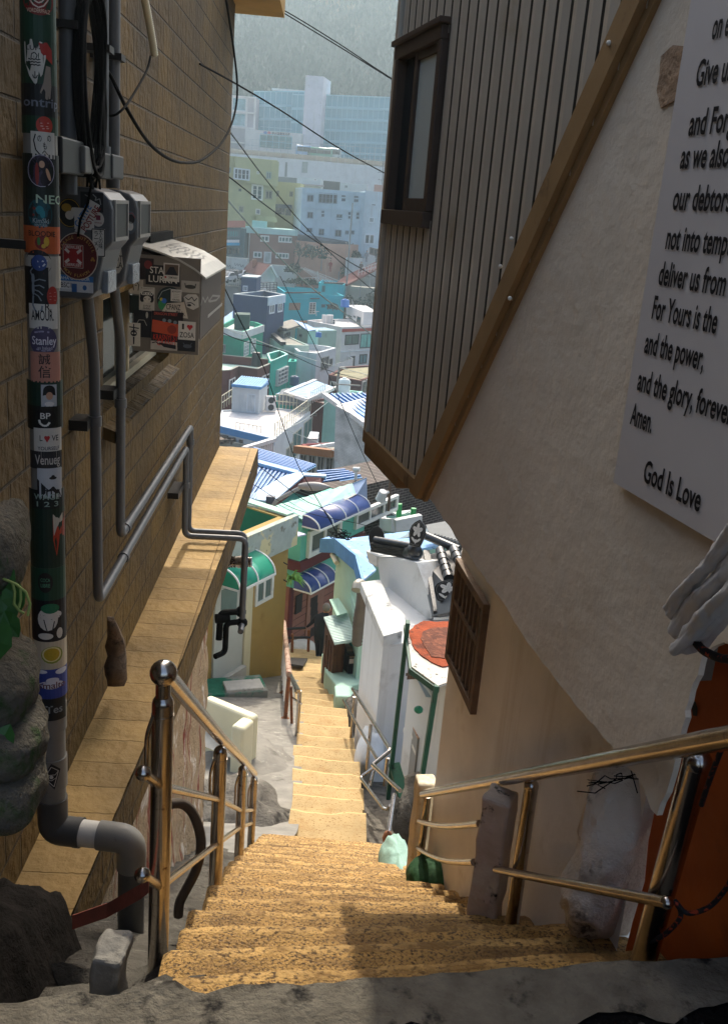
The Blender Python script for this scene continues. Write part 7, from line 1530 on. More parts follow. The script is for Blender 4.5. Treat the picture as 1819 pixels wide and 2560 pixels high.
for (lab,a,b,c_,d_,Yb,wm) in (('pale blue sheet gable roof left of the navy house',(60,1470),(165,1395),(325,1475),(230,1560),112,MINTB),('small pale blue gable roof before the navy wall',(215,1420),(300,1395),(430,1440),(330,1475),116,W_)):
    t=thing('gable_roof_house',lab,'house',aty('e',a[0],a[1],Yb)); ribbed(t,'roof_slope',aty('e',*b,Yb+4),aty('e',b[0]+90,b[1]+8,Yb+6),aty('e',*c_,Yb+1),aty('e',*d_,Yb-3),0,M_blusheet,M_rib); ribbed(t,'roof_slope',aty('e',*a,Yb),aty('e',*b,Yb+4),aty('e',*d_,Yb-2.8),aty('e',a[0]-30,d_[1],Yb-4),8,M_blusheet,M_blusheet,.2,.08)
    mb=MB(); mb.bar(aty('e',*b,Yb+4)+V((0,0,.1)),aty('e',*c_,Yb+1)+V((0,0,.1)),.35,.2); mb.build('verge',mat('pale_blue_verge','#9fc0d0',.6,bump=0),t); mb=MB(); q4=[aty('e',*c_,Yb),aty('e',*d_,Yb-3)]; mb.prism([q4[0]-V((0,0,.2)),q4[1]-V((0,0,.2)),q4[1]-V((0,0,4)),q4[0]-V((0,0,4))],V((.2,1.5,0))); mb.build('wall',wm,t)
t,pl,zt=fac('dark stained retaining wall beside the parked cars','e',70,1190,200,1185,146,146,-20,rend('#6f7274',st='#4c4e50',sk='#4c4e50'),4,CONC,.1,name='retaining_wall',cat='wall'); rails(t,'white_fence',[pl.w(0,zt),pl.w(pl.L,zt)],.9,7,W2,2,.05)
FN2=thing('timber_fence','dark horizontal timber fence beside the navy stair hut','fence',aty('e',460,1230,139)); rails(FN2,'rails',[aty('e',385,1238,139),aty('e',535,1232,141)],1.3,5,DK,4,.06)
# cars
def car(lab,k,x,y,Y,yaw,col):
    c_=aty(k,x,y,Y); t=thing('parked_car',lab,'car',c_,'cars parked beside the small white house'); L_,wd=4.3,1.75; u=V((math.cos(yaw),math.sin(yaw),0)); s_=V((-math.sin(yaw),math.cos(yaw),0))
    pr=[(-2.1,.35),(-2.15,.8),(-1.9,.95),(-1.2,1.0),(-.6,1.45),(.9,1.48),(1.6,1.02),(2.1,.9),(2.15,.4)]
    mb=MB(); mb.prism([c_+u*a+V((0,0,b))-s_*wd/2 for a,b in pr],s_*wd); mb.build('body',mat('carpaint_'+col.strip('#'),col,.2,var=.02,bump=0,coat=.6),t,bevel=.10)
    for sg in (-1,1): mb=MB(); mb.prism([c_+u*a+V((0,0,b))+s_*sg*(wd/2) for a,b in ((-1.05,1.0),(-.55,1.38),(.8,1.40),(1.35,1.03))],s_*sg*.02); mb.build('side_window',M_dglass,t)
    for sg,a,b in ((-1,-1.22,-.58),(1,1.62,.95)): mb=MB(); mb.quad(c_+u*(a+sg*.02)+V((0,0,1.04))-s_*.75,c_+u*(a+sg*.02)+V((0,0,1.04))+s_*.75,c_+u*(b+sg*.02)+V((0,0,1.46))+s_*.7,c_+u*(b+sg*.02)+V((0,0,1.46))-s_*.7); mb.build('windscreen',M_dglass,t)
    for a in (-1.35,1.35):
        for sg in (-1,1): p=c_+u*a+s_*sg*(wd/2-.1)+V((0,0,.32)); mb=MB(); mb.tube([p-s_*.11,p+s_*.11],.32,14); mb.build('wheel',M_black,t)
    for sg in (-1,1): p=c_-u*2.12+s_*sg*.65+V((0,0,.72)); mb=MB(); mb.sphere(p,.13,8,(.4,1,.7)); mb.build('headlight',W2,t)
# street ground strips by the cars are part of the terrain sheet
# chapel
t=thing('small_white_house','tiny white house with a brown gable roof, chimney and black lettering','house',aty('e',460,1160,150)); c=lambda x,y,Y: aty('e',x,y,Y)
g0,g1,g2=c(395,1085,144),c(470,1000,144),c(520,1090,144.5); bk=c(235,1060,150)-g0; bk=V((bk.x,bk.y,0))
e_=[V((g0.x,g0.y,-11.5)),V((g2.x,g2.y,-11.5))]; mb=MB(); mb.prism([e_[0],e_[1],g2,g1,g0],bk); mb.build('wall',W2,t)
ov=V((-.3,-.6,0)); 
for a,b in ((g1,g0),(g1,g2)): d=(b-a)*1.15; ribbed(t,'roof_slope',a-bk.normalized()*.5+V((0,0,.12)),a+bk+V((0,0,.12)),a+bk+d+V((0,0,.12)),a-bk.normalized()*.5+d+V((0,0,.12)),0,rend('#7a4a40',st='#5f3830',sk='#643c34'),W2)
mb=MB(); mb.bar(g1-bk.normalized()*.55,g0*1.0+(g0-g1)*.15-bk.normalized()*.55,.3,.25); mb.bar(g1-bk.normalized()*.55,g2+(g2-g1)*.15-bk.normalized()*.55,.3,.25); mb.build('barge_board',W2,t)
MB().box(g1+bk*.6+V((-.55,0,-.1)),.65,.5,1.1,.3).build('chimney',rend('#a06a54'),t)
pl=wallpl(g0,g2); putp=lambda a,b,l: pl.w(a,b,.03+l)
mb=MB(); putxt(mb,putp,'감천문화마을',*[v for v in pl.uv('e',457,1090)],.55,0,.03,1,.02,fit=3.6) if False else putxt(mb,putp,'안내의 집',(g2-g0).length*.5,pl.uv('e',452,1088)[1],.2,0,.03,1,.02,fit=1.15)
if pl.u.x<0:
    for i,v in enumerate(mb.v):
        r_=(v-pl.o).dot(pl.u); mb.v[i]=v+pl.u*((g2-g0).length*1.0-2*r_)
mb.build('lettering',M_ink,t); pl2=wallpl(g0,g0+bk); win(t,pl2,'e',300,1112,350,1145,'#5a5a58','#26282a',.1)
# ------------------------------------------------------------------ street level houses
t,pl,zt=fac('brown two storey house with a mint roof band and white windows','e',300,712,720,738,155,157,-12,BRK,9,CONC,.2)
MB().wallrect(pl,ux(pl,'e',266,690),ux(pl,'e',718,720),zt-.1,zt+.75,-8,.25).build('roof_band',rend('#a9cac4',st='#86a8a4',sk='#86a8a4'),t)
for b in ((393,735,468,798),(552,745,668,808),(332,878,405,938),(527,890,642,948)): win(t,pl,'e',*b,fcol='#d8d8d4',gcol='#54706c',fw=.25,proud=.12,mull=1 if b[1] in (735,878) else 3)
win(t,pl,'e',425,880,488,985,'#c4c8c8','#a0a8a8',.2,.1,0,'door'); MB().box(aty('e',385,642,158),2.2,2,1.15,.05).build('rooftop_hut',MINTB,t); mb=MB(); a=pl.w(-.1,zt,.3); mb.tube([a,a-V((0,0,6))],.06,6); mb.build('down_pipe',W2,t)
t,pl,zt=fac('low salmon house with a dark roof beside the brown house','e',705,760,985,830,156,152.5,-14,PNK,8,DK,.1); MB().wallrect(pl,0,pl.L*.8,zt-.1,zt+.9,-7,-.4).build('dark_roof',rend('#3f4650'),t)
for b in ((708,790,732,852),(812,795,848,865),(918,850,945,880)): win(t,pl,'e',*b,fcol='#8a7a70',gcol='#4a4a48',fw=.15,proud=.1)
t,pl,zt=fac('dark shopfront with a salmon parapet and a turquoise awning','e',60,668,255,668,153,153,-12,rend('#3a5a60'),8,PNK,.2,name='shop',cat='shop')
MB().wallrect(pl,0,pl.L,zt-.1,zt+.9,-.5,.25).build('salmon_parapet',rend('#b5705e'),t); win(t,pl,'e',85,690,215,770,'#4a6468','#3f8a8c',.2,.1,5); MB().wallrect(pl,.2,pl.L*.8,pl.uv('e',150,832)[1],pl.uv('e',150,808)[1],.0,.6).build('awning',rend('#2f9ac0'),t); MB().wallrect(pl,.2,pl.L*.78,pl.uv('e',150,806)[1],pl.uv('e',150,782)[1],.0,.4).build('sign_board',W2,t); win(t,pl,'e',85,845,235,925,'#2a4a50','#16262a',.2,.1,3,'shop_window')
t,pl,zt=fac('pale concrete yard wall with scrawled graffiti above the parked cars','e',75,930,276,938,150,150,-16,rend('#b4bab6'),2,CONC,.0,name='yard_wall',cat='wall')
mb=MB(); S_=lambda a,b,l: pl.w(a,b,.03+l); 
for (x,y,n_) in ((110,1010,7),(190,1000,8),(240,1015,5),(160,1030,6)):
    a=pl.uv('e',x,y); stroke(mb,S_,[(a[0]+.14*i-.4,a[1]+.22*math.sin(i*2.3+x)) for i in range(n_)],.05,.01)
mb.build('graffiti',M_ink,t)
t,pl,zt=fac('white garden wall below the brown house','e',330,985,690,1010,152,151,-16,rend('#bcc2be'),2,CONC,.0,name='garden_wall',cat='wall')
# olive apartment house
t,pl,zt=fac('olive four storey apartment house with balconies','e',60,22,545,82,160,163,-12,OLV,12,CONC,.8)
MB().wallrect(pl,ux(pl,'e',162,40),pl.L,pl.uv('e',240,265)[1],zt+.02,.0,.9).build('upper_storey',OLV,t)
PLo=PL(pl.w(0,0,.9),u=pl.u); PLo.n=pl.n
win(t,PLo,'e',165,135,300,250,'#c4ccd0','#3a4850',.2,.35,3,bars=1); win(t,PLo,'e',452,162,495,232,'#8a9a8a','#56686a',.2,.1,1); win(t,PLo,'e',368,162,390,190,'#c4c8b8','#8a8f80',.15,.08,1); win(t,pl,'e',430,325,488,408,'#7a7a60','#2c3234',.2,.1,1)
win(t,pl,'e',310,275,402,420,'#d4d8cc','#1f4a48',.25,.25,1,'balcony',bars=2); win(t,pl,'e',193,318,217,345,'#6a6a50','#33382f',.15,.05,0); win(t,pl,'e',193,468,232,532,'#9a9a80','#3a423c',.2,.1,1); win(t,pl,'e',110,130,126,185,'#8a9a8a','#4a585a',.2)
win(t,pl,'e',340,490,380,545,'#d0d0c0','#8a9090',.2,.1,0,'arched_window'); MB().wallrect(pl,ux(pl,'e',330,560),pl.L,pl.uv('e',440,600)[1],pl.uv('e',440,558)[1],.0,1.4).build('balcony_slab',OLV,t)
t,pl,zt=fac('olive rear wing with dark balconies between the two apartment houses','e',530,262,745,275,168,168,-12,OLV,8,CONC,.5)
win(t,pl,'e',535,340,558,395,'#7a7a60','#3a403c',.2); win(t,pl,'e',650,350,680,400,'#7a7a60','#3a403c',.2); MB().wallrect(pl,-.2,pl.L*.7,pl.uv('e',600,500)[1],pl.uv('e',600,465)[1],.0,.7).build('balcony_rail',rend('#3f4a54'),t); win(t,pl,'e',440,480,612,555,'#4a4c40','#1d2224',.2,.15,3,'balcony'); win(t,pl,'e',620,505,668,565,'#4a4c40','#2d3234',.2,.15,1)
# blue apartment house
t,pl,zt=fac('pale blue four storey apartment house with small dark windows','e',762,318,1315,352,158,160,-16,BLU,12,CONC,.7)
for b in ((805,378,860,442,1,0),(908,362,1068,466,4,1),(1108,385,1142,408,1,0),(1108,416,1142,446,1,0),(1218,392,1255,418,1,0),(1218,426,1255,456,1,0),(810,528,860,590,1,0),(935,522,958,545,1,0),(935,550,958,578,1,0),(1066,555,1118,592,1,0),(1066,598,1114,608,0,0),(1170,540,1190,568,0,0),(1170,575,1190,600,0,0),(1240,545,1266,575,0,0),(1240,580,1266,605,0,0),(806,670,856,712,1,0),(915,680,960,742,1,0),(1058,692,1112,758,1,0),(1146,702,1178,738,1,0),(1192,702,1226,740,1,0)): win(t,pl,'e',*b[:4],fcol='#66798a',gcol='#2a3640',fw=.12,proud=.08,mull=b[4],bars=b[5])
for y in (372,505): z__=pl.uv('e',1000,y+(1000-762)*.0+6)[1]; MB().wallrect(pl,0,pl.L,z__-.05,z__+.05,.0,.15).build('string_course',BLU,t)
for x in (890,1030,1290): a=pl.uv('e',x,400)[0]; mb=MB(); mb.tube([pl.w(a,zt-.5,.2),pl.w(a,-14,.2)],.06,5); mb.build('down_pipe',BLU,t)
t,pl,zt=fac('white blue apartment block at the right, next to the pale blue one','e',1312,345,1600,360,160.5,161,-16,rend('#bccad2'),12,CONC,.5)
for b in ((1375,460,1410,478),(1358,575,1398,630),(1478,585,1508,640),(1322,722,1408,822),(1466,730,1495,770)): win(t,pl,'e',*b,fcol='#cfd8de',gcol='#33424e',fw=.2,proud=.12)
# little roofs before the white retaining wall
t,pl,zt=fac('low white house with a pale roof before the museum wall','e',715,222,930,235,185,185,-3,rend('#b4c0c4'),6,CONC,.2); win(t,pl,'e',862,238,888,260,'#d8dce0','#56626a',.25,.1,1); MB().wallrect(pl,-.2,pl.L+.5,pl.uv('e',830,302)[1],pl.uv('e',830,290)[1],-1,1.5).build('lean_to_roof',rend('#8a8488'),t)
t,pl,zt=fac('grey low house right of the pale roofed one','e',1095,270,1330,290,186,186,-3,rend('#aab4ba'),6,CONC,.2); win(t,pl,'e',1135,292,1160,320,'#8a949a','#4a545a',.2); MB().wallrect(pl,ux(pl,'e',945,270),0,-2,zt+.1,-.5,-.2).build('dark_shed',rend('#3a4044'),t)
t,pl,zt=fac('reddish brick low house at the right before the museum wall','e',1395,290,1600,300,184,184,-3,rend('#a47a70'),6,CONC,.2)
t,pl,zt=fac('dark shed before the olive wing','e',530,215,720,230,190,190,-3,rend('#6a7478'),6,CONC,.2)
# ------------------------------------------------------------------ museum
MW,_,_=fac('long white retaining wall below the glass museum','d',60,1362,1700,1478,211,214,0,W_,3,CONC,.0,name='retaining_wall',cat='wall'); pl=_; 
pl=PL(aty('d',60,1362,211),u=aty('d',1700,1478,214)-aty('d',60,1362,211)); pl.n=pl.n if pl.n.y<0 else -pl.n; win(MW,pl,'d',762,1438,806,1538,'#8a9694','#9aa4a0',.2,.08,0,'door'); win(MW,pl,'d',612,1440,626,1570,'#5a6468','#5a6468',.1,.08,0,'slot')
M_gl=mat('museum_glass','#3f8ea4',.12,var=.10,vs=.25,bump=.02,bs=.6,spec=.8)
MU=thing('glass_museum','large blue glass museum building with a pale concrete tower on the hillside','building',aty('d',850,1340,236))
def glass(x0,y0,x1,y1,Y,ny,nx,zb,dep=25):
    a=aty('d',x0,y0,Y); b=aty('d',x1,y1,Y); zt=(a.z+b.z)/2; p=PL(a,u=b-a); p.n=p.n if p.n.y<0 else -p.n; L_=(b-a).xy.length
    MB().wallrect(p,0,L_,zb,zt,-dep,0).build('curtain_wall',M_gl,MU); mb=MB()
    for i in range(nx+1): mb.wallrect(p,L_*i/nx-.06,L_*i/nx+.06,zb,zt,.0,.08)
    for j in range(ny): zz=zt-(zt-zb)*j/ny; mb.wallrect(p,0,L_,zz-.55 if j else zz-.25,zz,.08,.14)
    mb.build('mullions',mat('mullion_blue','#7fb4c4',.5,var=.05,bump=0),MU); return p,zt
glass(335,818,780,822,242,5,9,11.5); glass(935,850,1720,880,238,6,17,11.5); glass(675,840,1060,850,239.5,5,8,11.5)
a=aty('d',790,662,234); b=aty('d',950,668,234); c_=aty('d',1015,690,242)
mb=MB(); mb.prism([V((p.x,p.y,11.5)) for p in (a,b,c_,a+(c_-b))],V((0,0,a.z-11.5))); mb.build('tower',rend('#cdc9d2'),MU)
mb=MB(); mb.wallrect(PL(aty('d',505,800,246),u=(1,0,0),side=1),0,7.9,aty('d',540,812,246).z,aty('d',540,792,246).z,-3,3); mb.build('roof_canopy',W2,MU)
p=PL(aty('d',100,850,236),u=(1,0,0)); p.n=V((0,-1,0)); zt=aty('d',200,845,236).z; L_=5.8; p=PL(aty('d',132,850,236),u=(1,0,0)); p.n=V((0,-1,0))
MB().wallrect(p,-2,5.7,11.5,zt,-20,0).build('white_block',rend('#a9a4aa'),MU); mb=MB()
for x in (-2,0,3.55,5.35): mb.wallrect(p,x,x+.35,11.5,zt,.0,.3)
for j in range(6): mb.wallrect(p,-2,5.7,zt-3.25*j-.35,zt-3.25*j,.3,.45)
mb.build('white_frame',W2,MU)
for j in (0,1): winr(MU,p,.35,3.55,zt-3.25*j-3.2,zt-3.25*j-.4,'#c4ccd0','#6a98a4',.2,.1,0)
en=PL(aty('d',262,1150,231),u=(1,0,0)); en.n=V((0,-1,0)); ez=aty('d',500,1158,231).z
EL=12.6; MB().wallrect(en,0,EL,11.5,ez,-8,0).build('entrance_block',W2,MU); MB().wallrect(en,3.3,10.4,13.4,ez-.95,.0,.1).build('entrance_glass',mat('entrance_glass','#3f7a80',.15,var=.3,vs=.3,bump=0),MU)
mb=MB()
for i in range(6): mb.wallrect(en,3.3+1.42*i-.06,3.3+1.42*i+.06,13.4,ez-.95,.1,.18)
for j in range(3): mb.wallrect(en,3.3,10.4,14.6+1.5*j,14.72+1.5*j,.1,.18)
mb.build('entrance_frame',mat('mullion_blue','#7fb4c4'),MU)
mb=MB(); SE=lambda a,b,l: en.w(a,b,.05+l); putxt(mb,SE,'부산교육역사관',7.9,ez-.47,.5,0,.04,1,.02,fit=4.1); mb.build('lettering',flat('#2a3038'),MU)
mb=MB(); shape(mb,SE,oval(4.4,ez-.42,.38,.36),.02); mb.build('logo',flat('#3f6fa8'),MU); mb=MB(); shape(mb,SE,oval(5.25,ez-.42,.38,.34),.02); mb.build('logo',flat('#b5485a'),MU)
FM=thing('wire_fence','thin grey mesh fence along the top of the museum wall','fence',aty('d',850,1400,216)); rails(FM,'mesh',[aty('d',60,1368,211.6),aty('d',1700,1480,214.6)],3.4,26,mat('fence_grey','#7d8a90',.6,bump=0),3,.03)
def bus(lab,x,y,Y,col,L_=7.5):
    c_=aty('d',x,y,Y); t=thing('parked_bus',lab,'bus',c_); mb=MB(); mb.box(c_+V((0,0,1.45)),L_,2.4,2.4); mb.build('body',mat('bus_'+col.strip('#'),col,.35,var=.05,bump=0,coat=.3),t,bevel=.25); mb=MB(); mb.box(c_+V((0,-1.22,1.85)),L_*.86,.04,.9); mb.build('window_band',M_dglass,t)
    for a in (-L_*.32,L_*.32): mb=MB(); p=c_+V((a,-1.0,.45)); mb.tube([p,p+V((0,-.25,0))],.4,12); mb.build('wheel',M_black,t)
bus('blue and white bus parked behind the museum fence',772,1400,222,'#8fb0d0',3.3); bus('green bus parked behind the museum fence',910,1418,222,'#6aa88a',5.6); bus('pale van parked right of the green bus',1045,1425,223,'#c4d0d0',2.6)
for i,(k,x,y,Y,yaw,col,lab) in enumerate((('e',118,1135,146,.6,'#1d2024','black car parked nearest the dark wall'),('e',170,1125,148,.6,'#3a3f46','dark grey car parked between the black and the white one'),('e',212,1125,149,.7,'#cfd2d4','white car parked against the tiny white house'),('e',88,1150,143,.6,'#b9bcc0','silver car half hidden by the brick wall edge'))): car(lab,k,x,y,Y,1.15+yaw*.3,col)
# ------------------------------------------------------------------ poles, trees, shrubs, street, right-hand clutter
def upole(lab,k,x0,y0,x1,y1,Y,r=.08,arms=()):
    t=thing('utility_pole',lab,'utility pole',aty(k,x1,y1,Y)); mb=MB(); mb.tube([aty(k,x1,y1,Y),aty(k,x0,y0,Y)],[r*1.2,r],8); mb.build('pole',mat('concrete_pole','#77797a',.8,bump=.1),t)
    for f,l in arms: p=aty(k,x1,y1,Y).lerp(aty(k,x0,y0,Y),f); mb=MB(); mb.bar(p-V((l,0,0)),p+V((l,0,0)),.08,.08); mb.sphere(p+V((l*.8,0,.1)),.1,6); mb.sphere(p-V((l*.8,0,-.1)),.1,6); mb.build('cross_arm',mat('concrete_pole','#77797a'),t)
    return t
upole('tall utility pole before the pale blue apartment house','e',1205,450,1152,1165,146,.10,((.5,.6),)); upole('thin pole beside the bare tree','e',937,865,927,1050,150,.06); upole('slender pole on the path right of the teal house','e',1280,1130,1262,1330,140,.06); upole('transformer pole in front of the museum wall at the right','d',1475,1420,1465,1680,200,.12,((.95,1.0),(.6,1.0),(.35,.9)))
upole('short pole behind the teal block','e',1085,1055,1080,1160,148,.06); upole('steel pole of the dark street corner','e',1195,1300,1225,1400,134,.06)
def bare_tree(lab,k,x,y,Y,h,sp):
    t=thing('bare_tree',lab,'tree',aty(k,x,y,Y)); r_=random.Random(3); mb=MB()
    def br(p,d,l,r,n):
        q_=p+d*l; mb.tube([p,p.lerp(q_,.5)+V((r_.uniform(-.1,.1),0,.05))*l*.3,q_],[r,r*.8,r*.6],5,False)
        if n:
            for i in range(3 if n>1 else 4): br(q_ if i else p.lerp(q_,.7),(d+V((r_.uniform(-1,1)*sp,r_.uniform(-1,1)*sp,r_.uniform(-.15,.7)))).normalized(),l*r_.uniform(.55,.8),r*.55,n-1)
    br(aty(k,x,y,Y),V((.15,0,1)),h*.3,h*.03,4); mb.build('branches',mat('bare_bark','#5f564e',.95,bump=.2),t)
bare_tree('leafless tree standing before the salmon house','e',712,1040,149,6.2,.9)
M_shr=mat('dark_foliage','#26352a',.9,var=.5,vs=1.5,bump=.3); M_shr2=mat('dull_hedge','#3d4a3a',.9,var=.4,vs=1.5,bump=.3)
def shrub(lab,k,x,y,Y,sx,sy,sz,n=260,mt=None,s=.5,name='shrub'):
    sx*=.42;sy*=.42;sz*=.42;s*=.4
    t=thing(name,lab,'shrub',aty(k,x,y,Y)); c_=aty(k,x,y,Y); r_=random.Random(int(x+y)); mb=MB()
    for i in range(n):
        while 1:
            d=V((r_.uniform(-1,1),r_.uniform(-1,1),r_.uniform(0,1)))
            if .35<d.length<1*(1+.25*fbm(d*2,1.)): break
        p=c_+V((d.x*sx,d.y*sy,d.z*sz)); a=V((r_.uniform(-1,1),r_.uniform(-1,1),r_.uniform(-1,1))).normalized()*s*r_.uniform(.5,1.2); b=a.orthogonal().normalized()*s*r_.uniform(.4,.9); mb.add([p-a,p+b,p+a,p-b],[(0,1,2,3)])
    mb.build('foliage',mt or M_shr,t); mb=MB(); mb.tube([c_-V((0,0,.3)),c_+V((0,0,sz*.6))],sx*.05,5); mb.build('stem',M_wood,t)
shrub('dark round bush below the bare tree','e',680,1060,147,3.2,2,3.4); shrub('dark clipped bush under the salmon house','e',850,930,150,7,3,4.5,420); shrub('long dull hedge beside the red path','e',760,1165,148,6.5,1.5,2.2,420,M_shr2); shrub('hedge along the street above the red path','e',1010,1065,156,9,2,3.0,420,M_shr2); shrub('dark bush on the slope at the right, below the grey wall','e',1330,1400,138,7,3,4.5,520); shrub('dark bush beside the pole on the right slope','e',1410,1320,140,3.5,2,4,260); shrub('bush at the foot of the white blue block','e',1225,930,158,2.5,1.5,2.4,200); shrub('dark pot plants beside the teal house','e',1030,1385,134,2.0,1,2.0,160); shrub('small dark bush behind the teal house stairs','e',1160,1330,138,2.2,1.5,2.6,160)
tank('blue water tank beside the teal house',aty('e',1135,1368,134),.6,1.1,'#2f6fb8')
t,pl,zt=fac('grey stepped garden wall at the right above the dark slope','e',1190,1205,1470,1190,143,143,-16,CONC,2,CONC,.0,name='garden_wall',cat='wall')
t,pl,zt=fac('pale concrete terrace wall below the street at the right','e',1160,1110,1360,1098,150,150,-16,GRY,6,CONC,.3,name='terrace_wall',cat='wall')
t,pl,zt=fac('white stair wall with a sloping coping at the street corner','e',1215,945,1330,935,154,157,-12,W_,1.5,CONC,.0,name='stair_wall',cat='wall')
t,pl,zt=fac('small white house at the street corner with a dark doorway','e',1340,835,1500,880,157,156,-12,W2,4,CONC,.0); win(t,pl,'e',1358,835,1420,905,'#6a5a50','#3a3230',.2,.1,1,'door')
mb=MB(); a=[aty('e',1060,1150,147),aty('e',1150,1085,151),aty('e',1490,930,156),aty('e',1500,985,153),aty('e',1160,1165,146)]; mb.prism(a,V((0,0,-.3))); mb.build('red_path',mat('red_brick_path','#7a4a42',.9,var=.15,vs=2,bump=.2),kind='structure')
mb=MB(); 
rails_t=thing('pipe_fence','white pipe handrail sloping along the street at the right','fence',aty('e',1360,1060,150)); rails(rails_t,'rail',[aty('e',1255,1095,149),aty('e',1475,1020,151)],1.0,8,W2,2,.05)
WF=thing('pergola','thin white steel frame of a pergola beside the path','pergola',aty('e',930,1120,147)); mb=MB()
for i in range(6): mb.tube([aty('e',740+18*i,1015+6*i,150),aty('e',900+36*i,1130+6*i,146)],.03,4)
mb.tube([aty('e',780,1020,150),aty('e',1090,1140,147)],.04,4); mb.tube([aty('e',895,1050,147),aty('e',895,1160,147)],.05,4); mb.build('frame',W2,WF)
# pedestrians on the far path: small clothed figures
def walker(lab,x,y,Y,cl,hr='#2a2220'):
    c_=aty('e',x,y,Y); t=thing('person',lab,'person',c_); me=bpy.data.meshes.new('clothed_body'); jt=[(0,0,.95),(0,0,1.2),(0,0,1.42),(-.2,0,1.38),(.2,0,1.38),(-.26,.05,1.1),(.26,-.05,1.1),(-.25,.1,.85),(.25,-.1,.85),(-.1,.06,.5),(.1,-.06,.5),(-.1,.1,.06),(.1,-.12,.06),(0,0,1.52)]
    me.from_pydata(jt,[(0,1),(1,2),(2,3),(2,4),(3,5),(4,6),(5,7),(6,8),(0,9),(0,10),(9,11),(10,12),(2,13)],[]); o=bpy.data.objects.new('clothed_body',me); COL.objects.link(o); o.parent=t; LOC[o.name]=c_
    o.modifiers.new('skin','SKIN'); me.skin_vertices[0].data[0].use_root=True
    for i,r_ in enumerate((.15,.16,.15,.08,.08,.06,.06,.045,.045,.08,.08,.06,.06,.06)): me.skin_vertices[0].data[i].radius=(r_,r_)
    o.modifiers.new('sub','SUBSURF').render_levels=1; me.materials.append(flat(cl,.9)); MB().sphere(c_+V((0,0,1.64)),.12,10,(.9,1,1.15)).build('head',mat('skin','#a87a5e'),t); MB().sphere(c_+V((0,.03,1.68)),.122,10,(.95,1,1.05)).build('hair',flat(hr),t)
walker('person in black walking up the red path at the right',1415,985,154,'#17181c'); walker('person in grey standing near the white stair wall',1325,975,153,'#77747a'); walker('person in dark blue at the right end of the red path',1455,985,154,'#262c3a'); walker('person in a red jacket on the red path',1005,1062,152,'#9a3a34'); walker('person in brown on the lower red path',1275,1075,150,'#5a4a40')
# ------------------------------------------------------------------ terrain, hill, forest
mb=MB(); ds=[-60,-20,-4,0,2,4,6.9,8,9.4]+[10+1.5*i for i in range(12)]+[30+5*i for i in range(36)]+[208,211,213,215,217,219,230,260,300,330]
def fn(a,b):
    j=min(len(ds)-1,int(round(b*(len(ds)-1)))); d=ds[j]; s=40+d*.8 if d>0 else 40; x=-s+2*s*a; z=prof(d)-(3.2 if d<24 else 2.6 if d<60 else .15)
    return V((x,d,z+(.3*fbm((x,d,0),.06) if d>100 else 0)))
mb.grid(fn,30,len(ds)-1); mb.build('ground',mat('bare_earth','#45433a',.95,var=.35,vs=.5,bump=.3,bs=3,stain=('#3d4436',.55,.3,.15)),kind='structure')
def hz(x,d): 
    t=max(0,min(1,(d-255)/305)); return 15+(113*(1+.0022*(max(-300,min(x,120))+93)))*(t**1.05)+3*fbm((x,d,0),.02)
mb=MB()
def fn(a,b):
    d=240+700*b; x=-430+860*a; return V((x,d,hz(x,d) if d<560 else hz(x,560)-(d-560)*.15))
mb.grid(fn,60,50); mb.build('hill',mat('hill_floor','#3d4236',.95,var=.3,vs=.05,bump=.2,bs=.4,stain=('#3f4a3c',.52,.03,.15)),kind='structure')
import array
vs=[];fs=[]; r_=random.Random(11)
MF_=[]
for i in range(5200):
    d=250+320*r_.random()**.9; x=(-.34+.44*r_.random())*d*1.0
    if d>570: continue
    z=hz(x,d); h=r_.uniform(5,11); w_=r_.uniform(1.8,3.6); n=r_.randint(18,30)
    cl=fbm((x,d,7),.03)
    if cl<-.25 and r_.random()<.5: h*=.5
    for k in range(n):
        A=r_.random()*6.283; rr=w_*r_.random()**.5; t=r_.random(); p=(x+rr*math.cos(A)*(1-.4*t),d+rr*math.sin(A)*(1-.4*t),z+h*(.3+.7*t))
        s=r_.uniform(.35,.9); a=(r_.uniform(-.5,.5)*s,r_.uniform(-.5,.5)*s,r_.uniform(.8,2.2)*s); b=(r_.uniform(-1,1)*s*.8,r_.uniform(-1,1)*s*.8,r_.uniform(-.4,.4)*s)
        o=len(vs); vs+=[(p[0]-a[0],p[1]-a[1],p[2]-a[2]),(p[0]+b[0],p[1]+b[1],p[2]+b[2]),(p[0]+a[0],p[1]+a[1],p[2]+a[2]),(p[0]-b[0],p[1]-b[1],p[2]-b[2])]; fs.append((o,o+1,o+2,o+3))
me=bpy.data.meshes.new('hillside_forest'); me.from_pydata(vs,[],fs); me.materials.append(mat('wood_foliage','#4c5044',.95,var=.5,vs=.05,bump=0,stain=('#26382c',.48,.03,.10),stain2=('#84735c',.58,.05,.08)))
o=bpy.data.objects.new('hillside_forest',me); COL.objects.link(o); o['kind']='stuff'
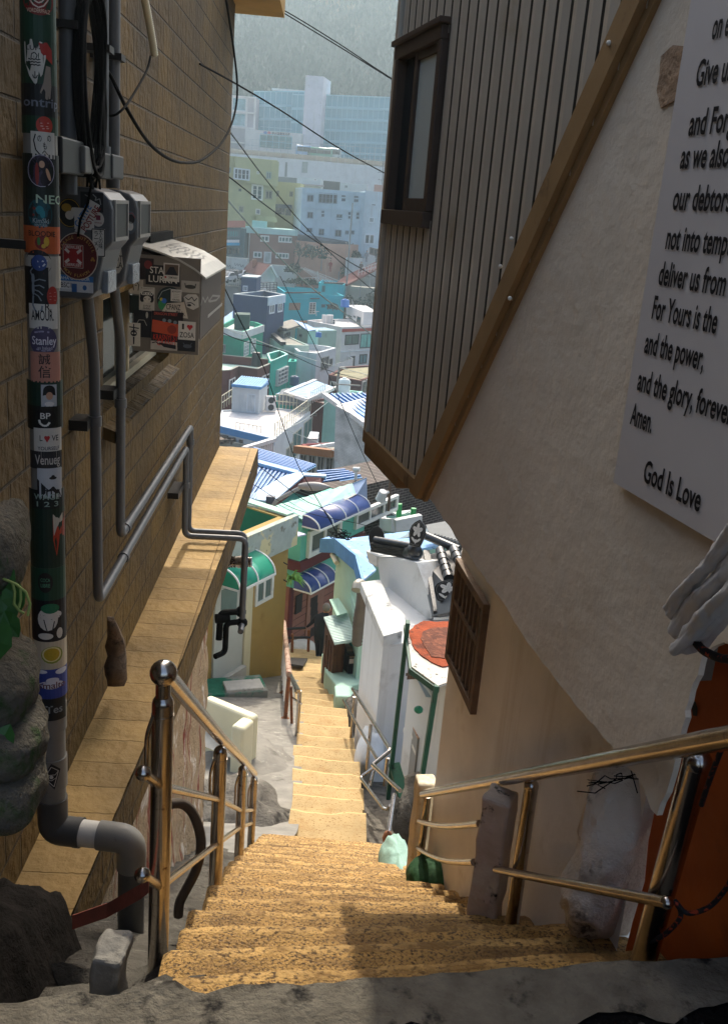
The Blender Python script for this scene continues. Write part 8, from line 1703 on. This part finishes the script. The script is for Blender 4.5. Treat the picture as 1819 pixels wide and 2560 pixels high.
# ------------------------------------------------------------------ overhead wires
def wire(lab,pts,r,mt=None):
    P=[aty(*p) for p in pts]; A=P[0];B=P[-1]; return cable(lab,P,r,8,'overhead_wire',mt or M_black,'wire')
wire('thick black wire slanting from the brick wall edge to the siding window',[('S',500,160,9),('S',582,205,10),('S',700,275,12),('S',850,372,14),('S',975,440,16),('S',1100,505,18)],0.0087)
wire('twin black wires crossing the hill at the top, upper strand',[('S',640,0,22),('S',706,24,22),('S',840,105,22),('S',930,165,22),('S',1000,210,22),('S',1080,262,22)],0.0124)
wire('twin black wires crossing the hill at the top, lower strand',[('S',640,-10,22.2),('S',692,22,22.2),('S',840,112,22.2),('S',930,168,22.2),('S',1000,212,22.2),('S',1080,266,22.2)],0.0124)
wire('black wire falling from the brick wall past the olive apartments to the siding edge',[('S',540,290,24),('S',577,333,26),('S',660,443,30),('S',750,553,34),('S',850,655,38),('S',955,745,42),('S',1060,830,46)],0.0155)
wire('black wire slanting across the apartment facades to the siding',[('S',540,418,22),('S',570,440,23),('S',680,525,27),('S',800,610,31),('S',955,702,36),('S',1060,760,40)],0.0155)
WL=mat('pale_wire','#b4bcb8',.5,bump=0,var=0)
wire('pale twisted cable falling in front of the white house to the siding edge',[('S',530,455,20),('S',567,498,22),('S',680,625,27),('S',780,720,31),('S',870,790,35),('S',945,850,38),('S',1020,905,42)],0.0217,mat('pale_cable','#7d8a84',.5,var=.4,vs=2,bump=0))
wire('thin black wire running down across the valley roofs to the navy awning',[('S',552,700,16),('S',600,800,17),('S',660,920,19),('S',700,1040,20.5),('S',735,1140,21.5),('S',765,1200,22),('S',845,1335,23),('S',858,1345,23)],0.0099)
wire('dark wire sagging across the green house to the maroon house',[('S',545,825,40),('S',600,850,42),('S',700,875,46),('S',790,915,52),('S',870,940,58),('S',1000,970,64)],0.0186)
wire('white wire sagging across the valley to the maroon house',[('S',560,820,40),('S',640,850,44),('S',700,872,48),('S',800,905,54),('S',930,940,62),('S',1000,955,66)],0.0174,WL)
wire('thin wire crossing the blue roof to the lotus tile wires',[('S',560,1180,20),('S',640,1215,21),('S',720,1265,22),('S',800,1290,23),('S',900,1310,24),('S',960,1330,25)],0.0074)
wire('thin black wire slanting over the sheet roof into the tangle at the mint house',[('S',600,1130,20),('S',680,1190,21),('S',760,1250,21.5),('S',810,1275,21.8),('S',843,1340,21.6)],0.0087)
wire('black wire passing the big white wall down to the floodlight',[('S',700,690,30),('S',780,850,30),('S',840,980,29),('S',900,1120,28.5),('S',950,1225,28)],0.0112)
wire('pale wire strung from the white wall corner to the brown gap house',[('S',690,1085,50),('S',760,1050,52),('S',825,1000,54)],0.0186,WL); wire('pale wire drooping before the veranda house',[('S',700,1070,50),('S',780,1100,50),('S',860,1140,48)],0.0186,WL)
mb=MB()
for i in range(16):
    c_=aty('S',rnd.uniform(840,862),rnd.uniform(1335,1362),21.5); pts=[c_+V((.18*math.sin(j*1.9+i),.05*math.cos(j+i),.14*math.cos(j*1.3+i*2))) for j in range(6)]; mb.tube(pts,.014,5)
mb.build('wire_tangle',M_black,label='tangle of black wires at the corner of the mint house roof',cat='wires')
# ------------------------------------------------------------------ haze
mb=MB(); mb.box((0,435,80.5),900,1050,229); 
hm=bpy.data.materials.new('haze_air'); hm.use_nodes=True; N=hm.node_tree.nodes; N.clear(); pv=N.new('ShaderNodeVolumePrincipled'); pv.inputs['Color'].default_value=(.66,.86,.97,1); pv.inputs['Density'].default_value=.0009; pv.inputs['Anisotropy'].default_value=.5; mo=N.new('ShaderNodeOutputMaterial'); hm.node_tree.links.new(pv.outputs[0],mo.inputs['Volume'])
hzo=mb.build('haze',hm,kind='stuff')
